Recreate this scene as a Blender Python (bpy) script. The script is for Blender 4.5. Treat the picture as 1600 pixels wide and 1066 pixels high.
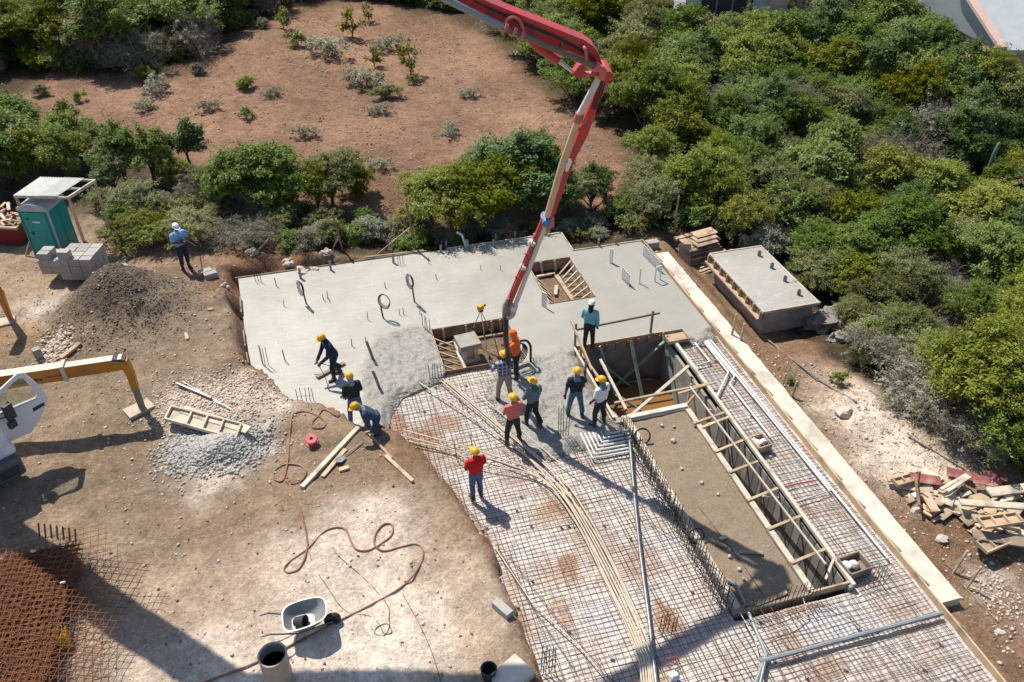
import bpy, bmesh, math, random
import numpy as np
from mathutils import Vector, Matrix, noise as mnoise
random.seed(7); rng = np.random.default_rng(7)
sc = bpy.context.scene
for o in list(bpy.data.objects): bpy.data.objects.remove(o)
R = math.radians
# ------------------------------------------------------------------ camera
CAMH, PITCH, YAW, FPX = 16.5, R(36.53), R(15.7), 1300.0
cam = bpy.data.cameras.new('camera'); cam.sensor_width = 36; cam.lens = FPX/1600*36
cam.clip_start = 0.1; cam.clip_end = 3000
co = bpy.data.objects.new('camera', cam); sc.collection.objects.link(co)
co.location = (0, 0, CAMH); co.rotation_euler = (R(90)-PITCH, 0, -YAW)
sc.camera = co
# ------------------------------------------------------------------ light
SUN_AZ, SUN_EL = R(-64), R(57)          # direction the light travels (from +X, ccw) / elevation
w = bpy.data.worlds.new('World'); sc.world = w; w.use_nodes = True
nt = w.node_tree; bg = nt.nodes['Background']
sky = nt.nodes.new('ShaderNodeTexSky'); sky.sky_type = 'NISHITA'; sky.sun_disc = False
sky.sun_elevation = SUN_EL
_sd = Vector((-math.cos(SUN_AZ), -math.sin(SUN_AZ), 0))      # towards the sun
sky.sun_rotation = math.atan2(_sd.x, _sd.y)
sky.air_density = 1.0; sky.dust_density = 0.6; sky.ozone_density = 1.0
nt.links.new(sky.outputs[0], bg.inputs[0]); bg.inputs[1].default_value = 0.105
sl = bpy.data.lights.new('sun', 'SUN'); sl.energy = 4.8; sl.angle = R(0.5); sl.color = (1, 0.94, 0.83)
so = bpy.data.objects.new('sun', sl); sc.collection.objects.link(so)
_L = Vector((math.cos(SUN_AZ)*math.cos(SUN_EL), math.sin(SUN_AZ)*math.cos(SUN_EL), -math.sin(SUN_EL)))
so.rotation_euler = _L.to_track_quat('-Z', 'Y').to_euler(); so.location = (-10, 30, 40)
sc.view_settings.view_transform = 'Standard'; sc.view_settings.look = 'None'
sc.view_settings.exposure = 0.5; sc.view_settings.gamma = 1.0
sc.view_settings.use_curve_mapping = False
sc.render.engine = 'CYCLES'

# ------------------------------------------------------------------ pixel -> place
_c, _s, _C, _S = math.cos(PITCH), math.sin(PITCH), math.cos(YAW), math.sin(YAW)
def ray(px, py):
    x = (px-800)/FPX; y = -(py-533)/FPX
    a = (x, _c+y*_s, -_s+y*_c)
    return Vector((a[0]*_C+a[1]*_S, -a[0]*_S+a[1]*_C, a[2]))
def P(px, py, z=0.0):
    d = ray(px, py); return Vector((0, 0, CAMH)) + d*((z-CAMH)/d.z)
def PY(px, py, y):                              # point of the pixel's ray on the vertical plane Y = y
    d = ray(px, py); return Vector((0, 0, CAMH)) + d*(y/d.y)
def PT(px, py, dz=0.0):                         # on the terrain
    z = 0.0
    for _ in range(12):
        p = P(px, py, z+dz); z = ht1(p.x, p.y)
    return Vector((p.x, p.y, z+dz))
# ------------------------------------------------------------------ numpy helpers
_lat = rng.random((256, 256))
def vnoise(x, y):
    x = np.asarray(x, float); y = np.asarray(y, float)
    xi = np.floor(x).astype(int); yi = np.floor(y).astype(int); fx = x-xi; fy = y-yi
    fx = fx*fx*(3-2*fx); fy = fy*fy*(3-2*fy)
    a = _lat[xi & 255, yi & 255]; b = _lat[(xi+1) & 255, yi & 255]; c = _lat[xi & 255, (yi+1) & 255]; d = _lat[(xi+1) & 255, (yi+1) & 255]
    return (a*(1-fx)+b*fx)*(1-fy)+(c*(1-fx)+d*fx)*fy - 0.5
def fbm(x, y, o=4, s=1.0):
    t = 0; a = 1.0
    for i in range(o):
        t = t + a*vnoise(np.asarray(x)*s+17.3*i, np.asarray(y)*s-9.1*i); s *= 2.03; a *= 0.5
    return t
def sdpoly(x, y, loops):                        # signed distance, negative inside (even-odd over loops), nearest point
    x = np.asarray(x, float); y = np.asarray(y, float)
    best = np.full(x.shape, 1e9); nx = np.zeros(x.shape); ny = np.zeros(x.shape); ins = np.zeros(x.shape, bool)
    for lp in loops:
        n = len(lp)
        for i in range(n):
            ax, ay = lp[i][:2]; bx, by = lp[(i+1) % n][:2]
            dx, dy = bx-ax, by-ay; L = dx*dx+dy*dy+1e-12
            t = np.clip(((x-ax)*dx+(y-ay)*dy)/L, 0, 1); qx = ax+t*dx; qy = ay+t*dy
            d = np.hypot(x-qx, y-qy); m = d < best
            best = np.where(m, d, best); nx = np.where(m, qx, nx); ny = np.where(m, qy, ny)
            c = ((ay > y) != (by > y)) & (x < (bx-ax)*(y-ay)/(by-ay+1e-12)+ax)
            ins ^= c
    return np.where(ins, -best, best), nx, ny
def sstep(a, b, v):
    t = np.clip((v-a)/(b-a), 0, 1); return t*t*(3-2*t)

# ------------------------------------------------------------------ site outlines (metres)
def pp(*l): return [(P(a, b).x, P(a, b).y) for a, b in l]
PIT = (7.95, 16.95, 11.1, 20.48)        # x0 y0 x1 y1, inner faces
PLN = (8.33, 9.95, 10.1, 16.72)         # planter
CHN = (10.25, 9.95, 11.1, 16.95)        # trench beside it
H1 = (3.53, 20.42, 6.2, 22.78); H2 = (7.9, 23.2, 9.65, 26.05)
SLAB = ([(-2.7, 27.93), (9.9, 27.93), (9.9, 26.47), (12.78, 26.47), (12.78, 19.75), (12.3, 19.55), (11.7, 19.75), (11.3, 19.7), (11.3, 20.55), (7.86, 20.55), (7.86, 16.9), (8.2, 16.9)]
        + pp((975, 684), (945, 692), (905, 700), (862, 716), (832, 708), (803, 690), (778, 655), (757, 614), (766, 590))
        + [(5.45, 20.42), (6.2, 20.42), (6.2, 22.78), (3.53, 22.78), (3.53, 20.42)]
        + pp((690, 592), (660, 605), (628, 618), (612, 645), (606, 668), (578, 672), (545, 660), (512, 640), (455, 628), (425, 602), (392, 570), (384, 530), (378, 480)))
SLAB_HOLE = [(H2[0], H2[1]), (H2[2], H2[1]), (H2[2], H2[3]), (H2[0], H2[3])]
EX = ([(-2.78, 28.0), (9.95, 28.0), (9.95, 26.55), (12.9, 26.55), (12.9, 3.0), (3.3, 3.0), (3.35, 10.3), (3.2, 13.3), (2.75, 15.0), (2.3, 16.6), (1.75, 18.0)]
      + pp((600, 668), (570, 668), (545, 657), (512, 637), (455, 625), (425, 600), (390, 570), (381, 530), (374, 480)))
PXP = dict()
def gp(px, py, z=0.2): p = P(px, py, z); return p.x, p.y
MOUNDS = [(gp(188, 478), 1.15, 0.95), (gp(245, 490), .55, 1.0), (gp(165, 515), .35, 1.2), (gp(300, 560), .25, 1.6), (gp(348, 708), .5, .5), (gp(300, 650), .22, .8), 
          (gp(600, 760), .12, 1.2), (gp(330, 480), .3, 1.1), (gp(1340, 650, -.5), .35, .7), (gp(1440, 700, -.5), .3, 1.2), (gp(1250, 560, -.5), .2, .9)]
HOLES = [(gp(425, 690), .35, .35), (gp(392, 424), .6, .33), (gp(418, 416), .6, .33), (gp(445, 411), .5, .3), (gp(372, 458), .4, .28), (gp(374, 486), .3, .25), (gp(385, 548), .35, .25), (gp(1320, 655, -.5), .3, .25), (gp(370, 445), .5, .5)]
MC = gp(225, 490)
def ht(x, y):
    x = np.asarray(x, float); y = np.asarray(y, float)
    d, _, _ = sdpoly(x, y, [EX])
    base = 0.22+0*x
    right = sstep(12.6, 13.2, x)*sstep(-5, 2, y)
    back = np.maximum(sstep(27.6, 28.4, y)*sstep(0.5, 4.0, x), sstep(26.0, 26.6, y)*sstep(9.6, 10.2, x))
    low = np.maximum(right*sstep(34, 27, y), back*sstep(36, 29, y))
    base = base*(1-low) + low*(-0.52)
    base = base - .6*sstep(14.0, 14.9, x)*sstep(18.5, 20.5, y)*sstep(30, 26, y)
    base = base + .25*fbm(x, y, 3, .13)*sstep(0.2, 3, d) + .07*fbm(x, y, 4, .9)*sstep(0, .5, d) + .075*fbm(x, y, 4, 2.6)*sstep(60, 30, y)+.02*fbm(x, y, 3, .6)
    for (c, a, s) in MOUNDS: base = base + a*np.exp(-((x-c[0])**2+(y-c[1])**2)/(2*s*s))
    for (c, a, s) in HOLES: base = base - a*np.exp(-((x-c[0])**2+(y-c[1])**2)/(2*s*s))
    mk = np.exp(-((x-MC[0])**2+(y-MC[1])**2)/(2*1.5**2)); base = base+mk*(.22*fbm(x, y, 4, 1.5)-.25*np.maximum(0, fbm(x+5, y+3, 3, 1.1)-.1))
    bk_ = np.exp(-(d-.35)**2/(2*.3**2))*sstep(1.5, .5, x)*sstep(19.5, 21.5, y); base = base+bk_*(.16+.35*fbm(x, y, 4, 1.8))
    far = sstep(45, 130, np.hypot(x, y))
    base = base + far*1.5*fbm(x, y, 3, .03)
    k = sstep(.16+.34*vnoise(x*1.7, y*1.7)+.2*vnoise(x*5, y*5), -.16, d)
    return base*(1-k) + (-.5+.05*fbm(x, y, 2, 2))*k
def ht1(x, y): return float(ht(np.array([x]), np.array([y]))[0])

# ------------------------------------------------------------------ object helpers
coll = sc.collection; W = {}
def put(o, M, parent=None):
    W[o] = M; o.parent = parent
    o.matrix_basis = (W[parent].inverted() @ M) if parent else M
    coll.objects.link(o); return o
def tag(o, label=None, cat=None, group=None, kind=None):
    if label: o['label'] = label
    if cat: o['category'] = cat
    if group: o['group'] = group
    if kind: o['kind'] = kind
    return o
def thing(name, label, cat, loc=(0, 0, 0), rz=0, group=None):
    o = bpy.data.objects.new(name, None); o.empty_display_size = .2
    put(o, Matrix.Translation(Vector(loc)) @ Matrix.Rotation(rz, 4, 'Z')); return tag(o, label, cat, group)
def obj(name, me, M=None, parent=None):
    return put(bpy.data.objects.new(name, me), M if M is not None else Matrix(), parent)
class MB:
    def __init__(s): s.v = []; s.f = []; s.mi = []; s.cur = 0
    def add(s, v, f):
        n = len(s.v); s.v += [tuple(q) for q in v]; s.f += [tuple(i+n for i in q) for q in f]; s.mi += [s.cur]*len(f); return s
    def box(s, c, d, rz=0, M=None):
        x, y, z = d[0]/2, d[1]/2, d[2]/2
        v = [Vector(q) for q in ((-x,-y,-z),(x,-y,-z),(x,y,-z),(-x,y,-z),(-x,-y,z),(x,-y,z),(x,y,z),(-x,y,z))]
        if M is None: M = Matrix.Translation(Vector(c)) @ Matrix.Rotation(rz, 4, 'Z')
        return s.add([M @ q for q in v], [(3,2,1,0),(4,5,6,7),(0,1,5,4),(1,2,6,5),(2,3,7,6),(3,0,4,7)])
    def bx(s, x0, y0, z0, x1, y1, z1): return s.box(((x0+x1)/2, (y0+y1)/2, (z0+z1)/2), (x1-x0, y1-y0, z1-z0))
    def beam(s, p, q, wd, h, roll=0):
        M, L = beamM(p, q, roll); return s.box(None, (L, wd, h), M=M @ Matrix.Translation((L/2, 0, 0)))
    def tube(s, pts, r, n=6, cap=True):
        pts = [Vector(p) for p in pts]; m = len(pts); rr = r if isinstance(r, (list, tuple)) else [r]*m
        t = (pts[1]-pts[0]).normalized(); u = t.orthogonal().normalized(); V = []; F = []
        for i in range(m):
            tn = (pts[min(i+1, m-1)]-pts[max(i-1, 0)]).normalized()
            if tn.length == 0: tn = t
            u = (u - tn*u.dot(tn)); u = u.normalized() if u.length > 1e-6 else tn.orthogonal().normalized()
            b = tn.cross(u)
            for k in range(n):
                a = 2*math.pi*k/n; V.append(pts[i]+(u*math.cos(a)+b*math.sin(a))*rr[i])
        for i in range(m-1):
            for k in range(n):
                k2 = (k+1) % n; F.append((i*n+k, i*n+k2, (i+1)*n+k2, (i+1)*n+k))
        if cap: F.append(tuple(reversed(range(n)))); F.append(tuple(range((m-1)*n, m*n)))
        return s.add(V, F)
    def lathe(s, prof, c=(0, 0, 0), n=20, M=None):     # prof: (r, z)
        V = []; F = []; m = len(prof)
        for r, z in prof:
            for k in range(n):
                a = 2*math.pi*k/n; V.append(Vector((c[0]+r*math.cos(a), c[1]+r*math.sin(a), c[2]+z)))
        if M: V = [M @ v for v in V]
        for i in range(m-1):
            for k in range(n):
                k2 = (k+1) % n; F.append((i*n+k, i*n+k2, (i+1)*n+k2, (i+1)*n+k))
        if prof[0][0] > 1e-4: F.append(tuple(reversed(range(n))))
        if prof[-1][0] > 1e-4: F.append(tuple(range((m-1)*n, m*n)))
        return s.add(V, F)
    def prism(s, poly, p0, ax, ay, an, th):            # 2-D outline in plane (ax, ay) at p0, extruded along an
        p0, ax, ay, an = Vector(p0), Vector(ax), Vector(ay), Vector(an); n = len(poly)
        a = [p0+ax*u+ay*v-an*th/2 for u, v in poly]; b = [q+an*th for q in a]
        return s.add(a+b, [tuple(reversed(range(n))), tuple(range(n, 2*n))]+[(i, (i+1) % n, n+(i+1) % n, n+i) for i in range(n)])
    def mesh(s, name, mats, M=None, smooth=False):
        me = bpy.data.meshes.new(name); v = s.v
        if M is not None: I = M.inverted(); v = [tuple(I @ Vector(q)) for q in v]
        me.from_pydata(v, [], s.f); me.validate()
        for m in (mats if isinstance(mats, list) else [mats]): me.materials.append(m)
        if isinstance(mats, list) and len(me.polygons) == len(s.mi): me.polygons.foreach_set('material_index', s.mi)
        if smooth: shade(me, smooth)
        return me
    def part(s, name, mats, parent, smooth=False):
        M = W[parent] if parent else Matrix(); return obj(name, s.mesh(name, mats, M, smooth), M, parent)
    def solo(s, name, mats, label, cat, group=None, smooth=False, kind=None):
        a = np.array(s.v); c = (a.min(0)+a.max(0))/2; M = Matrix.Translation((c[0], c[1], a[:, 2].min()))
        return tag(obj(name, s.mesh(name, mats, M, smooth), M), label, cat, group, kind)
def shade(me, ang=True):
    me.polygons.foreach_set('use_smooth', [True]*len(me.polygons))
    if ang is not True or ang == 1:
        try: me.set_sharp_from_angle(angle=R(40))
        except Exception: pass
def beamM(p, q, roll=0):
    p, q = Vector(p), Vector(q); x = (q-p); L = x.length; x.normalize()
    up = Vector((0, 0, 1)) if abs(x.z) < .95 else Vector((0, 1, 0))
    y = up.cross(x).normalized(); z = x.cross(y)
    M = Matrix((x, y, z)).transposed().to_4x4(); M.translation = p
    return M @ Matrix.Rotation(roll, 4, 'X'), L
def beam(name, p, q, wd, h, m, parent=None, roll=0):  # its own object, local X along the length (wood grain)
    M, L = beamM(p, q, roll); b = MB(); b.box((L/2, 0, 0), (L, wd, h))
    return obj(name, b.mesh(name, m), M, parent)
def spl(pts, n=8):                                     # Catmull-Rom
    p = [Vector(q) for q in pts]; p = [p[0]*2-p[1]]+p+[p[-1]*2-p[-2]]; out = []
    for i in range(1, len(p)-2):
        for k in range(n):
            t = k/n; a, b, c, d = p[i-1], p[i], p[i+1], p[i+2]
            out.append(.5*((2*b)+(c-a)*t+(2*a-5*b+4*c-d)*t*t+(3*b-a-3*c+d)*t**3))
    return out+[p[-2]]
def npmesh(name, V, F, mats, smooth=False, mi=None):  # quads/tris from numpy
    me = bpy.data.meshes.new(name); V = np.asarray(V, np.float32); F = np.asarray(F, np.int32); k = F.shape[1]
    me.vertices.add(len(V)); me.vertices.foreach_set('co', V.ravel())
    me.loops.add(F.size); me.loops.foreach_set('vertex_index', F.ravel())
    me.polygons.add(len(F)); me.polygons.foreach_set('loop_start', np.arange(len(F), dtype=np.int32)*k)
    me.polygons.foreach_set('loop_total', np.full(len(F), k, np.int32))
    for m in (mats if isinstance(mats, list) else [mats]): me.materials.append(m)
    if mi is not None: me.polygons.foreach_set('material_index', np.asarray(mi, np.int32))
    me.update(calc_edges=True)
    if smooth: me.polygons.foreach_set('use_smooth', np.ones(len(F), bool))
    return me

# ------------------------------------------------------------------ materials
def srgb(r, g, b):
    f = lambda c: (c/12.92 if c <= .04045 else ((c+.055)/1.055)**2.4); return (f(r/255), f(g/255), f(b/255), 1)
def mat(name, c1, c2=None, rough=.8, scale=6.0, bump=0.0, bscale=30.0, stretch=(1, 1, 1), metal=0, spec=.3, rnd=.0, coord='Object', c3=None, s3=1.3, bdist=.02, det=4):
    m = bpy.data.materials.new(name); m.use_nodes = True; n = m.node_tree.nodes; L = m.node_tree.links; b = n['Principled BSDF']
    b.inputs['Roughness'].default_value = rough; b.inputs['Metallic'].default_value = metal; b.inputs['Specular IOR Level'].default_value = spec
    tc = n.new('ShaderNodeTexCoord'); mp = n.new('ShaderNodeMapping'); mp.inputs['Scale'].default_value = stretch
    L.new(tc.outputs[coord], mp.inputs[0]); out = None
    c2 = c2 or tuple(v*.8 for v in c1[:3])+(1,)
    nz = n.new('ShaderNodeTexNoise'); nz.inputs['Scale'].default_value = scale; nz.inputs['Detail'].default_value = det; nz.inputs['Roughness'].default_value = .65
    L.new(mp.outputs[0], nz.inputs['Vector'])
    rp = n.new('ShaderNodeMapRange'); rp.inputs[1].default_value = .3; rp.inputs[2].default_value = .7; L.new(nz.outputs[0], rp.inputs[0])
    mx = n.new('ShaderNodeMix'); mx.data_type = 'RGBA'; mx.inputs['A'].default_value = c1; mx.inputs['B'].default_value = c2
    L.new(rp.outputs[0], mx.inputs['Factor']); out = mx.outputs['Result']
    if c3:
        n3 = n.new('ShaderNodeTexNoise'); n3.inputs['Scale'].default_value = s3; n3.inputs['Detail'].default_value = 5; L.new(tc.outputs[coord], n3.inputs['Vector'])
        r3 = n.new('ShaderNodeMapRange'); r3.inputs[1].default_value = .5; r3.inputs[2].default_value = .72; L.new(n3.outputs[0], r3.inputs[0])
        m3 = n.new('ShaderNodeMix'); m3.data_type = 'RGBA'; m3.inputs['B'].default_value = c3; L.new(out, m3.inputs['A']); L.new(r3.outputs[0], m3.inputs['Factor']); out = m3.outputs['Result']
    if rnd:
        oi = n.new('ShaderNodeObjectInfo'); hs = n.new('ShaderNodeHueSaturation'); mr = n.new('ShaderNodeMapRange')
        mr.inputs[3].default_value = 1-rnd; mr.inputs[4].default_value = 1+rnd; L.new(oi.outputs['Random'], mr.inputs[0]); L.new(mr.outputs[0], hs.inputs['Value']); L.new(out, hs.inputs['Color']); out = hs.outputs[0]
    L.new(out, b.inputs['Base Color'])
    if bump:
        bn = n.new('ShaderNodeTexNoise'); bn.inputs['Scale'].default_value = bscale; bn.inputs['Detail'].default_value = 5; L.new(mp.outputs[0], bn.inputs['Vector'])
        bp = n.new('ShaderNodeBump'); bp.inputs['Strength'].default_value = bump; bp.inputs['Distance'].default_value = bdist; L.new(bn.outputs[0], bp.inputs['Height']); L.new(bp.outputs[0], b.inputs['Normal'])
    return m
def wood(name, c1, c2, rnd=.15, rough=.8): return mat(name, c1, c2, rough, 7, .25, 25, (.6, 9, 9), rnd=rnd, c3=tuple(v*.62 for v in c2[:3])+(1,), s3=2.2)
M = {}
M['wood'] = wood('pale_timber', (.50, .38, .25, 1), (.38, .27, .165, 1), .22)
M['woodw'] = wood('whitened_timber', (.56, .49, .39, 1), (.42, .36, .28, 1), .15)
M['woodg'] = wood('weathered_timber', (.30, .24, .18, 1), (.20, .155, .115, 1), .25)
M['ply'] = wood('form_plywood', (.30, .185, .115, 1), (.22, .135, .085, 1), .2)
M['plyp'] = wood('pale_plywood', (.47, .34, .23, 1), (.38, .27, .18, 1), .2)
M['plyred'] = mat('red_faced_plywood', (.27, .085, .08, 1), (.20, .06, .055, 1), .55, 12, rnd=.1, c3=(.35, .22, .18, 1), s3=3)
M['green'] = wood('treated_timber', (.27, .36, .29, 1), (.19, .275, .215, 1), .12)
M['pvc'] = mat('white_pipe', (.72, .72, .70, 1), (.60, .59, .56, 1), .4, 8)
M['gpvc'] = mat('grey_pipe', (.24, .265, .28, 1), (.18, .20, .215, 1), .45, 5, spec=.4)
M['steelp'] = mat('steel_pipe', (.30, .31, .31, 1), (.17, .175, .18, 1), .4, 6, metal=.6)
M['cream'] = mat('cream_conduit', (.60, .52, .40, 1), (.42, .35, .26, 1), .5, 3)
M['blk'] = mat('black_hose', (.022, .023, .024, 1), (.035, .036, .036, 1), .5)
M['brownhose'] = mat('brown_hose', (.20, .085, .055, 1), (.28, .15, .105, 1), .55, 3)
M['rebar'] = mat('dark_rebar', (.085, .062, .048, 1), (.16, .095, .06, 1), .7, 2.5, rnd=.2)
M['rebarb'] = mat('black_rebar', (.045, .042, .042, 1), (.085, .07, .06, 1), .65, 3, rnd=.2)
M['rust'] = mat('rusty_steel', (.23, .088, .036, 1), (.13, .05, .025, 1), .8, 3, rnd=.12)
M['conc'] = mat('old_concrete', (.34, .315, .285, 1), (.25, .23, .205, 1), .85, 3, .3, 30, c3=(.17, .155, .135, 1))
M['concd'] = mat('dark_concrete_wall', (.22, .205, .185, 1), (.15, .14, .125, 1), .8, 2, .3, 20, c3=(.10, .09, .08, 1), s3=.9)  # darker concrete for pit walls, trench floor and some panels
M['concp'] = mat('pale_concrete', (.62, .56, .47, 1), (.50, .44, .36, 1), .85, 4, .3, 25, c3=(.36, .32, .265, 1), s3=1.6)
M['block'] = mat('concrete_block', (.38, .355, .325, 1), (.29, .27, .245, 1), .9, 8, .5, 60, rnd=.12)
M['red'] = mat('red_paint', (.50, .034, .038, 1), (.40, .03, .034, 1), .4, 4, spec=.45, c3=(.24, .065, .05, 1), s3=2.5)
M['tan'] = mat('dusty_cream_paint', (.55, .40, .235, 1), (.46, .335, .20, 1), .5, 3)
M['offw'] = mat('dusty_white_paint', (.60, .56, .50, 1), (.48, .44, .38, 1), .5, 3)
M['orange'] = mat('orange_paint', (.50, .205, .022, 1), (.40, .155, .02, 1), .42, 2.5, spec=.45, c3=(.33, .15, .045, 1), s3=2)
M['dust'] = mat('concrete_dust', (.62, .54, .46, 1), (.50, .42, .35, 1), .9, 5)
M['white'] = mat('white_paint', (.68, .70, .74, 1), (.60, .61, .64, 1), .3, 2, spec=.5)
M['dark'] = mat('dark_plastic', (.03, .032, .035, 1), (.055, .055, .055, 1), .55)
M['iron'] = mat('grey_steel', (.16, .165, .17, 1), (.10, .10, .10, 1), .45, 5, metal=.5)
M['chrome'] = mat('chromed_rod', (.55, .55, .55, 1), (.45, .45, .45, 1), .2, 5, metal=.9)
M['teal'] = mat('teal_plastic', (.016, .29, .265, 1), (.014, .24, .225, 1), .45, 2, spec=.4)
M['loogrey'] = mat('grey_roof_plastic', (.42, .43, .46, 1), (.36, .37, .40, 1), .45, 2)
M['tin'] = mat('zinc_sheet', (.74, .73, .68, 1), (.62, .60, .54, 1), .5, 4)
M['skipred'] = mat('skip_red', (.20, .018, .016, 1), (.15, .016, .014, 1), .5, 3)
M['yellow'] = mat('yellow_plastic', (.62, .30, .012, 1), (.50, .24, .012, 1), .45, 3)
M['pinkred'] = mat('pink_plastic', (.55, .12, .13, 1), (.45, .09, .10, 1), .4, 3)
M['blue'] = mat('blue_plastic', (.05, .22, .45, 1), (.04, .18, .38, 1), .4, 3)
M['tray'] = mat('barrow_steel', (.30, .31, .305, 1), (.22, .225, .22, 1), .45, 4, metal=.2)
M['drum'] = mat('dusty_drum', (.42, .36, .29, 1), (.33, .285, .23, 1), .55, 4)
M['bag'] = mat('plastic_bag', (.62, .62, .62, 1), (.5, .5, .5, 1), .35, 8)
M['stone'] = mat('limestone', (.52, .44, .36, 1), (.38, .31, .25, 1), .95, 12, .4, 40)
M['gravel'] = mat('grey_gravel', (.42, .405, .38, 1), (.31, .295, .27, 1), .95, 15, .3, 60)
M['rock'] = mat('dark_rock', (.15, .13, .115, 1), (.29, .265, .24, 1), .95, 6, 1.0, 14, bdist=.06)
M['skin'] = mat('skin', (.10, .050, .032, 1), (.085, .042, .027, 1), .55, 8)
M['boot'] = mat('rubber_boot', (.03, .028, .024, 1), (.075, .065, .05, 1), .5, 8)
M['helm_y'] = mat('yellow_helmet', (.74, .36, .010, 1), (.68, .33, .010, 1), .32, 5, spec=.5)
M['helm_w'] = mat('white_helmet', (.75, .76, .77, 1), (.70, .71, .72, 1), .32, 5, spec=.5)
def cloth(n, c, c2=None): return mat(n, c+(1,), (c2+(1,)) if c2 else None, .9, 9, .9, 11, bdist=.05, c3=tuple(v*.72+.03 for v in c)+(1,), s3=7)
# water
m = mat('muddy_water', (.23, .115, .042, 1), (.20, .10, .038, 1), .06, 1.2, .03, 3); m.node_tree.nodes['Principled BSDF'].inputs['Specular IOR Level'].default_value = .5; M['water'] = m
# glass
m = bpy.data.materials.new('clear_glass'); m.use_nodes = True; _n = m.node_tree.nodes; _l = m.node_tree.links; _t = _n.new('ShaderNodeBsdfTransparent'); _t.inputs[0].default_value = (.86, .93, .92, 1); _g = _n.new('ShaderNodeBsdfGlossy'); _g.inputs['Roughness'].default_value = .03; _x = _n.new('ShaderNodeMixShader'); _x.inputs[0].default_value = .12
_l.new(_t.outputs[0], _x.inputs[1]); _l.new(_g.outputs[0], _x.inputs[2]); _l.new(_x.outputs[0], _n['Material Output'].inputs[0]); M['glass'] = m
# ground: vertex colour (soil kinds) x noise
def ground_mat():
    m = bpy.data.materials.new('soil'); m.use_nodes = True; n = m.node_tree.nodes; L = m.node_tree.links; b = n['Principled BSDF']
    b.inputs['Roughness'].default_value = .95; b.inputs['Specular IOR Level'].default_value = .1
    at = n.new('ShaderNodeAttribute'); at.attribute_name = 'soil'; tc = n.new('ShaderNodeTexCoord')
    def nz(s, d=6, r=.65):
        q = n.new('ShaderNodeTexNoise'); q.inputs['Scale'].default_value = s; q.inputs['Detail'].default_value = d; q.inputs['Roughness'].default_value = r; L.new(tc.outputs['Object'], q.inputs['Vector']); return q
    def mr(src, a, c, lo, hi):
        q = n.new('ShaderNodeMapRange'); q.inputs[1].default_value = a; q.inputs[2].default_value = c; q.inputs[3].default_value = lo; q.inputs[4].default_value = hi; L.new(src, q.inputs[0]); return q.outputs[0]
    n1 = nz(1.1, 8, .7); n2 = nz(9, 8, .75); v = n.new('ShaderNodeTexVoronoi'); v.inputs['Scale'].default_value = 11; L.new(tc.outputs['Object'], v.inputs['Vector'])
    def mul(a, f):
        q = n.new('ShaderNodeMix'); q.data_type = 'RGBA'; q.blend_type = 'MULTIPLY'; q.inputs['Factor'].default_value = 1
        cc = n.new('ShaderNodeCombineColor'); [L.new(f, cc.inputs[i]) for i in range(3)]; L.new(a, q.inputs['A']); L.new(cc.outputs[0], q.inputs['B']); return q.outputs['Result']
    c = mul(at.outputs['Color'], mr(n1.outputs[0], .3, .7, .78, 1.28)); c = mul(c, mr(n2.outputs[0], .3, .7, .68, 1.42)); c = mul(c, mr(nz(3.3, 6, .7).outputs[0], .32, .68, .8, 1.24))
    # light specks (chips of stone) and dark clods, from cell noise
    sp = n.new('ShaderNodeMix'); sp.data_type = 'RGBA'; L.new(c, sp.inputs['A']); sp.inputs['B'].default_value = (.55, .47, .40, 1)
    wn = n.new('ShaderNodeSeparateColor'); L.new(v.outputs['Color'], wn.inputs[0])
    ml = n.new('ShaderNodeMath'); ml.operation = 'MULTIPLY'; L.new(mr(v.outputs['Distance'], .18, .26, 1, 0), ml.inputs[0]); L.new(mr(wn.outputs[0], .80, .84, 0, .8), ml.inputs[1]); L.new(ml.outputs[0], sp.inputs['Factor'])
    L.new(sp.outputs['Result'], b.inputs['Base Color'])
    ad = n.new('ShaderNodeMath'); ad.operation = 'ADD'; L.new(mr(n2.outputs[0], 0, 1, 0, 1), ad.inputs[0]); L.new(mr(nz(38, 4).outputs[0], 0, 1, 0, .5), ad.inputs[1])
    bp = n.new('ShaderNodeBump'); bp.inputs['Strength'].default_value = 1.0; bp.inputs['Distance'].default_value = .12; L.new(ad.outputs[0], bp.inputs['Height']); L.new(bp.outputs[0], b.inputs['Normal'])
    return m
M['ground'] = ground_mat()

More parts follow.
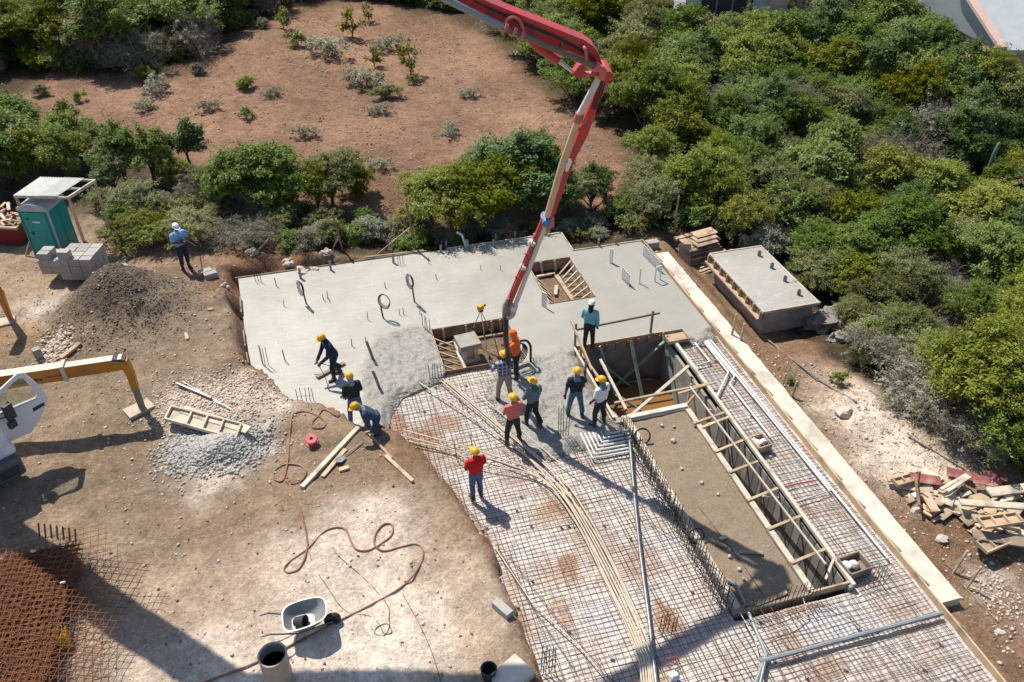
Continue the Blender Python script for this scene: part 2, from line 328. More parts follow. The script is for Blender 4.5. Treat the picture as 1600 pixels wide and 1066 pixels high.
# ------------------------------------------------------------------ ground
def axis(lo, hi, step, far0, far1):
    a = list(np.arange(lo, hi+1e-6, step)); s = step; x = a[-1]
    while x < far1: s = min(s*1.18, 60); x += s; a.append(x)
    s = step; x = a[0]
    while x > far0: s = min(s*1.18, 60); x -= s; a.insert(0, x)
    return np.array(a)
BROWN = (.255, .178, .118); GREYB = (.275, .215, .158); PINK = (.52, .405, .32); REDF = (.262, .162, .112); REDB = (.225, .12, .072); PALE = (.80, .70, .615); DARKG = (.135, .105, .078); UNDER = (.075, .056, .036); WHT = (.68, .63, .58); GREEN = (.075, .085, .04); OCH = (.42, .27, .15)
PATCH = [  # pixel centre, radii along X / Y (m), colour, strength
 ((480, 900), 2.4, 2.4, PINK, .85), ((590, 990), 2.6, 1.7, PALE, 1.0), ((420, 1050), 2.8, 1.2, PALE, 1.0), ((540, 860), 1.9, 1.6, PALE, .7), ((640, 930), 1.4, 1.2, PALE, .7), ((300, 960), 1.2, .8, PINK, .6), ((230, 690), 1.2, .5, BROWN, .5), ((430, 790), 1.4, .8, BROWN, .55), ((330, 830), 1.3, 1.0, BROWN, .5), ((250, 940), 2.0, 1.6, PINK, .5), ((330, 640), 1.2, 1.1, PALE, .95), ((395, 700), .9, .8, WHT, .85), ((420, 625), 1.0, .7, PALE, .7),
 ((40, 525), 1.1, .9, OCH, .7), ((85, 488), 1.0, .9, WHT, 1.0), ((60, 470), 1.5, 1.0, PINK, .4), ((350, 740), 1.0, .8, PALE, .6), ((330, 410), 3.2, 1.2, REDF, .5), ((560, 760), 1.6, .9, BROWN, .6), ((470, 690), 1.0, .9, BROWN, .5), ((640, 700), .9, .9, REDB, .5),
 ((188, 490), 1.9, 1.7, DARKG, .85), ((280, 540), 1.9, 1.6, GREYB, .8), ((430, 400), 1.5, .7, REDB, .9), ((375, 440), .7, 1.2, REDB, .8), ((400, 560), .6, .8, REDB, .5), ((150, 720), 2.4, 1.3, BROWN, .4), ((740, 990), .9, 1.6, OCH, .35), ((700, 880), .7, 1.5, OCH, .3),
 ((720, 830), 1.2, 1.0, BROWN, .5),
 ((1340, 640), 1.0, 1.6, PALE, .95), ((1410, 720), 1.3, 1.3, PALE, .95), ((1290, 600), .7, 1.0, PINK, .7), ((1250, 550), 1.5, 1.4, REDB, .7), ((1180, 460), .8, 2.5, BROWN, .7), ((1090, 420), .9, 1.4, REDB, .6), ((1480, 860), 1.4, 1.6, REDB, .6), ((1570, 960), 1.6, 2.0, BROWN, .7), ((1570, 1000), .7, .8, REDF, .6), ((1560, 930), .5, .6, WHT, .5)]
FIELD = [gp(*q) for q in ((30, 150), (75, 118), (220, 125), (330, 95), (372, 62), (440, 22), (560, 8), (680, 22), (760, 55), (800, 95), (860, 150), (930, 195), (985, 240), (985, 290), (930, 330), (660, 330), (560, 330), (420, 300), (300, 265), (160, 235), (60, 200))]
gx = axis(-12.5, 19.5, .14, -900, 1200); gy = axis(6.0, 33.0, .14, -60, 1800)
X, Y = np.meshgrid(gx, gy, indexing='ij'); Z = ht(X, Y)
wx = X + 1.1*fbm(X, Y, 5, .8); wy = Y + 1.1*fbm(X+40, Y, 5, .8)
col = np.ones(X.shape+(3,))*np.array(GREYB)
t = sstep(-.25, .35, fbm(X, Y, 4, .35))[..., None]; col = col*(1-t*.55)+np.array(PINK)*t*.3+np.array(BROWN)*t*.25
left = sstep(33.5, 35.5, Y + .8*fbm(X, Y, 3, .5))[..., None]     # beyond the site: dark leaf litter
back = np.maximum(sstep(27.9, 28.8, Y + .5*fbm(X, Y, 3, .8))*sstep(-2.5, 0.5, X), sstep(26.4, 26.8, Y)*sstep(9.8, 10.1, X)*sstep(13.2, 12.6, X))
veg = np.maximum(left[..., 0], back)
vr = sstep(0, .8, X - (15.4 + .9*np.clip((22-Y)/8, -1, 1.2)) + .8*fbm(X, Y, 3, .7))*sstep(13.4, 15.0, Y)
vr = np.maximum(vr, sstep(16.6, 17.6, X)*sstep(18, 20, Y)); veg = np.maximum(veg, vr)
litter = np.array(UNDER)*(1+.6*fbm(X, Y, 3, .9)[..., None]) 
rsoil = sstep(12.9, 13.6, X)[..., None]; col = col*(1-rsoil)+np.array(BROWN)*rsoil
for (q, a, b_, c, k) in PATCH:
    zz = -.5 if q[0] > 1000 else .2
    cx_, cy_ = gp(*q, zz); e = np.exp(-(((wx-cx_)/a)**2+((wy-cy_)/b_)**2)); e = np.clip(e*1.25, 0, 1)*k
    col = col*(1-e[..., None])+np.array(c)*e[..., None]
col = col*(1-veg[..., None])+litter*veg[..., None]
fd, _, _ = sdpoly(wx*.6+X*.4, wy*.6+Y*.4, [FIELD]); fk = sstep(.8, -.8, fd)[..., None]
fc = np.array(REDF)*(1+.5*fbm(X, Y, 4, .25)[..., None])+np.array([.03, .02, .012])*sstep(.1, .5, fbm(X, Y, 3, .6))[..., None]
col = col*(1-fk)+fc*fk
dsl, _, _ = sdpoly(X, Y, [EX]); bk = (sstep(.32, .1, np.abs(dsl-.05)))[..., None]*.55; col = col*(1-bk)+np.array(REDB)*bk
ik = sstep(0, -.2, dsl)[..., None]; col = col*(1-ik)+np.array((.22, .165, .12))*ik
col = col*np.array([1.0, .95, .885])
nx, ny = X.shape; idx = np.arange(nx*ny).reshape(nx, ny)
F = np.stack([idx[:-1, :-1], idx[1:, :-1], idx[1:, 1:], idx[:-1, 1:]], -1).reshape(-1, 4)
cxm = ((X[:-1, :-1]+X[1:, 1:])/2).ravel(); cym = ((Y[:-1, :-1]+Y[1:, 1:])/2).ravel()
keep = ~((cxm > 7.86) & (cxm < 11.2) & (cym > 9.8) & (cym < 20.55))
F = F[keep]; V = np.stack([X, Y, Z], -1).reshape(-1, 3)
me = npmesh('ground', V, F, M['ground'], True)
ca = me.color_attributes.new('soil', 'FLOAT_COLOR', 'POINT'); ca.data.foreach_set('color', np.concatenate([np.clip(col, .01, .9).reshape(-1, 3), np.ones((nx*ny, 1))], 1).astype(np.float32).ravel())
tag(obj('ground', me), kind='structure')
# ------------------------------------------------------------------ slab of wet concrete
def slab_mat():
    m = bpy.data.materials.new('wet_concrete'); m.use_nodes = True; n = m.node_tree.nodes; L = m.node_tree.links; b = n['Principled BSDF']; b.inputs['Specular IOR Level'].default_value = .45
    tc = n.new('ShaderNodeTexCoord'); at = n.new('ShaderNodeAttribute'); at.attribute_name = 'rough_pour'
    def nz(s, st=(1, 1, 1), d=6):
        mp = n.new('ShaderNodeMapping'); mp.inputs['Scale'].default_value = st; L.new(tc.outputs['Object'], mp.inputs[0]); q = n.new('ShaderNodeTexNoise'); q.inputs['Scale'].default_value = s; q.inputs['Detail'].default_value = d; q.inputs['Roughness'].default_value = .6; L.new(mp.outputs[0], q.inputs['Vector']); return q.outputs[0]
    def mr(src, a, c, lo, hi):
        q = n.new('ShaderNodeMapRange'); q.inputs[1].default_value = a; q.inputs[2].default_value = c; q.inputs[3].default_value = lo; q.inputs[4].default_value = hi; L.new(src, q.inputs[0]); return q.outputs[0]
    def mix(f, a, c):
        q = n.new('ShaderNodeMix'); q.data_type = 'RGBA'; L.new(f, q.inputs['Factor'])
        for s_, k in ((a, 'A'), (c, 'B')):
            if isinstance(s_, tuple): q.inputs[k].default_value = s_
            else: L.new(s_, q.inputs[k])
        return q.outputs['Result']
    c = mix(mr(nz(.35), .35, .65, 0, 1), (.365, .342, .302, 1), (.30, .28, .245, 1))
    c = mix(mr(nz(1.6, (1, 3.5, 1)), .5, .72, 0, .55), c, (.43, .408, .368, 1))
    c = mix(mr(nz(9, (.25, 2, 1)), .60, .74, 0, .5), c, (.54, .515, .475, 1))       # trowel streaks
    c = mix(mr(nz(5, (3, .2, 1)), .64, .70, 0, .75), c, (.56, .54, .50, 1)); c = mix(mr(nz(3.2, (.12, 4, 1)), .63, .69, 0, .55), c, (.25, .235, .205, 1))
    c = mix(mr(nz(.5, (1, 1, 1), 3), .55, .7, 0, .5), c, (.30, .275, .235, 1))
    c2 = mix(mr(nz(7), .35, .7, 0, 1), (.275, .26, .23, 1), (.155, .146, .125, 1)); c2 = mix(mr(nz(22), .52, .66, 0, .9), c2, (.42, .40, .36, 1)); c2 = mix(mr(nz(16), .60, .72, 0, .8), c2, (.13, .12, .10, 1))
    sx = n.new('ShaderNodeSeparateXYZ'); L.new(tc.outputs['Object'], sx.inputs[0]); ax_ = n.new('ShaderNodeMath'); ax_.operation = 'MULTIPLY_ADD'; ax_.inputs[1].default_value = 9; L.new(nz(.5), ax_.inputs[0]); L.new(sx.outputs[0], ax_.inputs[2]); c = mix(mr(ax_.outputs[0], 8.5, 13.5, 0, .8), c, (.275, .262, .225, 1))
    c = mix(at.outputs['Fac'], c, c2); L.new(c, b.inputs['Base Color'])
    L.new(mr(nz(1.2), .3, .7, .32, .6), b.inputs['Roughness'])
    ad = n.new('ShaderNodeMath'); ad.operation = 'MULTIPLY_ADD'; L.new(nz(28), ad.inputs[0]); L.new(mr(at.outputs['Fac'], 0, 1, .12, 1.9), ad.inputs[1]); L.new(nz(6, (.4, 2, 1)), ad.inputs[2])
    bp = n.new('ShaderNodeBump'); bp.inputs['Strength'].default_value = .6; bp.inputs['Distance'].default_value = .025; L.new(ad.outputs[0], bp.inputs['Height']); L.new(bp.outputs[0], b.inputs['Normal'])
    return m
M['slab'] = slab_mat()
def filled(name, loops, zf, z0, step, m, attr=None, box=None):
    xs = [q[0] for l in loops for q in l]; ys = [q[1] for l in loops for q in l]
    ax = np.arange(min(xs)-step, max(xs)+2*step, step); ay = np.arange(min(ys)-step, max(ys)+2*step, step)
    X, Y = np.meshgrid(ax, ay, indexing='ij'); d, nx_, ny_ = sdpoly(X, Y, loops)
    ins = d < 0; cell = (ins[:-1, :-1] | ins[1:, :-1] | ins[1:, 1:] | ins[:-1, 1:])
    X2 = np.where(ins, X, nx_); Y2 = np.where(ins, Y, ny_); d2 = np.where(ins, d, 0)
    Z = zf(X2, Y2, d2); n = X.size; idx = np.arange(n).reshape(X.shape)
    F = np.stack([idx[:-1, :-1], idx[1:, :-1], idx[1:, 1:], idx[:-1, 1:]], -1)[cell]
    V = np.stack([X2, Y2, Z], -1).reshape(-1, 3)
    # skirt
    E = {}
    for f in F:
        for a, b_ in ((f[0], f[1]), (f[1], f[2]), (f[2], f[3]), (f[3], f[0])):
            if (b_, a) in E: del E[(b_, a)]
            else: E[(a, b_)] = 1
    V = list(map(tuple, V)); SK = []; low = {}
    for (a, b_) in E:
        for q in (a, b_):
            if q not in low: low[q] = len(V); V.append((V[q][0], V[q][1], z0))
        SK.append((a, low[a], low[b_], b_))
    F = np.concatenate([F, np.array(SK, int).reshape(-1, 4)]); V = np.array(V)
    used = np.unique(F); rm = np.full(len(V), -1); rm[used] = np.arange(len(used)); V = V[used]; F = rm[F]
    me = npmesh(name, V, F, m, True)
    if attr is not None:
        a = me.attributes.new(attr[0], 'FLOAT', 'POINT'); a.data.foreach_set('value', attr[1](V[:, 0], V[:, 1]).astype(np.float32))
    return me
FR1 = pp((585, 525), (640, 512), (672, 510), (690, 560), (694, 596), (660, 612), (615, 640), (606, 675), (575, 670), (560, 600))
FR2 = pp((770, 592), (800, 575), (830, 556), (880, 545), (905, 548), (990, 690), (900, 705), (840, 720), (770, 660), (745, 610))
FR3 = pp((1062, 540), (1080, 522), (1105, 512), (1122, 535), (1120, 548))
def rough_mask(x, y):
    k = np.zeros(np.shape(x))
    for lp in (FR1, FR2, FR3):
        d, _, _ = sdpoly(x, y, [lp]); k = np.maximum(k, sstep(.22, -.18, d + .25*fbm(x, y, 3, 1.6)))
    return k
def slab_z(x, y, d):
    k = rough_mask(x, y)
    z = .004*fbm(x, y, 3, .8) + k*(.07*fbm(x, y, 4, 2.2) + .10*np.abs(fbm(x+9, y, 4, 3.6)) - .10*np.maximum(0, fbm(x+31, y+7, 3, 2.6)-.12) + .005)
    fp = (y < 20.3) & (x > 1.3)
    z = z - np.where(fp, .14*sstep(-.35, 0, d), 0)
    return z
me = filled('slab', [SLAB, SLAB_HOLE], slab_z, -.32, .055, M['slab'], ('rough_pour', rough_mask))
slab = tag(obj('concrete_slab', me), 'freshly poured wet grey concrete floor slab with two open shafts', 'slab')

# ------------------------------------------------------------------ plastic sheet under the steel
def rect(r, e=0): return [(r[0]-e, r[1]-e), (r[2]+e, r[1]-e), (r[2]+e, r[3]+e), (r[0]-e, r[3]+e)]
RZ = [(12.86, 3.2), (12.86, 20.0), (11.25, 20.0), (11.25, 9.75), (8.1, 9.75), (8.1, 17.3), (7.7, 18.2), (6.2, 20.4), (3.5, 20.5), (1.4, 20.2), (1.5, 18.2), (2.05, 16.7), (2.5, 15.0), (2.95, 13.3), (3.1, 10.3), (3.05, 3.2)]
def sheet_dirt(x, y):
    k = np.zeros(np.shape(x)); wx_ = x+.5*fbm(x, y, 4, 1.3); wy_ = y+.5*fbm(x+9, y, 4, 1.3)
    for (px, py, rx, ry, a) in ((660, 690, .7, .9, 1), (700, 660, .5, .4, .8), (640, 740, .6, 1.1, 1), (690, 780, .55, .9, .9), (620, 660, .5, .5, 1), (730, 830, .35, 1.2, .7), (895, 885, .35, .35, .9), (1045, 965, .4, .45, 1), (885, 965, .25, .6, .6), (860, 800, .5, .6, .6), (990, 880, .6, .5, .45), (1270, 950, .6, .15, .8), (1290, 1050, .8, .2, .6), (800, 940, .25, 1.5, .5), (930, 830, .5, 1.2, .4), (1170, 560, .4, 1.5, .4), (1340, 760, .2, 3.0, .5), (1240, 1010, .4, .3, .5), (820, 720, .8, .3, .4)):
        c = P(px, py, -.1); k = np.maximum(k, a*sstep(.15, .75, np.exp(-((wx_-c.x)/rx)**2-((wy_-c.y)/ry)**2)))
    return np.clip(k+.42*sstep(.0, .5, fbm(x, y, 4, .9)), 0, 1)
def sheet_mat():
    m = mat('plastic_sheet', (.57, .525, .49, 1), (.34, .28, .235, 1), .42, 4.6, 1.0, 9, bdist=.05, spec=.35, c3=(.46, .465, .48, 1), s3=.7)
    n = m.node_tree.nodes; L = m.node_tree.links; b = n['Principled BSDF']; src = b.inputs['Base Color'].links[0].from_socket; at = n.new('ShaderNodeAttribute'); at.attribute_name = 'dirt'; mx = n.new('ShaderNodeMix'); mx.data_type = 'RGBA'; mx.inputs['B'].default_value = (.29, .165, .10, 1); L.new(src, mx.inputs['A']); L.new(at.outputs['Fac'], mx.inputs['Factor']); L.new(mx.outputs['Result'], b.inputs['Base Color']); return m
M['sheet'] = sheet_mat()
me = filled('sheet', [RZ], lambda x, y, d: -.155+.035*fbm(x, y, 4, 1.7)+.03*np.abs(fbm(x, y, 3, 5)), -.19, .075, M['sheet'], ('dirt', sheet_dirt))
tag(obj('plastic_sheet', me), 'crumpled pale plastic sheet spread under the steel mat', 'sheet')
# ------------------------------------------------------------------ reinforcement mat
rb = thing('rebar_mat', 'grid of dark steel reinforcing bars laid over plastic sheet', 'rebar mat', (8, 12, -.1))
RZ2 = [(q[0]+(-.06 if q[0] > 12 else 0), q[1]) for q in RZ]
def inz(x, y): return float(sdpoly(np.array([x]), np.array([y]), [RZ2])[0][0]) < -.04
def clipn(lo, hi, fx):
    v = np.arange(lo, hi, .06); a, c = fx(v); k = sdpoly(a+0*v, c+0*v, [RZ2])[0] < -.04; k = np.concatenate([[False], k, [False]]).astype(int)
    d = np.diff(k); return [(v[i], v[j-1]) for i, j in zip(np.where(d == 1)[0], np.where(d == -1)[0]) if v[j-1]-v[i] > .35]
def bar(p, q, r, z, wob, m, parent, n=4):
    k = max(3, int((Vector(q)-Vector(p)).length/.45)); pts = []
    ph = random.random()*9; dx, dy = q[0]-p[0], q[1]-p[1]; L = math.hypot(dx, dy); ux, uy = -dy/L, dx/L
    for i in range(k+1):
        t = i/k; o = wob*math.sin(ph+t*L*1.1)+wob*.6*math.sin(ph*2+t*L*2.7)
        pts.append((p[0]+dx*t+ux*o, p[1]+dy*t+uy*o, z+.012*math.sin(ph*3+t*L*2.1)))
    return MB().tube(pts, r, n).part('bar', m, parent)
sp = .128; x = 1.55
while x < 12.75:
    xx = x+random.uniform(-.03, .03)
    for (a, c) in clipn(4.4, 20.45, lambda v: (xx, v)): bar((xx+random.uniform(-.05, .05), a), (xx, c), .0072, -.072, .02, M['rebar'], rb)
    x += sp
y = 4.5
while y < 20.4:
    yy = y+random.uniform(-.03, .03)
    for (a, c) in clipn(1.5, 12.85, lambda v: (v, yy)): bar((a, yy), (c, yy+random.uniform(-.05, .05)), .0072, -.053, .02, M['rebar'], rb)
    y += sp
# loose extra bars thrown across the mat
G_ = 'loose bars lying on the mat'
for (a, c, d, e) in [(775, 850, 880, 1060), (790, 860, 960, 1066), (640, 680, 760, 830), (700, 600, 850, 760), (1090, 790, 1230, 990), (1020, 720, 1110, 880), (800, 900, 900, 1050), (990, 800, 1180, 960), (830, 740, 1010, 1000), (1180, 940, 1300, 1066), (1290, 940, 1460, 1066)]:
    p, q = P(a, c, -.03), P(d, e, -.03); mid = (p+q)/2+Vector((random.uniform(-.2, .2), random.uniform(-.2, .2), 0))
    MB().tube(spl([p, mid, q], 8), .009, 5).solo('loose_bar', M['rebar'], 'loose reinforcing bar lying askew on the steel mat', 'bar', G_)
# small spacer blocks holding the mat up
for i in range(80):
    for _ in range(30):
        x, y = random.uniform(2, 12.6), random.uniform(5, 20)
        if inz(x, y): break
    else: continue
    MB().box((x, y, -.095), (.06, .06, .075), random.random()*3).solo('spacer_block', M['conc'], 'small mortar spacer block under the steel mat', 'spacer', 'spacer blocks under the mat')

# ------------------------------------------------------------------ pit, planter, trench
def wallbox(name, r, th, z0, z1, m, parent, sides='NSEW'):
    x0, y0, x1, y1 = r; b = []
    if 'N' in sides: b.append((x0-th, y1, x1+th, y1+th))
    if 'S' in sides: b.append((x0-th, y0-th, x1+th, y0))
    if 'W' in sides: b.append((x0-th, y0, x0, y1))
    if 'E' in sides: b.append((x1, y0, x1+th, y1))
    for q in b: MB().bx(q[0], q[1], z0, q[2], q[3], z1).part('wall', m, parent)
pit = thing('septic_pit', 'deep square concrete pit holding muddy water, braced with timber', 'pit', (9.5, 18.7, -2.7))
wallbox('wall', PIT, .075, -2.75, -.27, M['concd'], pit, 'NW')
MB().bx(PIT[2], 9.8, -2.75, PIT[2]+.1, 20.48, -.27).part('wall', M['conc'], pit)
MB().bx(PIT[0]-.075, PIT[1]-.2, -2.75, 10.12, PIT[1], -.03).part('wall', M['conc'], pit)
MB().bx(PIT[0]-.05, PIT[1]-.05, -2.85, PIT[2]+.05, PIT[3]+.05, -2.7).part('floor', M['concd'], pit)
MB().bx(PIT[0]-.01, PIT[1]-.05, -2.7, PIT[2]+.01, PIT[3]+.01, -1.8).part('water', M['water'], pit)
b = MB(); b.tube(spl([(8.1, 20.3, -1.77), (9, 20.36, -1.75), (10, 20.3, -1.74), (10.7, 20.25, -1.76), (10.95, 19.8, -1.77)], 6), .03, 8).solo('conduit', M['steelp'], 'grey tube floating along the back of the muddy pit', 'pipe')
# brown form boards around the rim (back and left), with studs
fb = thing('pit_formwork', 'brown timber formwork boards around the rim of the water pit', 'formwork', (9.5, 20.5, -.3))
beam('board', (7.9, 20.5, -.12), (11.1, 20.5, -.12), .04, .30, M['ply'], fb)
for i in range(8): beam('stud', (8.25+i*.38, 20.455, -.02), (8.25+i*.38, 20.455, -.34), .07, .05, M['ply'], fb)
beam('board', (7.9, 16.95, -.12), (7.9, 20.48, -.12), .04, .30, M['plyp'], fb)
beam('cap_strip', (7.885, 16.9, .045), (7.885, 20.5, .045), .07, .04, M['woodw'], fb)
beam('cap_strip', (7.95, 20.525, .045), (11.1, 20.525, .045), .05, .03, M['wood'], fb)
# guard rail
gr = thing('guard_rail', 'rough timber guard rail on short posts beside the water pit', 'railing', (7.9, 20.5, 0))
for (x, y, h) in ((7.93, 20.56, .95), (10.62, 20.56, .95), (7.93, 20.0, .45)): beam('post', (x, y, -.15), (x, y, h), .07, .06, M['woodg'], gr)
beam('rail', (7.9, 20.61, .66), (10.9, 20.61, .78), .045, .07, M['woodg'], gr)
beam('rail', (7.88, 20.9, .85), (7.98, 19.1, .16), .05, .10, M['wood'], gr)
# struts and braces in the pit
st = thing('pit_bracing', 'crossing green and pale timber struts propping the water pit', 'bracing', (9.5, 19, -2.2))
for (a, z0, c, z1, mm, wd) in [((937, 541), -.02, (960, 618), -1.85, 'green', .1), ((985, 531), -.02, (1006, 632), -1.85, 'green', .1), ((1036, 522), -.02, (1058, 640), -1.85, 'green', .1), ((1038, 534), -.15, (958, 606), -1.8, 'green', .09), ((1076, 572), .06, (983, 652), -.6, 'woodw', .1),
        ((960, 630), .02, (1108, 600), .08, 'wood', .07), ((945, 572), -.6, (985, 603), -1.8, 'green', .08), ((963, 617), -.05, (1018, 652), -1.2, 'green', .09), ((905, 548), .02, (935, 590), -.12, 'wood', .08), ((938, 562), .04, (978, 640), .02, 'woodw', .08)]:
    p = P(a[0], a[1], z0); q = P(c[0], c[1], z1)
    q.x = min(max(q.x, 7.92), 12); q.y = min(q.y, 20.43); p.y = min(p.y, 20.43); beam('strut', p, q, wd, .06, M[mm], st)
# planter bed
pl = thing('raised_planter', 'long planter bed of gravelly soil inside concrete walls', 'planter', (9.2, 13.3, -.3))
x0, y0, x1, y1 = PLN
MB().bx(x0-.2, y0-.05, -.5, x0, y1, .02).part('wall', M['conc'], pl)
MB().bx(x1, y0, -2.7, x1+.13, y1-.02, .0).part('wall', M['conc'], pl)
MB().bx(x0-.2, y1, -.5, x1+.13, y1+.22, .02).part('wall', M['concp'], pl)
beam('capping', (x1+.06, y0, .03), (x1+.06, y1-.05, .03), .15, .05, M['woodw'], pl)
beam('capping', (x0-.2, y1+.09, .05), (x1+.1, y1+.12, .05), .16, .05, M['concp'], pl)
for k, (a, c) in enumerate(((y0, 11.6), (11.62, 13.2), (13.22, 15.0), (15.02, y1))): beam('capping', (x0-.1, a, .05), (x0-.1, c, .05), .16+.02*(k % 2), .05, M['woodw'], pl)
me = filled('bed', [rect(PLN)], lambda x, y, d: -.05+.05*fbm(x, y, 4, 1.3)+.02*fbm(x, y, 3, 7), -.3, .06, mat('bed_soil', (.225, .17, .118, 1), (.155, .115, .08, 1), .95, 9, 1.0, 40, c3=(.36, .29, .21, 1), s3=45, det=8))
obj('soil', me, Matrix(), None).parent = None
o = bpy.data.objects['soil']; o.parent = pl; W[o] = Matrix(); o.matrix_basis = W[pl].inverted()
MB().bx(x0-.02, y0-.07, -.5, x1+.14, y0-.002, -.02).part('form_board', M['woodg'], pl)
# trench with concrete sides and timber spreaders
tr = thing('trench_formwork', 'narrow concrete trench lined with boards and timber spreaders', 'trench', (10.7, 13.4, -1.3))
cx0, cy0, cx1, cy1 = CHN
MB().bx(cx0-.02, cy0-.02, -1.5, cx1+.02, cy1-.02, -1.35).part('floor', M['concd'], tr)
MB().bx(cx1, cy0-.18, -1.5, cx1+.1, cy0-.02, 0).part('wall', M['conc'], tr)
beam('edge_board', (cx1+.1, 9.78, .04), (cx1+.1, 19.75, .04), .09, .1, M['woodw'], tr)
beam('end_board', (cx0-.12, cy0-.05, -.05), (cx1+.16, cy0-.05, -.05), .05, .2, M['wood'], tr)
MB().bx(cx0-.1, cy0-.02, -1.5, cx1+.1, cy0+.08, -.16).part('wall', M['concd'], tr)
yy = 10.3
for k in range(22):
    y_ = 10.15+k*.3
    beam('form_panel', (cx1-.012, y_, -.02), (cx1-.012, y_, -1.34), .02, .27, M['concd'] if k % 3 else M['conc'], tr, 0)
    beam('form_panel', (cx0+.012, y_, -.05), (cx0+.012, y_, -1.34), .02, .27, M['conc'], tr, 0)
for (a, c) in [((1083, 662), (1131, 645)), ((1117, 706), (1161, 688)), ((1140, 738), (1184, 721)), ((1168, 782), (1215, 763)), ((1200, 827), (1252, 806)), ((1236, 880), (1290, 858)), ((1060, 615), (1118, 597)), ((1097, 668), (1138, 652))]:
    beam('spreader', P(a[0], a[1], .08), P(c[0], c[1], .09), .075, .04, M['wood'], tr)
beam('rail', P(1078, 604, .13), P(1290, 882, .13), .05, .04, M['woodw'], tr)
for (a, c, z0) in [((1066, 640), (1100, 600), -.6), ((1107, 680), (1110, 640), -1.1), ((1185, 795), (1190, 752), -1.1), ((1290, 905), (1304, 870), -.2), ((1140, 655), (1105, 663), -.3), ((1225, 780), (1192, 775), -.3), ((1072, 640), (1080, 600), -.8)]:
    beam('brace', P(a[0], a[1], z0), P(c[0], c[1], .1), .06, .045, M['wood'] if z0 < -.3 else M['woodw'], tr)
# box-shaped blockouts standing on the mat
def tray(name, label, p, dx, dy, h, rz, m, bags=0):
    t = thing(name, label, 'box', p, rz); c = Matrix.Translation(p) @ Matrix.Rotation(rz, 4, 'Z')
    for (a, d) in (((0, -dy/2), (dx, .03)), ((0, dy/2), (dx, .03)), ((-dx/2, 0), (.03, dy-.03)), ((dx/2, 0), (.03, dy-.03))):
        b = MB(); b.box(None, (d[0], d[1], h), M=c @ Matrix.Translation((a[0], a[1], h/2))); b.part('side_board', m, t)
    b = MB(); b.box(None, (dx-.03, dy-.03, .02), M=c @ Matrix.Translation((0, 0, .02))); b.part('bottom', m, t); return t
def lump(name, p, r, m, label, cat, group=None, sq=(1, 1, .7), n=8, amp=.35):
    b = MB(); sd = random.random()*50; pr = []
    V = []; F = []; nr = n-2
    for i in range(nr+1):
        a = math.pi*i/nr
        for k in range(n):
            t = 2*math.pi*k/n; v = Vector((math.sin(a)*math.cos(t), math.sin(a)*math.sin(t), math.cos(a)))
            s = r*(1+amp*mnoise.noise(v*1.6+Vector((sd, sd*2, 0)))+amp*.5*mnoise.noise(v*4+Vector((0, sd, 0)))+(amp*.4*abs(mnoise.noise(v*9+Vector((sd, 0, 0)))) if n > 11 else 0)); V.append((p[0]+v.x*s*sq[0], p[1]+v.y*s*sq[1], p[2]+v.z*s*sq[2]+r*sq[2]*.6))
    for i in range(nr):
        for k in range(n): F.append((i*n+k, (i+1)*n+k, (i+1)*n+(k+1) % n, i*n+(k+1) % n))
    b.add(V, F); return b.solo(name, m, label, cat, group, True)
tray('blockout_box', 'plywood box holding white bags on the mat beside the trench', P(1187, 697, -.045), .42, .48, .22, .1, M['plyp'])
for (px, py) in ((1176, 688), (1184, 694), (1192, 692)): lump('cement_bag', P(px, py, .02), .11, M['bag'], 'crumpled white bag inside the small plywood box by the trench', 'bag', 'white bags in the box')
tray('blockout_box', 'timber box with white plastic at the end of the trench', P(1333, 888, -.045), .62, .5, .22, .08, M['woodg'])
for (px, py) in ((1322, 885), (1333, 884)): lump('plastic_bag', P(px, py, .02), .13, M['bag'], 'white plastic bundle in the timber box at the trench end', 'bag', 'bundles in the trench-end box')
tray('formwork_tray', 'plywood tray bridging the corner between pit and fresh concrete', P(1056, 528, .03), .72, .55, .12, .0, M['plyp'])
# ------------------------------------------------------------------ shafts in the slab
def shaft(r, label):
    x0, y0, x1, y1 = r; t = thing('shaft_formwork', label, 'formwork', ((x0+x1)/2, (y0+y1)/2, -.5))
    beam('form_board', (x0, y1-.015, -.19), (x1, y1-.015, -.19), .025, .46, M['ply'], t); beam('form_board', (x0, y0+.015, -.19), (x1, y0+.015, -.19), .025, .44, M['ply'], t)
    beam('form_board', (x0+.015, y0+.03, -.19), (x0+.015, y1-.03, -.19), .025, .45, M['plyp'], t); beam('form_board', (x1-.015, y0+.03, -.19), (x1-.015, y1-.03, -.19), .025, .45, M['plyp'], t)
    return t
s1 = shaft(H1, 'brown board formwork of the shaft holding the concrete stand and level')
for x in (3.95, 4.75, 5.65, 5.95): beam('stud', (x, 22.73, .02), (x+.03, 22.70, -.45), .08, .05, M['wood'], s1)
beam('floor_batten', (3.75, 22.45, -.42), (6.1, 22.5, -.42), .07, .07, M['wood'], s1); beam('floor_batten', (4.3, 20.7, -.42), (4.28, 22.6, -.42), .09, .07, M['woodw'], s1); beam('floor_batten', (3.6, 20.62, -.42), (6.1, 20.6, -.42), .12, .06, M['plyp'], s1)
for k in range(5): beam('brace', (3.58, 20.9+k*.38, -.12), (4.2, 20.75+k*.36, -.4), .05, .05, M['wood'], s1)
s2 = shaft(H2, 'plank formwork with a fan of slanted braces in the far slab shaft')
for x in (8.45, 9.0): beam('stud', (x, 26.0, .02), (x+.05, 25.95, -.45), .09, .05, M['woodw'], s2)
beam('floor_batten', (8.95, 25.6, -.42), (9.02, 23.5, -.42), .16, .05, M['plyp'], s2)
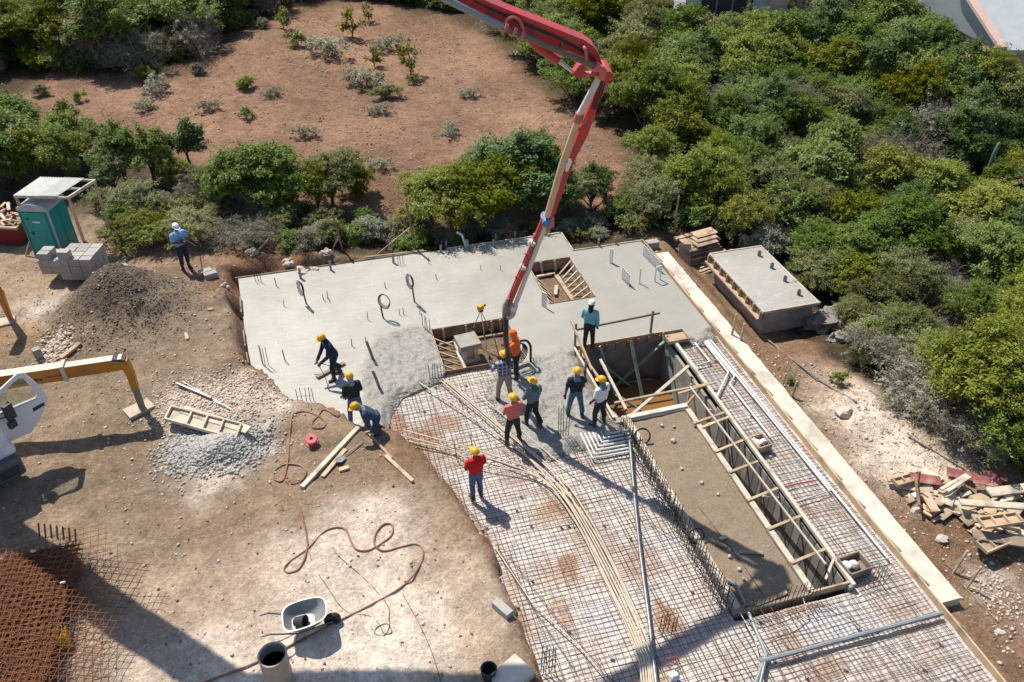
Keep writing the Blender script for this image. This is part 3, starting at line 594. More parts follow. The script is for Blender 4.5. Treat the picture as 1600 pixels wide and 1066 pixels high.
for k in range(7): beam('brace', (9.6, 25.8-k*.38, .0), (9.05, 25.55-k*.33, -.38), .05, .06, M['woodw'], s2)
for k in range(5): beam('brace', (7.95, 25.3-k*.4, -.1), (8.3, 25.0-k*.38, -.4), .05, .05, M['wood'], s2)
beam('floor_batten', (8.2, 25.7, -.42), (8.95, 25.75, -.42), .1, .06, M['plyp'], s2)
for (x, y, a) in ((8.9, 23.75, -.5), (8.3, 23.5, .4), (8.5, 24.3, 1.2)): beam('loose_board', (x, y, -.40), (x+.6*math.cos(a), y+.6*math.sin(a), -.38), .13, .03, M['woodw'])
for o in [q for q in bpy.data.objects if q.name.startswith('loose_board')]: tag(o, 'loose pale board on the soil floor of the far slab shaft', 'board', 'boards in the far shaft')
# concrete stand in the near shaft
cs = thing('concrete_stand', 'small square concrete stand with flat cap in the slab shaft', 'stand', (4.55, 21.6, -.5), .1)
c = W[cs]
for (x, y) in ((-.2, -.2), (.2, -.2), (.2, .2), (-.2, .2)): MB().box(None, (.14, .14, .5), M=c @ Matrix.Translation((x, y, .31))).part('leg', M['concp'], cs)
MB().box(None, (.66, .66, .12), M=c @ Matrix.Translation((0, 0, .06))).part('base', M['concp'], cs); MB().box(None, (.72, .72, .2), M=c @ Matrix.Translation((0, 0, .65))).part('cap', M['conc'], cs)
MB().box(None, (.3, .3, .3), M=c @ Matrix.Translation((0, 0, .25))).part('core', M['concp'], cs)
# survey level on a tripod
tp = thing('survey_level', 'yellow survey level on an aluminium tripod in the slab shaft', 'level', (5.15, 22.2, -.48))
p = Vector((5.15, 22.15, .93))
for (x, y) in ((-.42, .3), (.5, .22), (.06, -.5)):
    q = Vector((5.15+x, 22.15+y, -.46)); b = MB(); b.tube([p, q], .016, 6).part('leg', M['chrome'], tp); MB().tube([p.lerp(q, .55), p.lerp(q, .62)], .028, 6).part('clamp', M['dark'], tp)
MB().lathe([(.09, 0), (.09, .03), (.05, .05)], (p.x, p.y, p.z-.02), 14).part('head', M['dark'], tp)
b = MB(); b.box((p.x, p.y, p.z+.12), (.2, .13, .15), .5).part('body', M['yellow'], tp); MB().tube([(p.x+.08, p.y+.05, p.z+.12), (p.x+.18, p.y+.1, p.z+.12)], .04, 10).part('eyepiece', M['dark'], tp)

# ------------------------------------------------------------------ edge form along the right side, footing
ef = thing('edge_formwork', 'long pale timber edge board with raking stakes along the slab', 'formwork', (12.86, 15, -.3))
for (a, c) in ((4.2, 8.9), (8.9, 13.0), (13.0, 16.9), (16.9, 20.6), (20.6, 24.0), (24.0, 26.5)): beam('board', (12.86, a+.01, -.1), (12.86, c, -.1), .045, .30, M['wood' if a < 20 else 'plyp'], ef)
y = 8.6
while y < 26.2:
    beam('raker', (12.885, y-.05, -.02), (13.13, y-.30-.3*random.random(), -.24), .05, .06, M['wood'], ef); y += 1.12+.2*random.random()
ft = thing('strip_footing', 'pale bare concrete strip footing beside the timber edge board', 'footing', (13.3, 17, -.6))
y = 8.95
for k, e in enumerate((12.1, 15.2, 18.6, 22.0, 25.8)):
    n = 14; V = []; yy0 = y
    b = MB(); ring = [(12.89, yy0), ]
    R_ = [(13.66+.05*mnoise.noise(Vector((0, yy0+(e-yy0)*i/n*2.2, k))), yy0+(e-yy0)*i/n) for i in range(n+1)]; Lf = [(12.89, yy0+(e-yy0)*i/n) for i in range(n+1)]
    V = [(x_, y_, -.24+.012*mnoise.noise(Vector((x_*3, y_*3, 1)))) for x_, y_ in Lf+R_]+[(x_, y_, -.62) for x_, y_ in Lf+R_]; m_ = n+1
    F = [(i, m_+i, m_+i+1, i+1) for i in range(n)]+[(m_+i, 3*m_+i, 3*m_+i+1, m_+i+1) for i in range(n)]+[(0, 2*m_, 3*m_, m_), (n, m_+n, 3*m_+n, 2*m_+n)]
    b.add(V, F).part('strip', M['concp'], ft, True); y = e-.004
# back and left edge boards of the slab
ef2 = thing('edge_formwork', 'weathered timber edge boards along the back of the slab', 'formwork', (3, 28, -.3))
for (x0, y0, x1, y1, mm) in ((-2.8, 27.97, 1.1, 27.97, 'woodg'), (1.6, 28.0, 4.4, 28.0, 'woodg'), (5.2, 27.97, 9.9, 27.97, 'woodw'), (9.93, 27.95, 9.93, 26.5, 'woodw'), (9.95, 26.5, 12.85, 26.5, 'woodw')): beam('board', (x0, y0, -.09), (x1, y1, -.09), .04, .26, M[mm], ef2)
for (x, y) in ((5.2, 28.05), (7.2, 28.03), (8.0, 28.03), (11.0, 26.56), (11.7, 26.56)): beam('stake', (x, y, -.7), (x, y, .32), .07, .05, M['woodg'], ef2)
beam('board', (2.0, 28.1, .05), (4.3, 28.06, .02), .1, .05, M['woodg'], ef2)
ef3 = thing('edge_formwork', 'short rough boards holding the ragged left edge of the slab', 'formwork', (-2.6, 25, -.3))
for (a, c) in (((376, 468), (378, 492)), ((381, 520), (384, 545)), ((386, 555), (389, 572))): beam('board', P(*a, 0.02), P(*c, 0.02), .05, .25, M['woodg'], ef3)
# ------------------------------------------------------------------ starter bars
def cluster(name, label, bars, h, r=.009, m='rebarb', ties=0, group=None, lean=.03, cat='rebar'):
    c = sum((Vector(b) for b in bars), Vector())/len(bars); t = thing(name, label, cat, c, 0, group); tops = []
    for b in bars:
        b = Vector(b); q = b+Vector((random.uniform(-lean, lean), random.uniform(-lean, lean), h*random.uniform(.9, 1.08))); tops.append((b, q)); MB().tube([b+Vector((0, 0, -.06)), q], r, 5).part('bar', M[m], t)
    for k in range(ties):
        f = (k+.6)/(ties+.4); pts = [p.lerp(q, f) for p, q in tops]; MB().tube(pts, .006, 4).part('tie_bar', M[m], t)
    return t
cluster('starter_bars', 'row of black starter bars standing along the planter wall', [(8.07-.03*(k % 2), 10.0+.115*k, -.08) for k in range(58)], .66, .012, ties=5)
cluster('starter_bars', 'second row of black starter bars leaning beside the planter wall', [(7.86+.02*(k % 3), 10.0+.15*k, -.08) for k in range(44)], .5, .010, ties=3)
cluster('starter_bars', 'row of black starter bars across the short end of the planter', [(8.15+.105*k, 9.78, -.08) for k in range(21)], .75, .009, ties=2)
cluster('starter_bars', 'bars fanning out beside the timber box at the trench end', [(11.45+.07*k, 9.72+.1*(k % 2), -.08) for k in range(10)], .55, .008, ties=1, lean=.12)
for (lab, pts, h, tie, mm) in [
  ('four thin bars standing in the slab near its ragged left edge', [(412, 572), (415, 574), (420, 572), (410, 569)], .75, 0, 'rebarb'), ('comb of five starter bars at the left tip of the slab', [(466, 629), (473, 628), (479, 628), (485, 628), (491, 628)], .55, 1, 'rebarb'),
  ('cluster of starter bars at the back corner of the near shaft', [(661, 512), (664, 516), (668, 519), (672, 522)], .6, 0, 'rebarb'), ('cage of starter bars at the front corner of the near shaft', [(672, 592), (676, 591), (680, 589), (685, 588), (690, 586), (693, 585)], .55, 2, 'rebarb'),
  ('tall narrow rebar cage rising from concrete behind the navy shirted worker', [(872, 682), (876, 683), (880, 682), (884, 681), (888, 683)], 1.15, 3, 'rebarb'), ('bundle of dark starter bars at the soil bank beside the mat', [(845, 1048), (849, 1050), (853, 1047), (858, 1050), (862, 1046), (867, 1049)], .9, 3, 'rebarb'),
  ('rusty cluster of starter bars in the middle of the mat', [(1030, 985), (1036, 988), (1043, 984), (1049, 990), (1055, 985), (1040, 978)], .55, 1, 'rust'), ('cluster of thin starter bars at the back edge of the slab', [(789, 379), (792, 379), (795, 378), (798, 378)], .5, 0, 'rust'),
  ('three thin bars at the back left corner of the slab', [(400, 441), (404, 440), (408, 441)], .5, 0, 'rebarb'), ('starter bars on the slab back edge beside the tall posts', [(622, 415), (626, 414), (630, 413)], .4, 0, 'rebarb'), ('pair of starter bars beside the red shirted worker', [(713, 716), (738, 706)], .65, 0, 'rebarb')]:
    cluster('starter_bars', lab, [P(a, c, -.02) for a, c in pts], h, .011, mm, tie)
# ------------------------------------------------------------------ pipe stubs, conduits, coils on the slab
for (px, py, h, r) in [(432, 447, .35, .016), (444, 479, .25, .012), (506, 469, .25, .014), (512, 467, .32, .014), (602, 450, .25, .014), (637, 445, .25, .012), (682, 436, .2, .014), (751, 422, .2, .012), (575, 500, .32, .012), (624, 492, .25, .012), (631, 491, .27, .012), (656, 491, .2, .012), (550, 541, .3, .014), (572, 537, .28, .014), (446, 565, .45, .018), (782, 422, .22, .012), (670, 412, .25, .012), (720, 385, .2, .012), (515, 472, .18, .010), (834, 566, .2, .014)]:
    p = P(px, py); MB().tube([p-Vector((0, 0, .05)), p+Vector((random.uniform(-.03, .03), random.uniform(-.03, .03), h))], r, 7).solo('conduit_stub', M['blk'], 'thin black conduit stub standing up out of the smooth slab', 'conduit', 'conduit stubs in the slab')
for (px, py, h, r) in [(470, 435, .42, .05), (517, 422, .38, .045), (615, 411, .38, .045), (689, 394, .3, .045), (771, 386, .32, .04)]:
    p = P(px, py, 0); MB().lathe([(r, -.05), (r, h), (r*.8, h), (r*.8, h-.1)], p, 12).solo('vent_pipe', M['gpvc'], 'short grey vent pipe on the back edge of the slab', 'pipe', 'vent pipes at the back edge')
p = P(730, 390); b = MB(); b.lathe([(.06, -.05), (.06, .42), (.05, .42), (.05, .3)], p, 12); b.solo('vent_pipe', M['gpvc'], 'thickest grey vent pipe on the back edge of the slab beside a capped tube', 'pipe')
MB().tube([P(728, 386), P(728, 386)+Vector((-.12, .1, .5)), P(728, 386)+Vector((-.3, .15, .62))], .045, 9).solo('bent_tube', M['pvc'], 'bent tube with pale tip leaning at the slab back edge', 'pipe')
for (a, h1, lab) in [((584, 562), .75, 'thick dark pipe stub in the rough fresh concrete'), ((594, 607), .7, 'thick dark pipe stub at the edge of the rough concrete')]:
    p = P(*a); MB().tube(spl([p-Vector((0, 0, .1)), p+Vector((-.08, .02, .35)), p+Vector((-.16, .05, h1))], 4), .045, 8).solo('pipe_stub', M['rock'], lab, 'pipe')
def coil(px, py, h, r, lab, side=1, turns=4):
    p = P(px, py); t = thing('conduit_coil', lab, 'conduit', p); MB().tube([p-Vector((0, 0, .05)), p+Vector((-.03, .02, h*.6)), p+Vector((-.04, .02, h))], .028, 8).part('stem', M['blk'], t)
    c = p+Vector((side*r*.45, .0, h+r*.85)); ax = Vector((.55, .82, 0)).normalized() if side > 0 else Vector((.93, .36, 0)).normalized()
    u = Vector((-ax.y, ax.x, 0)); v = Vector((0, 0, 1.3))
    for k in range(turns):
        rr = r*(1-.06*k)*random.uniform(.95, 1.05); sh = ax*(.035*(k-1.5)*.7); pts = [c+sh+u*math.cos(a)*rr*random.uniform(.98, 1.02)+v*math.sin(a)*rr for a in np.linspace(0, 2*math.pi, 22)]
        MB().tube(pts, .011, 6, False).part('loop', M['blk'], t, True)
coil(479, 475, .5, .22, 'black conduit stem with slim coil at the left of the slab', -1); coil(599, 497, .5, .22, 'black conduit stem topped by a round coil in mid slab', 1); coil(648, 472, .7, .22, 'tall black conduit stem with a coil nearest the back of the slab', -1)
# coil by the hose man: stem, goose neck, ring
p = P(829, 568); t = thing('conduit_coil', 'big black conduit coil with goose neck stem behind the hose worker', 'conduit', p)
MB().tube(spl([p-Vector((0, 0, .05)), p+Vector((0, 0, .4)), p+Vector((-.02, 0, .72)), p+Vector((-.14, .02, .92)), p+Vector((-.35, .03, .95))], 6), .04, 8).part('stem', M['blk'], t, True)
c = p+Vector((-.42, 0, .55))
for k in range(5):
    rr = .38*(1-.07*k); MB().tube([c+Vector((math.cos(a)*rr*.8, .05*(k-2)+.1*math.cos(a), math.sin(a)*rr)) for a in np.linspace(0, 2*math.pi, 26)], .018, 6, False).part('loop', M['blk'], t, True)
# black loops at the planter
for (px, py, r, lab) in [(1003, 683, .26, 'black cable loop hanging at the near corner of the water pit'), (1088, 838, .22, 'black cable loop on the planter wall board')]:
    c = P(px, py, .15); t = thing('cable_loop', lab, 'cable', c-Vector((0, 0, .2)))
    for k in range(3): MB().tube([c+Vector((math.cos(a)*r*(1-.05*k), math.sin(a)*r*.45, math.sin(a)*r*.75+.02*k)) for a in np.linspace(0, 2*math.pi, 24)], .016, 6, False).part('loop', M['blk'], t, True)
# white pipes standing in the slab
def comb(a, b, n, h, lab, cap=False):
    p, q = P(*a), P(*b); t = thing('pipe_manifold', lab, 'pipes', (p+q)/2)
    for k in range(n): s_ = p.lerp(q, k/(n-1)); MB().tube([s_-Vector((0, 0, .05)), s_+Vector((0, 0, h))], .028, 8).part('pipe', M['pvc'], t, True)
    if cap: MB().tube([p+Vector((0, 0, h)), q+Vector((0, 0, h))], .028, 8).part('header', M['pvc'], t, True)
comb((1005, 399), (1030, 425), 12, .45, 'long row of white pipe stubs standing at the right slab edge'); comb((972, 436), (982, 447), 5, .5, 'short row of five white pipe stubs standing in the slab'); comb((1023, 440), (1031, 437), 2, .6, 'white staple shaped pipe pair near the right slab edge', True); comb((953, 411), (956, 411), 2, .62, 'pair of tall white pipes standing close together in the slab')
p = P(999, 443); MB().tube([p-Vector((0, 0, .05)), p+Vector((0, 0, .66))], .028, 8).solo('white_pipe', M['pvc'], 'single tall white pipe standing in the slab', 'pipe')
comb((847, 478), (853, 482), 4, .62, 'white conduits rising at the front corner of the far shaft')
# white pipes laid on the mat
def pipe(pts, r, m, lab, cat='pipe', group=None, z=-.015, name='laid_pipe', smooth=True):
    return MB().tube([P(a, c, z) for a, c in pts], r, 8).solo(name, m, lab, cat, group, smooth)
pipe([(1110, 531), (1388, 873), (1355, 880)], .028, M['pvc'], 'longest white pipe laid along the timber edge board'); pipe([(1106, 532), (1297, 767), (1243, 785)], .028, M['pvc'], 'white pipe running beside the longest one, ending in a right angle', z=-.01)
pipe([(1101, 535), (1138, 582), (1119, 622)], .034, M['pvc'], 'white pipe with a bent branch pointing back to the trench'); pipe([(1103, 533), (1148, 588), (1140, 600), (1205, 684)], .03, M['pvc'], 'white pipe with a dog-leg running to the plywood box', z=-.012)
pipe([(1086, 536), (1109, 565), (1084, 573)], .028, M['pvc'], 'short right-angled white pipe near the plywood tray')
for k in range(7):
    sl_ = 20/41; x0_, y1_ = 906+6.6*k, 716-5.6*k; yc = (y1_-.18*(x0_-sl_*675-926))/(1+.18*sl_); xc = x0_+sl_*(yc-675)
    pipe([(x0_, 675), (xc, yc), (986, yc-.18*(986-xc))], .032, M['pvc'], 'white right-angled pipe in the nested set beside the planter corner', group='nested white pipes', z=-.0)
# cream conduits sweeping over the mat
for k, pts in enumerate([[(692, 592), (760, 650), (860, 735), (905, 800), (960, 900), (1010, 1010), (1022, 1075)], [(696, 592), (770, 655), (868, 738), (915, 800), (968, 900), (1014, 1010), (1026, 1075)], [(640, 690), (760, 715), (850, 750), (900, 800), (955, 900), (1004, 1010), (1016, 1075)],
        [(630, 672), (750, 705), (855, 745), (908, 800), (963, 895), (1007, 1005), (1019, 1075)], [(655, 598), (720, 640), (850, 735), (896, 800), (950, 900), (1000, 1010), (1012, 1075)], [(688, 594), (800, 690), (890, 790), (945, 900), (996, 1010), (1008, 1075)], [(625, 680), (700, 700), (745, 725), (840, 745), (893, 805), (940, 895), (992, 1010), (1004, 1075)]]):
    MB().tube(spl([P(a, c, .0+.006*k) for a, c in pts], 8), .021, 6).solo('cream_conduit', M['cream'], 'cream flexible conduit in the bundle curving across the steel mat', 'conduit', 'bundle of cream conduits', True)
pipe([(740, 610), (800, 660), (870, 720), (905, 745)], .014, M['cream'], 'thin cream conduit running past the workers feet into the mat', 'conduit', z=.03)
pipe([(770, 850), (830, 940), (905, 1010), (960, 1075)], .014, M['cream'], 'thin cream conduit along the soil bank side of the mat', 'conduit', z=0)
pipe([(1080, 830), (1130, 910), (1180, 1000), (1195, 1075)], .012, M['cream'], 'thin cream conduit beside the planter starter bars', 'conduit', z=0)
pipe([(1255, 935), (1262, 960), (1240, 975), (1200, 990)], .012, M['cream'], 'thin cream conduit curling out at the planter end', 'conduit', z=0.01)
# long grey tube and others on the mat
MB().tube(spl([P(984, 690, .12), P(990, 760, .02), P(1000, 860, .02), P(1013, 960, .02), P(1026, 1075, .02)], 6), .042, 10).solo('steel_tube', M['steelp'], 'long dark grey tube lying lengthwise across the steel mat', 'tube', smooth=True)
pipe([(1187, 1034), (1472, 958)], .055, M['gpvc'], 'thick grey pipe lying across the mat towards the edge board', z=.02)
pipe([(1170, 958), (1197, 1022), (1178, 1075)], .042, M['gpvc'], 'dark grey bent pipe running out from the planter end', z=.015)
pipe([(1198, 1022), (1186, 1075)], .04, M['steelp'], 'second grey pipe branching beside the dark bent one', z=.015)
M['redtape'] = mat('red_tape', (.42, .05, .045, 1), (.30, .05, .045, 1), .6, 6)
MB().tube(spl([P(1225, 761, -.03), P(1245, 756, -.03), P(1262, 753, -.03), P(1277, 750, -.03)], 4), .018, 5).solo('red_tape', M['redtape'], 'red marking tape tied across the mat beside the trench', 'tape')
MB().tube([P(1042, 1022, .0), P(1062, 1032, .0), P(1046, 1044, .0), P(1040, 1030, .0), P(1058, 1026, .0)], .012, 5).solo('red_tape', M['redtape'], 'knot of red tape on the mat beside a clear bag', 'tape')
lump('clear_bag', P(1053, 1058, -.02), .12, M['bag'], 'crumpled clear bag lying on the steel mat', 'bag')
# rubble and offcuts on the planter bed
for (px, py) in ((1034, 665), (1053, 667), (1052, 690), (1065, 733), (1096, 755), (1122, 773), (1155, 890), (1140, 870), (1162, 905)): lump('stone', P(px, py, -.03), random.uniform(.04, .08), M['stone'], 'small pale stone on the planter bed soil', 'stone', 'stones on the planter bed')
for k, (a, c) in enumerate([((1118, 848), (1135, 855)), ((1155, 862), (1192, 864)), ((1125, 842), (1136, 838)), ((1180, 945), (1230, 925))]): beam('board_offcut', P(*a, .0), P(*c, .0), .1, .03, M['woodg' if k < 2 else 'plyp']); tag(bpy.data.objects['board_offcut' if k == 0 else 'board_offcut.%03d' % k], 'timber offcut lying on the planter bed soil', 'board', 'offcuts on the planter bed')
MB().tube(spl([P(1135, 905, .03), P(1150, 915, .03), P(1165, 945, .03)], 5), .04, 8).solo('bent_pipe', M['gpvc'], 'short pale grey elbow pipe at the planter end', 'pipe', smooth=True)

# ------------------------------------------------------------------ concrete tank on the right
tk = thing('concrete_tank', 'separate concrete tank with smooth fresh lid beyond the footing', 'tank', (16.05, 22.7, -.95))
MB().bx(15.12, 20.85, -1.5, 17.08, 24.7, -.12).part('wall', M['conc'], tk)
b = MB(); b.bx(14.98, 20.72, -.12, 17.14, 24.8, .0); lid = b.part('lid', M['slab'], tk)
for (x, y) in ((16.72, 24.2), (16.72, 23.25), (16.72, 22.3), (16.72, 21.35)): MB().lathe([(.07, -.05), (.07, .2), (.055, .2), (.055, .08)], (x, y, 0), 14).part('vent', M['rock'], lid)
tf = thing('tank_formwork', 'bayed timber formwork along the side of the separate tank', 'formwork', (14.9, 22.7, -.5))
beam('top_rail', (14.95, 20.68, .0), (14.95, 24.85, .0), .06, .07, M['woodw'], tf); beam('bottom_rail', (14.88, 20.75, -.33), (14.88, 24.85, -.33), .18, .06, M['plyp'], tf)
beam('panel', (14.97, 20.7, -.17), (14.97, 24.8, -.17), .02, .28, M['ply'], tf)
for k in range(9): beam('stud', (14.9, 20.78+k*.5, -.01), (14.9, 20.78+k*.5, -.31), .07, .05, M['plyp'], tf)
beam('front_rail', (14.9, 20.69, -.02), (17.2, 20.69, -.02), .05, .1, M['woodw'], tf); beam('back_rail', (14.95, 24.84, -.02), (17.2, 24.84, -.02), .05, .09, M['woodw'], tf); beam('side_rail', (17.17, 20.7, -.03), (17.17, 24.85, -.03), .05, .07, M['woodw'], tf)
# stakes and pegs around the site
for (a, z0, h, lab, dx) in [((1053, 362), -.5, 1.6, 'tall brown stake behind the board pile by the slab corner', .03), ((1141, 533), -.5, 1.1, 'wooden peg between the footing and the tank', .05), ((1155, 542), -.5, .95, 'wooden peg beside another near the tank corner', .03), ((1219, 612), -.5, .7, 'pale peg beside the footing near bare pink ground', .06), ((1236, 622), -.5, .65, 'leaning peg beside the footing near bare pink ground', .08), ((1487, 895), -.5, .75, 'peg beside the lower end of the footing', .2), ((1508, 920), -.5, .75, 'red tipped peg at the end of the footing', .18),
        ((333, 500), .2, .45, 'short upright timber stub in the soil left of the slab', 0), ((563, 395), -.1, 0, '', 0)]:
    if not lab: continue
    p = P(*a, z0); beam('timber_stake', p-Vector((0, 0, .3)), p+Vector((dx, .02, h)), .06 if h > .5 else .2, .045 if h > .5 else .12, M['ply' if h > 1.2 else 'wood']); tag([o for o in bpy.data.objects if o.name.startswith('timber_stake')][-1], lab, 'stake')
for (a, z0, h, br, lab) in [((652, 400), -.3, 2.3, (585, 398), 'tallest timber post with a long brace behind the slab'), ((540, 403), -.2, 1.9, (511, 402), 'leaning timber post with short brace behind the slab'), ((424, 398), .1, .65, (394, 397), 'short braced timber peg by the dug bank')]:
    p = P(*a, z0); t = thing('braced_post', lab, 'post', p); top = p+Vector((-.25 if h > 1 else 0, .15, h)); beam('post', p-Vector((0, 0, .3)), top, .07, .06, M['ply'], t)
    q = P(br[0], br[1], z0); beam('brace', q-Vector((0, 0, .1)), p.lerp(top, .55 if h > 2.2 else .5 if h > 1 else .9), .05, .06, M['wood'], t)
# ------------------------------------------------------------------ concrete pump boom (its place was found from its pixels and its shadow)
K = Vector((6.85, 16.75, 10.5)); E2 = K+Vector((-6.9, .45, 3.45)); TIP = Vector((4.98, 18.05, 3.85))
BN = (TIP-K).cross(E2-K).normalized()              # across the boom, pointing away from the camera
if BN.y < 0: BN = -BN
def BP(px, py, off=0.0):                            # pixel on the boom's own vertical plane (off: metres sideways)
    d = ray(px, py); o = Vector((0, 0, CAMH)); c = K+BN*off; return o+d*((c-o).dot(BN)/d.dot(BN))
PT0 = Vector((-11.1, 20.7, 4.0)); E1 = Vector((-6.5, 18.0, 12.6))
bm_ = thing('pump_boom', 'tall red jointed concrete pump boom reaching over the slab', 'pump boom', PT0)
def plate(name, pix, th, m, parent, off=0):
    pts = [BP(a, c, off) for a, c in pix]; n = len(pts); A = [p-BN*th/2 for p in pts]; B = [p+BN*th/2 for p in pts]; b = MB()
    b.add(A+B, [tuple(range(n)), tuple(reversed(range(n, 2*n)))]+[(i, n+i, n+(i+1) % n, (i+1) % n) for i in range(n)]); return b.part(name, m, parent)
u3 = (E2-K).normalized(); v3 = BN.cross(u3); v3 = v3 if v3.z > 0 else -v3
a0, a1 = BP(767, 0), BP(720, 0); far = (E2-K).length-(a0-K).dot(u3)
# upper visible section: traced outline, continued past the frame to its far joint
pts = [BP(*q) for q in ((767, 0), (910, 57), (925, 67), (934, 80), (938, 95), (944, 104), (950, 112), (946, 120), (934, 118), (926, 108), (910, 84), (820, 49), (765, 21), (720, 0))]
pts = [a0+u3*far-v3*.0]+pts+[a1+u3*(far-.3)+v3*.02]
n = len(pts); b = MB(); A = [p-BN*.16 for p in pts]; B = [p+BN*.16 for p in pts]
b.add(A+B, [tuple(range(n)), tuple(reversed(range(n, 2*n)))]+[(i, n+i, n+(i+1) % n, (i+1) % n) for i in range(n)]); arm3 = b.part('upper_arm', M['red'], bm_)
MB().tube([BP(695, -2, -.34)+u3*(far*.6), BP(695, -2, -.34), BP(789, 44, -.34)], .072, 12).part('delivery_pipe', M['gpvc'], bm_, True)
M['brownpipe'] = mat('muddy_pipe', (.19, .125, .095, 1), (.13, .09, .07, 1), .6, 4); MB().tube([BP(789, 44, -.34), BP(934, 106, -.34)], .062, 12).part('delivery_pipe', M['brownpipe'], bm_, True)
M['redl'] = mat('faded_red_paint', (.50, .15, .13, 1), (.40, .11, .10, 1), .45, 4)
for (a, c) in (((786, 42), (790, 45)), ((800, 48), (804, 51)), ((812, 54), (816, 57)), ((928, 103), (933, 106))): MB().tube([BP(*a, -.34), BP(*c, -.34)], .11, 12).part('pipe_clamp', M['redl'], bm_, True)
MB().tube(spl([BP(786, 41, -.34), BP(793, 30, -.26), BP(803, 27, -.2), BP(813, 34, -.22), BP(817, 47, -.28), BP(816, 56, -.34)], 5), .035, 8).part('pipe_bracket', M['redl'], bm_, True)
MB().tube(spl([BP(910, 73, -.18), BP(914, 76, -.3), BP(916, 86, -.34), BP(916, 98, -.34)], 5), .035, 8).part('pipe_bracket', M['redl'], bm_, True)
cyl = MB().tube([BP(822, 55), BP(838, 72), BP(872, 95)], [.06, .1, .1], 12).part('cylinder', M['red'], bm_, True); MB().tube([BP(872, 95), BP(896, 113)], .045, 10).part('rod', M['chrome'], cyl, True)
plate('linkage', ((894, 113), (903, 100), (915, 98), (910, 116), (903, 121)), .2, M['red'], bm_); plate('linkage', ((905, 114), (930, 112), (932, 117), (906, 120)), .12, M['redl'], bm_)
MB().tube([BP(945, 110)-BN*.3, BP(945, 110)+BN*.24], .13, 14).part('joint_pin', M['red'], bm_, True)
MB().tube(spl([BP(932, 105, -.34), BP(942, 110, -.36), BP(940, 122, -.3)], 5), .085, 10).part('pipe_elbow', M['redl'], bm_, True)
# lower section: red box with the dusty pipe at its side
plate('lower_arm', ((938, 116), (948, 118), (917, 207), (894, 251), (864, 335), (855, 338), (880, 262), (908, 190), (921, 160)), .24, M['red'], bm_)
MB().tube([BP(937, 120, -.13), BP(906, 178, -.13)], .078, 12).part('delivery_pipe', M['offw'], bm_, True); MB().tube([BP(906, 178, -.13), BP(902, 190, -.13)], .105, 12).part('pipe_clamp', M['redl'], bm_, True)
MB().tube([BP(903, 188, -.13), BP(878, 258, -.13), BP(855, 338, -.13)], .08, 12).part('delivery_pipe', M['tan'], bm_, True)
MB().tube([BP(931, 131), BP(947, 131)], .2, 4).part('collar', M['redl'], bm_)
MB().tube(spl([BP(904, 182, -.2), BP(911, 192, -.3), BP(917, 182, -.2)], 5), .03, 6).part('pipe_bracket', M['redl'], bm_, True)
plate('logo_plate', ((886, 251), (892, 247), (894, 253), (887, 268), (883, 268)), .02, M['white'], bm_, -.14)
# tip section
b = MB(); b.tube([BP(855, 337), BP(856, 352)], .17, 10); b.part('joint', M['redl'], bm_, True); MB().tube([BP(852, 341)-BN*.22, BP(852, 341)+BN*.15], .1, 10).part('joint_pin', M['blue'], bm_, True)
plate('tip_arm', ((847, 342), (853, 345), (800, 470), (793, 468)), .16, M['red'], bm_)
MB().tube([BP(854, 348, -.08), BP(803, 483, -.08)], .062, 12).part('delivery_pipe', M['offw'], bm_, True)
for (a, c) in (((832, 377), (830, 381)), ((818, 415), (816, 419)), ((804, 477), (802, 484))): MB().tube([BP(*a, -.08), BP(*c, -.08)], .1, 10).part('pipe_clamp', M['offw'], bm_, True)
e = BP(803, 483, -.08); h0 = BP(791, 492, -.05)
MB().tube(spl([e, BP(800, 492, -.08), BP(795, 495, -.06), h0], 5), .085, 10).part('pipe_elbow', M['drum'], bm_, True)
MB().tube([BP(797, 466), BP(792, 480), BP(791, 497)], [.09, .13, .12], 10).part('end_bracket', M['rock'], bm_, True)
hb = Vector((5.45, 19.55, .25)); hb = P(796, 602, .3)
MB().tube(spl([h0+Vector((0, 0, .1)), h0+Vector((.0, .05, -.8)), h0.lerp(hb, .55)+Vector((0, 0, .05)), h0.lerp(hb, .8), hb], 6), [.075]*5+[.078]*20, 12).part('end_hose', M['blk'], bm_, True)
for k, off in enumerate((.0, .05, .10)):
    MB().tube(spl([BP(740+8*k, 2+4*k, -.19), BP(800+6*k, 28+4*k, -.19), BP(870+4*k, 58+3*k, -.19), BP(918+2*k, 84+3*k, -.20), BP(938+2*k, 104+2*k, -.26), BP(940+3*k, 125+k, -.2), BP(925+3*k, 170+k, -.16)], 6), .014, 6).part('hydraulic_line', M['blk'], bm_, True)
for (a, c) in ((770, 12), (835, 40), (880, 60)): MB().beam(BP(a, c, -.175), BP(a-8, c+24, -.175), .03, .05).part('line_bracket', M['iron'], bm_)
for (a, c) in ((917, 205), (897, 255), (879, 300)): MB().tube([BP(a, c, 0), BP(a-14, c-4, -.13)], .05, 8).part('pipe_bracket', M['red'], bm_, True)
for (a, c) in ((839, 366), (826, 396), (811, 432)): MB().tube([BP(a-6, c, 0), BP(a+4, c+2, -.08)], .03, 8).part('pipe_bracket', M['redl'], bm_, True)
MB().tube(spl([BP(846, 346, -.12), BP(838, 366, -.16), BP(820, 405, -.14), BP(800, 452, -.14), BP(794, 480, -.16)], 6), .012, 6).part('hydraulic_line', M['blk'], bm_, True)
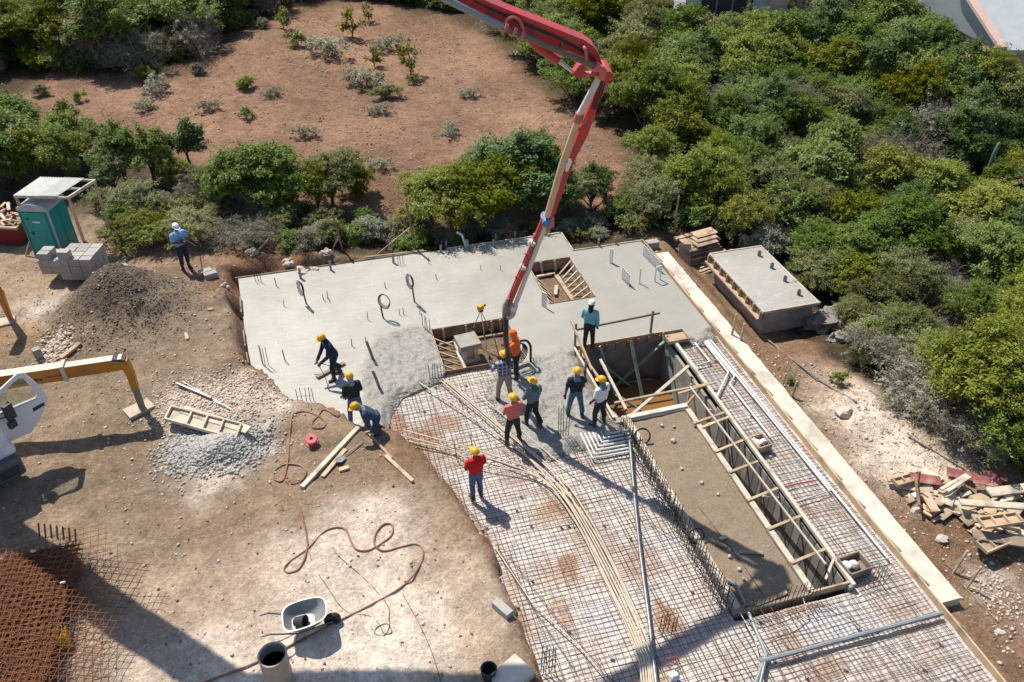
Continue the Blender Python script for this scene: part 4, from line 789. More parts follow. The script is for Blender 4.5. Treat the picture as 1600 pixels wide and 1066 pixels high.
# the two sections out of view, down to the turret on the truck
def armbox(a, c, h0_, h1_, th, m):
    a, c = Vector(a), Vector(c); d = (c-a).normalized(); nn = BN; v = nn.cross(d).normalized(); b = MB()
    q = [a-v*h0_/2, a+v*h0_/2, c+v*h1_/2, c-v*h1_/2]; A = [p-nn*th/2 for p in q]; B = [p+nn*th/2 for p in q]
    b.add(A+B, [(0, 1, 2, 3), (7, 6, 5, 4)]+[(i, 4+i, 4+(i+1) % 4, (i+1) % 4) for i in range(4)]); return b.part('arm', m, bm_)
a2 = E2+v3*.35; armbox(a2, E1, .6, .7, .4, M['red']); armbox(E1, PT0, .75, .95, .5, M['red']); MB().tube([a2-BN*.3, a2+BN*.3], .2, 12).part('joint_pin', M['red'], bm_, True); MB().tube([E1-BN*.35, E1+BN*.35], .25, 12).part('joint_pin', M['red'], bm_, True)
MB().tube([a2-BN*.4, E1-BN*.45, PT0-BN*.45], .085, 10).part('delivery_pipe', M['gpvc'], bm_, True)
# ------------------------------------------------------------------ pump truck
gz = .22
tk2 = thing('pump_truck', 'white cabbed pump truck with orange outriggers and open door', 'truck', (-9.8, 20.5, gz))
def bev(name, q0, q1, m, parent, bv=.06):
    b = MB(); b.bx(*q0, *q1); o = b.part(name, m, parent); mo = o.modifiers.new('b', 'BEVEL'); mo.width = bv; mo.segments = 3; return o
CX1, CF = -8.55, 18.75
cab = MB(); pr = [(CF+.05, 1.0), (CF, 1.6), (CF+.08, 2.1), (CF+.38, 3.0), (CF+.6, 3.15), (CF+2.1, 3.15), (CF+2.1, 1.0)]
cab.prism(pr, (CX1-1.2, 0, 0), (0, 1, 0), (0, 0, 1), (1, 0, 0), 2.4); c_ = cab.part('cab', M['white'], tk2); mo = c_.modifiers.new('b', 'BEVEL'); mo.width = .07; mo.segments = 3; mo.limit_method = 'ANGLE'
b = MB(); b.prism([(CF+.055, 2.12), (CF+.345, 2.95), (CF+.32, 2.97), (CF+.02, 2.12)], (CX1-1.2, 0, 0), (0, 1, 0), (0, 0, 1), (1, 0, 0), 2.1); b.part('windscreen', M['dark'], tk2)
MB().bx(CX1-.01, CF+.55, 1.25, CX1+.012, CF+1.75, 3.0).part('dark_doorway_panel', M['dark'], tk2)  # solid dark panel, stands in for the shade inside the cab
bp_ = bev('bumper', (CX1-2.45, CF-.22, .45), (CX1+.06, CF+.25, 1.05), M['iron'], tk2, .09)
MB().bx(CX1-.55, CF-.245, .62, CX1-.1, CF-.2, .85).part('headlight', M['glass'], bp_); MB().bx(CX1-.57, CF-.232, .6, CX1-.08, CF-.222, .87).part('headlight_frame', M['dark'], bp_)
bev('wing', (CX1-.28, CF+.0, 1.03), (CX1+.09, CF+.5, 1.38), M['white'], tk2, .1)
# open door, swung out in front
dr = thing; D0 = Vector((CX1+.02, CF+.42, 0)); dd = Vector((.93, -.10, 0)).normalized(); dn = Vector((-dd.y, dd.x, 0))
outer = [(0, 1.18), (.62, 1.18), (1.05, 1.62), (1.32, 2.02), (1.20, 2.55), (1.02, 3.02), (.88, 3.06), (.0, 2.62)]; win = [(.14, 2.12), (1.02, 2.12), (1.10, 2.24), (.96, 2.86), (.86, 2.92), (.10, 2.54)]
b = MB(); n = len(outer); k = len(win)
# ring: bottom panel + frame strips
b.prism([outer[0], outer[1], outer[2], outer[3], (1.29, 2.12), (.0, 2.12)], D0, dd, (0, 0, 1), dn, .06)
b.prism([(1.02, 2.12), (1.29, 2.12), (1.20, 2.55), (1.02, 3.02), (.96, 2.86), (1.10, 2.24)], D0, dd, (0, 0, 1), dn, .058); b.prism([(1.02, 3.02), (.88, 3.06), (.0, 2.62), (.0, 2.50), (.10, 2.54), (.86, 2.92), (.96, 2.86)], D0, dd, (0, 0, 1), dn, .056); b.prism([(0, 2.12), (.14, 2.12), (.10, 2.54), (0, 2.5)], D0, dd, (0, 0, 1), dn, .054)
door = b.part('door', M['white'], tk2); b = MB(); b.prism([(.86, 1.78), (1.16, 1.83), (1.17, 1.93), (.87, 1.89)], D0, dd, (0, 0, 1), dn, .085); b.part('handle', M['dark'], door)
b = MB(); b.prism(win, D0, dd, (0, 0, 1), dn, .012); b.part('window', M['glass'], door); b = MB(); b.prism([(.14, 2.10), (1.04, 2.10), (1.04, 2.15), (.14, 2.15)], D0, dd, (0, 0, 1), dn, .075); b.part('window_seal', M['loogrey'], door)
b = MB(); b.box((CX1+.32, CF+.12, 2.25), (.22, .14, .46), .3); b.part('mirror', M['dark'], tk2); MB().tube([(CX1+.0, CF+.25, 2.1), (CX1+.32, CF+.15, 2.1)], .025, 6).part('mirror_arm', M['dark'], tk2)
b = MB(); b.box((CX1+.26, CF+.08, 1.88), (.2, .12, .2), .3); b.part('mirror', M['dark'], tk2)
MB().bx(CX1-2.3, CF+2.1, .75, CX1-.2, CF+9.8, 1.25).part('chassis', M['dark'], tk2); MB().bx(CX1-2.4, CF+3.4, 1.25, CX1-.1, CF+9.8, 1.9).part('deck', M['orange'], tk2)
for (yy, xx) in ((CF+1.1, CX1-.3), (CF+1.1, CX1-2.1), (CF+6.6, CX1-.3), (CF+8.0, CX1-.3), (CF+6.6, CX1-2.1), (CF+8.0, CX1-2.1)):
    Mw = Matrix.Translation((xx, yy, gz+.5)) @ Matrix.Rotation(R(90), 4, 'Y'); wh = MB().lathe([(.3, -.16), (.46, -.16), (.5, -.1), (.5, .1), (.46, .16), (.3, .16)], n=24, M=Mw).part('tyre', M['blk'], tk2, True); MB().lathe([(.05, -.1), (.3, -.13), (.3, .13), (.05, .1)], n=16, M=Mw).part('rim', M['iron'], wh)
_rot = Matrix.Translation((CX1, CF+.4, 0)) @ Matrix.Rotation(R(33), 4, 'Z') @ Matrix.Translation((-CX1, -CF-.4, 0))
for o in list(coll.objects):
    if o.parent == tk2: W[o] = _rot @ W[o]; o.matrix_basis = W[tk2].inverted() @ W[o]
MB().lathe([(.75, 1.25), (.75, 1.9), (.45, 2.2), (.4, 4.2)], (PT0.x, PT0.y, 0), 18).part('turret', M['orange'], tk2, True)
# near outrigger: telescoping beam, knee and leg on a pad
OB0, OB1 = Vector((-9.8, 20.95, 1.98)), Vector((-5.45, 20.66, 2.14)); ou = (OB1-OB0).normalized()
og = MB(); og.beam(OB0, OB0+ou*2.75, .3, .44); o_ = og.part('outrigger_beam', M['orange'], tk2); MB().beam(OB0+Vector((0, 0, .222)), OB0+ou*2.74+Vector((0, 0, .222)), .3, .01).part('dust', M['dust'], o_)
MB().beam(OB0+ou*2.7, OB0+ou*2.8, .36, .52).part('outrigger_collar', M['dust'], tk2)
o_ = MB().beam(OB0+ou*2.8, OB1-ou*.05, .25, .38).part('outrigger_beam', M['orange'], tk2); MB().beam(OB0+ou*2.81+Vector((0, 0, .192)), OB1-ou*.06+Vector((0, 0, .192)), .25, .01).part('dust', M['dust'], o_)
MB().beam(OB1-ou*.3+Vector((0, 0, .2)), OB1+ou*.02+Vector((0, 0, .12)), .28, .06).part('cap', M['dark'], tk2)
b = MB(); b.tube([OB1+Vector((-.05, 0, .1)), OB1+Vector((.02, .0, -.45)), OB1+Vector((.0, .02, -1.0))], [.17, .15, .13], 4); b.part('outrigger_leg', M['orange'], tk2); MB().tube([OB1+Vector((.0, .02, -.95)), (OB1.x, OB1.y+.03, gz+.1)], .095, 12).part('leg_rod', M['rock'], tk2, True)
pz = PT(222, 640); MB().box((OB1.x-.1, OB1.y+.05, ht1(OB1.x, OB1.y)+.05), (.75, .5, .1), .5).solo('outrigger_pad', M['woodw'], 'square timber pad under the near orange outrigger leg', 'pad')
# lettering on the beam's side
def text(s_, size, M_, m, parent, name='lettering', ext=.002):
    cu = bpy.data.curves.new('t', 'FONT'); cu.body = s_; cu.size = size; cu.extrude = ext; cu.offset = .008; to = bpy.data.objects.new('t', cu); coll.objects.link(to)
    dg = bpy.context.evaluated_depsgraph_get(); me = bpy.data.meshes.new_from_object(to.evaluated_get(dg)); bpy.data.objects.remove(to); me.materials.clear(); me.materials.append(m); return obj(name, me, M_, parent)
side = Vector((ou.y, -ou.x, 0)).normalized(); up_ = side.cross(ou) if side.cross(ou).z > 0 else ou.cross(side)
def onside(s0, z0, off): 
    m3 = Matrix((ou, up_, side)).transposed().to_4x4(); m3.translation = OB0+ou*s0+Vector((0, 0, z0))+side*off; return m3
text('Putzmeister', .17, onside(1.36, -.12, .155), M['dark'], tk2)
b = MB(); b.box(None, (.42, .05, .004), M=onside(2.5, -.03, .1545)); b.part('stripe', M['redtape'], tk2)
# far outrigger
MB().tube([P(-25, 462, 2.0), P(-3, 455, 1.7)], .2, 4).part('outrigger_beam', M['orange'], tk2); q = P(18, 502, gz); MB().tube([P(-3, 452, 1.75), q+Vector((0, 0, .5)), q+Vector((0, 0, .05))], [.15, .11, .09], 8).part('outrigger_leg', M['orange'], tk2)
MB().box((q.x-.2, q.y-.1, q.z+.05), (.7, .5, .1), .2).solo('outrigger_pad', M['woodw'], 'timber pad under the far outrigger leg beside puddled ground', 'pad')

# ------------------------------------------------------------------ portable toilet and its shade roof
c0 = P(101, 404, .22); ex = (P(60, 402, .22)-c0); ex.z = 0; ex.normalize(); ey = Vector((-ex.y, ex.x, 0)); ey = ey if ey.y > 0 else -ey
lo = thing('portable_toilet', 'teal portable toilet with grey roof under a tin shade', 'portable toilet', c0)
def fr(o_, x, y, z): return o_+ex*x+ey*y+Vector((0, 0, z))
def fbox(b, x0, x1, y0, y1, z0, z1, o_=None):
    o_ = o_ or c0; return b.add([fr(o_, *q) for q in ((x0, y0, z0), (x1, y0, z0), (x1, y1, z0), (x0, y1, z0), (x0, y0, z1), (x1, y0, z1), (x1, y1, z1), (x0, y1, z1))], [(3, 2, 1, 0), (4, 5, 6, 7), (0, 1, 5, 4), (1, 2, 6, 5), (2, 3, 7, 6), (3, 0, 4, 7)])
fbox(MB(), 0, 1.12, 0, 1.12, .08, 2.02).part('body', M['teal'], lo); fbox(MB(), -.04, 1.16, -.04, 1.16, 0, .1).part('base', M['loogrey'], lo)
d_ = fbox(MB(), .14, .98, -.03, 0.0, .18, 1.92).part('door', M['teal'], lo); fbox(MB(), .8, .9, -.05, -.03, 1.0, 1.12).part('latch', M['dark'], d_); fbox(MB(), .82, .9, -.045, -.03, 1.62, 1.70).part('hinge', M['dark'], d_); fbox(MB(), .82, .9, -.045, -.03, .3, .38).part('hinge', M['dark'], d_)
fbox(MB(), .42, .72, -.034, -.029, 1.5, 1.56).part('sticker', M['white'], lo)
for x in (0, 1.12): fbox(MB(), x-.025, x+.025, -.025, .025, .1, 2.02).part('corner_post', M['loogrey' if x == 0 else 'teal'], lo)
for (y0, y1) in ((.1, .5), (.6, 1.02)): fbox(MB(), -.012, 0, y0, y1, .2, 1.85).part('side_panel', M['teal'], lo)
b = MB(); ar = [(1.17*i/10-.02, 2.0+.26*math.sin(math.pi*(.12+.76*i/10))) for i in range(11)]; ar = [(-.03, 1.98)]+ar+[(1.16, 1.98)]; n = len(ar)
b.add([fr(c0, x, -.05, z) for x, z in ar]+[fr(c0, x, 1.17, z) for x, z in ar], [tuple(reversed(range(n))), tuple(range(n, 2*n))]+[(i, (i+1) % n, n+(i+1) % n, n+i) for i in range(n)]); b.part('roof', M['loogrey'], lo)
sh = thing('shade_canopy', 'ribbed tin shade roof on timber posts over the toilet', 'canopy', P(85, 390, .2)); ZC = 2.85
cor = [P(21, 305, ZC-.1), P(107, 307, ZC-.05), P(149, 280, ZC+.05), P(62, 277, ZC)]
def cq(u, v): return cor[0].lerp(cor[1], u).lerp(cor[3].lerp(cor[2], u), v)
for k in range(2):
    b = MB(); u0, u1 = (0, .46) if k == 0 else (.44, .80); V = []; N_ = 40
    for i in range(N_+1):
        u = u0+(u1-u0)*i/N_; dz = .018*math.sin(i*1.57)+.012*k
        V += [cq(u, -.02)+Vector((0, 0, dz)), cq(u, 1.02)+Vector((0, 0, dz))]
    b.add(V, [(2*i, 2*i+2, 2*i+3, 2*i+1) for i in range(N_)]); b.part('tin_sheet', M['tin'], sh)
for v in (0.0, .5, 1.0): beam('purlin', cq(0, v)-Vector((0, 0, .06)), cq(1, v)-Vector((0, 0, .06)), .05, .08, M['woodw'], sh)
beam('rafter', cq(1, 0)-Vector((0, 0, .05)), cq(1, 1)-Vector((0, 0, .05)), .06, .11, M['woodw'], sh); beam('rafter', cq(0, 0)-Vector((0, 0, .1)), cq(0, 1)-Vector((0, 0, .1)), .05, .09, M['woodw'], sh)
for (u, v) in ((.02, .02), (.98, .02), (.98, .98), (.02, .98)):
    t_ = cq(u, v); beam('post', (t_.x, t_.y, ht1(t_.x, t_.y)-.2), (t_.x, t_.y, t_.z-.05), .09, .08, M['wood'], sh)
    beam('prop', (t_.x+(.5 if u > .5 else -.45), t_.y-.1, ht1(t_.x, t_.y)-.05), (t_.x, t_.y, ht1(t_.x, t_.y)+.75), .06, .05, M['wood'], sh)
# red skip of debris
sk = thing('rubble_skip', 'dark red skip full of broken timber beside the toilet', 'skip', P(5, 392, .2)); c1 = P(37, 388, .22)
o_ = c1; b = MB(); S_ = [(0, 0, .15), (2.6, 0, .15), (2.6, 1.3, .15), (0, 1.3, .15), (-.12, -.12, .95), (2.8, -.12, .95), (2.8, 1.45, .95), (-.12, 1.45, .95)]
b.add([fr(o_, *q) for q in S_], [(3, 2, 1, 0), (0, 1, 5, 4), (1, 2, 6, 5), (2, 3, 7, 6), (3, 0, 4, 7)]); b.part('bin', M['skipred'], sk); fbox(MB(), -.16, 2.85, -.17, -.09, .9, .99, o_).part('rim', M['woodw'], sk); fbox(MB(), 0, 2.6, 0, 1.3, .0, .15, o_).part('base', M['dark'], sk)
fbox(MB(), .02, 2.6, .02, 1.3, .5, .82, o_).part('fill', M['ply'], sk)
for k in range(34):
    x, y = random.uniform(.0, 2.0), random.uniform(0, 1.3); a = random.random()*3.1; p = fr(o_, x, y, .86+random.random()*.22); L_ = random.uniform(.2, .6)
    beam('scrap_board', p, p+Vector((math.cos(a)*L_, math.sin(a)*L_, random.uniform(-.08, .12))), random.uniform(.06, .16), .03, M[random.choice(['ply', 'ply', 'plyp', 'woodw'])])
for o in [q for q in bpy.data.objects if q.name.startswith('scrap_board')]: tag(o, 'scrap of broken timber lying in the red skip', 'board', 'scraps in the red skip')
# concrete blocks stacked by the toilet
def blocks(o_, ax, nx_, ny_, nz_, lab, grp, skip=(), L_=.41, W_=.29, H_=.28):
    ay = Vector((-ax.y, ax.x, 0)); ay = ay if ay.y > 0 else -ay; rz = math.atan2(ax.y, ax.x); me = None
    for k in range(nz_):
        for j in range(ny_):
            for i in range(nx_):
                if (i, j, k) in skip: continue
                p = o_+ax*(L_*(i+.5))+ay*(W_*(j+.5))+Vector((random.uniform(-.012, .012), random.uniform(-.012, .012), H_*k))
                if me is None:
                    b = MB(); b.bx(-L_/2+.012, -W_/2+.012, 0, L_/2-.012, W_/2-.012, H_-.01); me = b.mesh('block', M['block'])
                tag(obj('concrete_block', me, Matrix.Translation(p) @ Matrix.Rotation(rz+random.uniform(-.03, .03), 4, 'Z')), lab, 'block', grp)
bx_ = P(157, 456, .2); axb = (P(110, 455, .2)-bx_); axb.z = 0; axb.normalize(); bx_.z = ht1(bx_.x, bx_.y)-.05
blocks(bx_, axb, 3, 4, 3, 'grey concrete block in the taller stack beside the toilet', 'blocks in the taller stack'); p_ = bx_+axb*.7+Vector((0, 0, .84)); blocks(p_, axb, 1, 1, 1, 'single grey concrete block lying on top of the taller stack', None)
p2 = P(110, 455, .2)+axb*.02+Vector((.0, .35, 0)); p2.z = bx_.z; blocks(p2+axb*.1, axb, 2, 3, 2, 'grey concrete block in the lower stack beside the toilet', 'blocks in the lower stack'); blocks(p2+axb*.45+Vector((0, 0, .56)), axb, 1, 2, 1, 'grey block on top of the lower stack', 'top blocks of the lower stack')
for (px, py, lab) in ((322, 430, 'pale block lying beside the light blue shirted worker'), (330, 434, 'tilted pale block beside another near the light blue worker')): p = PT(px, py); MB().box((p.x, p.y, p.z+.1), (.45, .25, .24), .3).solo('loose_block', M['block'], lab, 'block')
for (px, py, lab, d_) in ((195, 428, 'loose grey block on the soil beside the taller stack', (.35, .25, .2)), (62, 560, 'pale block standing behind the orange outrigger beam', (.22, .2, .4)), (785, 955, 'grey concrete block half sunk in the bank beside the mat', (.2, .5, .2)), (800, 1060, 'pale flat block beside the black bucket', (.75, .6, .2)), (1018, 388, 'pair of grey blocks at the back right slab corner', (.5, .3, .35))):
    p = PT(px, py); MB().box((p.x, p.y, p.z+d_[2]/2-.02), d_, .5 if px < 900 else 0).solo('loose_block', M['block' if px != 800 else 'concp'], lab, 'block')
# ------------------------------------------------------------------ form panel, pipes and rubble on the left
fp = thing('ladder_frame', 'ladder shaped timber form panel lying on the grey rubble heap', 'form panel', PT(320, 660))
z = ht1(*PT(330, 675)[:2])+.16; a, b_, c, d = P(268, 636, z+.12), P(377, 663, z+.04), P(368, 686, z+.02), P(258, 655, z+.1)
for (p, q) in ((a, b_), (d, c), (a, d), (b_, c), (a.lerp(b_, .3), d.lerp(c, .3)), (a.lerp(b_, .53), d.lerp(c, .53)), (a.lerp(b_, .76), d.lerp(c, .76))): beam('rail' if (q-p).length > 1.5 else 'rung', p, q, .05, .1, M['woodw'], fp)
b = MB(); b.add([q-Vector((0, 0, .05)) for q in (a, b_, c, d)]+[q-Vector((0, 0, .07)) for q in (a, b_, c, d)], [(0, 1, 2, 3), (7, 6, 5, 4), (0, 4, 5, 1), (1, 5, 6, 2), (2, 6, 7, 3), (3, 7, 4, 0)]); b.part('panel', M['woodw'], fp)
beam('grey_board', P(285, 640, z+.06), P(388, 672, z-.02), .3, .04, M['woodw']); tag(bpy.data.objects['grey_board'], 'pale board lying under the ladder shaped form panel', 'board')
for (a, c, r, lab) in [((278, 600), (330, 622), .045, 'thick short grey pipe on the pale rubble heap'), ((275, 598), (345, 632), .016, 'thin grey pipe beside the thick one on the rubble heap'), ((285, 596), (362, 640), .016, 'longest thin grey pipe on the pale rubble heap')]:
    MB().tube([PT(*a, .06+r), PT(*c, .06+r)], r, 8).solo('pipe_length', M['steelp'], lab, 'pipe', smooth=True)
# hoses
def hose(name, pix, r, m, lab, n=7, dz=None): MB().tube([p+Vector((0, 0, 0)) for p in spl([PT(a, c, dz if dz else r*.9) for a, c in pix], n)], r, 7).solo(name, m, lab, 'hose', None, True)
hose('air_hose', [(543, 640), (530, 650), (515, 643), (505, 640), (497, 650), (488, 660), (490, 668), (505, 668), (508, 660), (497, 650), (475, 643), (458, 648), (454, 665), (452, 690), (450, 715), (446, 740), (440, 752), (428, 748), (430, 735), (448, 725), (470, 728), (478, 738), (470, 752), (455, 756), (447, 752), (452, 756), (460, 772), (472, 808), (480, 845), (478, 865), (468, 888), (452, 895), (444, 890), (452, 878), (480, 858), (505, 832), (525, 824), (540, 828), (548, 845), (556, 858), (575, 860), (595, 850), (612, 835), (612, 820), (600, 819), (588, 832), (585, 850), (600, 861), (625, 855), (650, 850), (661, 862), (655, 885), (630, 915), (580, 945), (520, 975), (470, 1000), (400, 1035), (330, 1062), (300, 1072)], .024, M['brownhose'], 'long brown air hose looping across the pale ground to the workers', 5)
hose('cable', [(470, 770), (485, 870), (510, 915), (540, 955), (575, 962), (592, 975), (600, 990), (612, 988), (605, 975), (590, 980), (585, 990), (600, 993), (608, 980), (608, 965), (605, 945), (570, 905), (530, 870), (520, 855)], .008, M['blk'], 'thin black cable tangled in small loops near the brown hose')
hose('cable', [(630, 930), (655, 975), (675, 1020), (690, 1070)], .007, M['blk'], 'thin grey string running over the pale ground', 5)
# red cable reel
p = PT(488, 694); t = thing('cable_reel', 'small pink red cable reel on the brown soil', 'reel', p)
Mr = Matrix.Translation(p+Vector((0, 0, .13))) @ Matrix.Rotation(R(18), 4, 'X')
MB().lathe([(.05, -.13), (.16, -.13), (.17, -.11), (.17, -.09), (.1, -.08), (.1, .08), (.17, .09), (.17, .11), (.16, .13), (.05, .13), (.05, -.13)], n=22, M=Mr).part('drum', M['pinkred'], t, True); MB().tube([Mr @ Vector((.17*math.cos(a), .17*math.sin(a), -.09)) for a in np.linspace(0, 3.1, 9)], .02, 6).part('handle', M['pinkred'], t, True); MB().lathe([(.12, -.07), (.13, 0), (.12, .07)], n=18, M=Mr).part('cable', M['redl'], t, True)
# planks by the bank
for (a, c, wd, h, mm, lab) in [((472, 762), (562, 666), .13, .09, 'woodw', 'long pale squared timber lying on the bank beside the bent worker'), ((504, 745), (540, 702), .12, .05, 'wood', 'shorter plank lying parallel to the long timber'), ((530, 735), (545, 730), .12, .06, 'wood', 'short timber offcut near the shovel'), ((602, 712), (645, 752), .10, .06, 'wood', 'splintered plank lying along the edge of the bank'), ((575, 676), (612, 716), .07, .05, 'wood', 'thin splintered lath along the edge of the bank'), ((560, 660), (575, 676), .14, .05, 'woodw', 'pale board end beside the dark green shirted worker'), ((95, 560), (125, 536), .16, .08, 'wood', 'short thick plank lying behind the orange outrigger beam'), ((293, 530), (290, 520), .1, .04, 'wood', 'tiny plank on the gravel mound slope')]:
    beam('plank', PT(*a, h/2+.02), PT(*c, h/2+.02), wd, h, M[mm]); tag([o for o in coll.objects if o.name.startswith('plank')][-1], lab, 'plank')
t = thing('shovel', 'shovel with timber handle lying by the planks', 'shovel', PT(540, 710)); p, q = PT(567, 690, .05), PT(537, 713, .06); MB().tube([p, q], .018, 7).part('handle', M['wood'], t, True)
d_ = (q-p).normalized(); s_ = Vector((-d_.y, d_.x, 0)); b = MB(); V = [q-s_*.1, q+s_*.1, q+d_*.22+s_*.12, q+d_*.32, q+d_*.22-s_*.12]; b.add(V+[v-Vector((0, 0, .02)) for v in V], [(0, 1, 2, 3, 4), (9, 8, 7, 6, 5)]+[(i, 5+i, 5+(i+1) % 5, (i+1) % 5) for i in range(5)]); b.part('blade', M['steelp'], t)
# wheelbarrow
wb = PT(482, 985); ww = thing('wheelbarrow', 'grey steel wheelbarrow with a dark bucket in its tray', 'wheelbarrow', wb); d_ = (PT(515, 965)-PT(450, 985)); d_.z = 0; d_.normalize(); s_ = Vector((-d_.y, d_.x, 0))
def wl(x, y, z): return wb+d_*x+s_*y+Vector((0, 0, z))
b = MB(); N_ = 28
def _se(a, rx, ry, e=.55): c_, s2 = math.cos(a), math.sin(a); return math.copysign(abs(c_)**e, c_)*rx, math.copysign(abs(s2)**e, s2)*ry
V = []
for (rx, ry, z_, ox, tl) in ((.46, .35, .62, .0, .12), (.49, .38, .62, .0, .12), (.40, .30, .45, -.02, .06), (.27, .21, .31, -.06, .0)):
    V += [wl(ox+x, y*(1-.25*max(0, x)), z_+tl*x) for x, y in (_se(2*math.pi*k/N_, rx, ry) for k in range(N_))]
V += [wl(ox+x, y*(1-.25*max(0, x)), z_+tl*x) for (rx, ry, z_, ox, tl) in ((.385, .285, .47, -.02, .06), (.25, .19, .34, -.06, 0)) for x, y in (_se(2*math.pi*k/N_, rx, ry) for k in range(N_))]
def _ring(a, c, fl=False): return [((a*N_+k, a*N_+(k+1) % N_, c*N_+(k+1) % N_, c*N_+k)[::-1] if fl else (a*N_+k, a*N_+(k+1) % N_, c*N_+(k+1) % N_, c*N_+k)) for k in range(N_)]
b.add(V, _ring(0, 1)+_ring(1, 2)+_ring(2, 3)+_ring(0, 4, True)+_ring(4, 5, True)+[tuple(range(5*N_, 6*N_)), tuple(reversed(range(3*N_, 4*N_)))]); b.part('tray', M['tray'], ww, True)
for y in (-.24, .24):
    MB().tube([wl(.55, y*.3, .2), wl(-.2, y, .3), wl(-.75, y*1.15, .55), wl(-.95, y*1.15, .55)], .02, 7).part('handle', M['iron'], ww, True); MB().tube([wl(-.2, y, .3), wl(-.3, y*1.1, .03), wl(-.05, y, .05)], .018, 6).part('leg', M['iron'], ww, True)
Mw = Matrix.Translation(wl(.55, 0, .19)) @ Matrix((d_, Vector((0, 0, 1)), s_)).transposed().to_4x4(); wh = MB().lathe([(.1, -.05), (.17, -.05), (.19, -.02), (.19, .02), (.17, .05), (.1, .05), (.1, -.05)], n=20, M=Mw).part('wheel', M['blk'], ww, True); MB().lathe([(.02, -.04), (.1, -.03), (.1, .03), (.02, .04)], n=14, M=Mw).part('rim', M['iron'], wh)
p = wl(-.12, -.05, .44); MB().lathe([(.0, -.12), (.1, -.12), (.14, .13), (.12, .13), (.09, -.1), (0, -.1)], n=16, M=Matrix.Translation(p) @ Matrix.Rotation(R(70), 4, 'Y') @ Matrix.Rotation(.4, 4, 'X')).solo('bucket', M['dark'], 'small dark bucket lying inside the wheelbarrow tray', 'bucket', None, True)
# drum and bucket
p = PT(437, 1062); dm = thing('steel_drum', 'open dusty drum half full of dark liquid standing on pale ground', 'drum', p)
MB().lathe([(.0, .0), (.285, .0), (.285, .28), (.295, .30), (.285, .32), (.285, .6), (.295, .62), (.285, .64), (.285, .9), (.30, .92), (.265, .92), (.265, .1), (0, .1)], p, 28).part('shell', M['drum'], dm, True); MB().lathe([(.0, .0), (.262, .0)], p+Vector((0, 0, .62)), 24).part('liquid', M['dark'], dm)
p = PT(764, 1058); bk_ = thing('bucket', 'black plastic bucket standing on the bank by the pale block', 'bucket', p); MB().lathe([(0, 0), (.14, 0), (.17, .3), (.18, .32), (.155, .32), (.13, .04), (0, .04)], p, 20).part('shell', M['dark'], bk_, True); MB().tube([p+Vector((.17*math.cos(a), .17*math.sin(a), .31-.02*math.sin(a))) for a in np.linspace(0, math.pi, 12)], .006, 5).part('handle', M['iron'], bk_)
# rusty mesh stack
def meshsheet(parent, o_, rz, Lx, Ly, s_, r, z, m, name='mesh_sheet'):
    b = MB(); Mt = Matrix.Translation((o_.x, o_.y, z)) @ Matrix.Rotation(rz, 4, 'Z')
    nx_ = int(Lx/s_); ny_ = int(Ly/s_)
    def sag(x, y): return .03*mnoise.noise(Vector((x*.8, y*.8, z*9)))
    for i in range(nx_+1):
        x = i*s_; b.tube([Mt @ Vector((x, -.05+(Ly+.1)*k/4, sag(x, Ly*k/4))) for k in range(5)], r, 4)
    for j in range(ny_+1):
        y = j*s_; b.tube([Mt @ Vector((-.05+(Lx+.1)*k/4, y, r*1.7+sag(Lx*k/4, y))) for k in range(5)], r, 4)
    return b.part(name, m, parent)
ms = thing('mesh_stack', 'tall stack of rusty welded steel mesh sheets on the ground', 'steel mesh', P(20, 960, .2))
_r0, _r1 = P(60, 1085, .8), P(118, 846, .8); _ud = (_r1-_r0).normalized(); _ra = math.atan2(-_ud.x, _ud.y); _xd = Vector((math.cos(_ra), math.sin(_ra), 0))
for k in range(16):
    a_ = _ra+random.uniform(-.04, .04); o_ = _r0-_xd*3.05+Vector((random.uniform(-.08, .08), random.uniform(-.1, .1), 0)); meshsheet(ms, o_, a_, 3.05, (_r1-_r0).length+random.uniform(-.1, .1), .15, .007, .28+k*.036, M['rust'])
meshsheet(ms, _r0-_xd*2.6+Vector((0, -.2, 0)), _ra-.32, 3.3, 4.3, .17, .007, .9, M['rust'], 'loose_mesh_sheet')
meshsheet(ms, _r0-_xd*1.7+Vector((0, -.4, 0)), _ra+.13, 2.9, 4.6, .17, .006, .72, M['rust'], 'loose_mesh_sheet')
for k in range(4): beam('bearer', (-10.2, 12.2+k*1.2, .2), (-7.2, 12.4+k*1.2, .2), .12, .16, M['woodg'], ms)
for k in range(7): q = P(62+k*9.5, 838+k*1.5, .75); MB().tube([q, q+Vector((.06, .1, .34))], .022, 5).part('bent_bar_end', M['rust'], ms)
for (px, py, zz) in ((52, 862, .93), (99, 911, .93)): lump('paper_scrap', P(px, py, zz), .07, M['bag'], 'pale scrap lying on the rusty mesh stack', 'scrap', 'scraps on the mesh stack', (1, .5, .4))
p = P(100, 1000, .25); p.z = ht1(p.x, p.y); yd = thing('jerry_can', 'yellow plastic jerry can beside the rusty mesh stack', 'jerry can', p); b = MB(); b.box((p.x, p.y, p.z+.22), (.26, .38, .44), .2); o = b.part('body', M['yellow'], yd); mo = o.modifiers.new('b', 'BEVEL'); mo.width = .06; mo.segments = 3; MB().lathe([(.04, 0), (.04, .06), (0, .06)], (p.x+.03, p.y+.12, p.z+.43), 10).part('cap', M['dark'], yd); MB().tube([(p.x-.02, p.y-.12, p.z+.43), (p.x-.02, p.y-.08, p.z+.52), (p.x, p.y+.04, p.z+.52), (p.x, p.y+.07, p.z+.43)], .022, 6).part('handle', M['yellow'], yd)
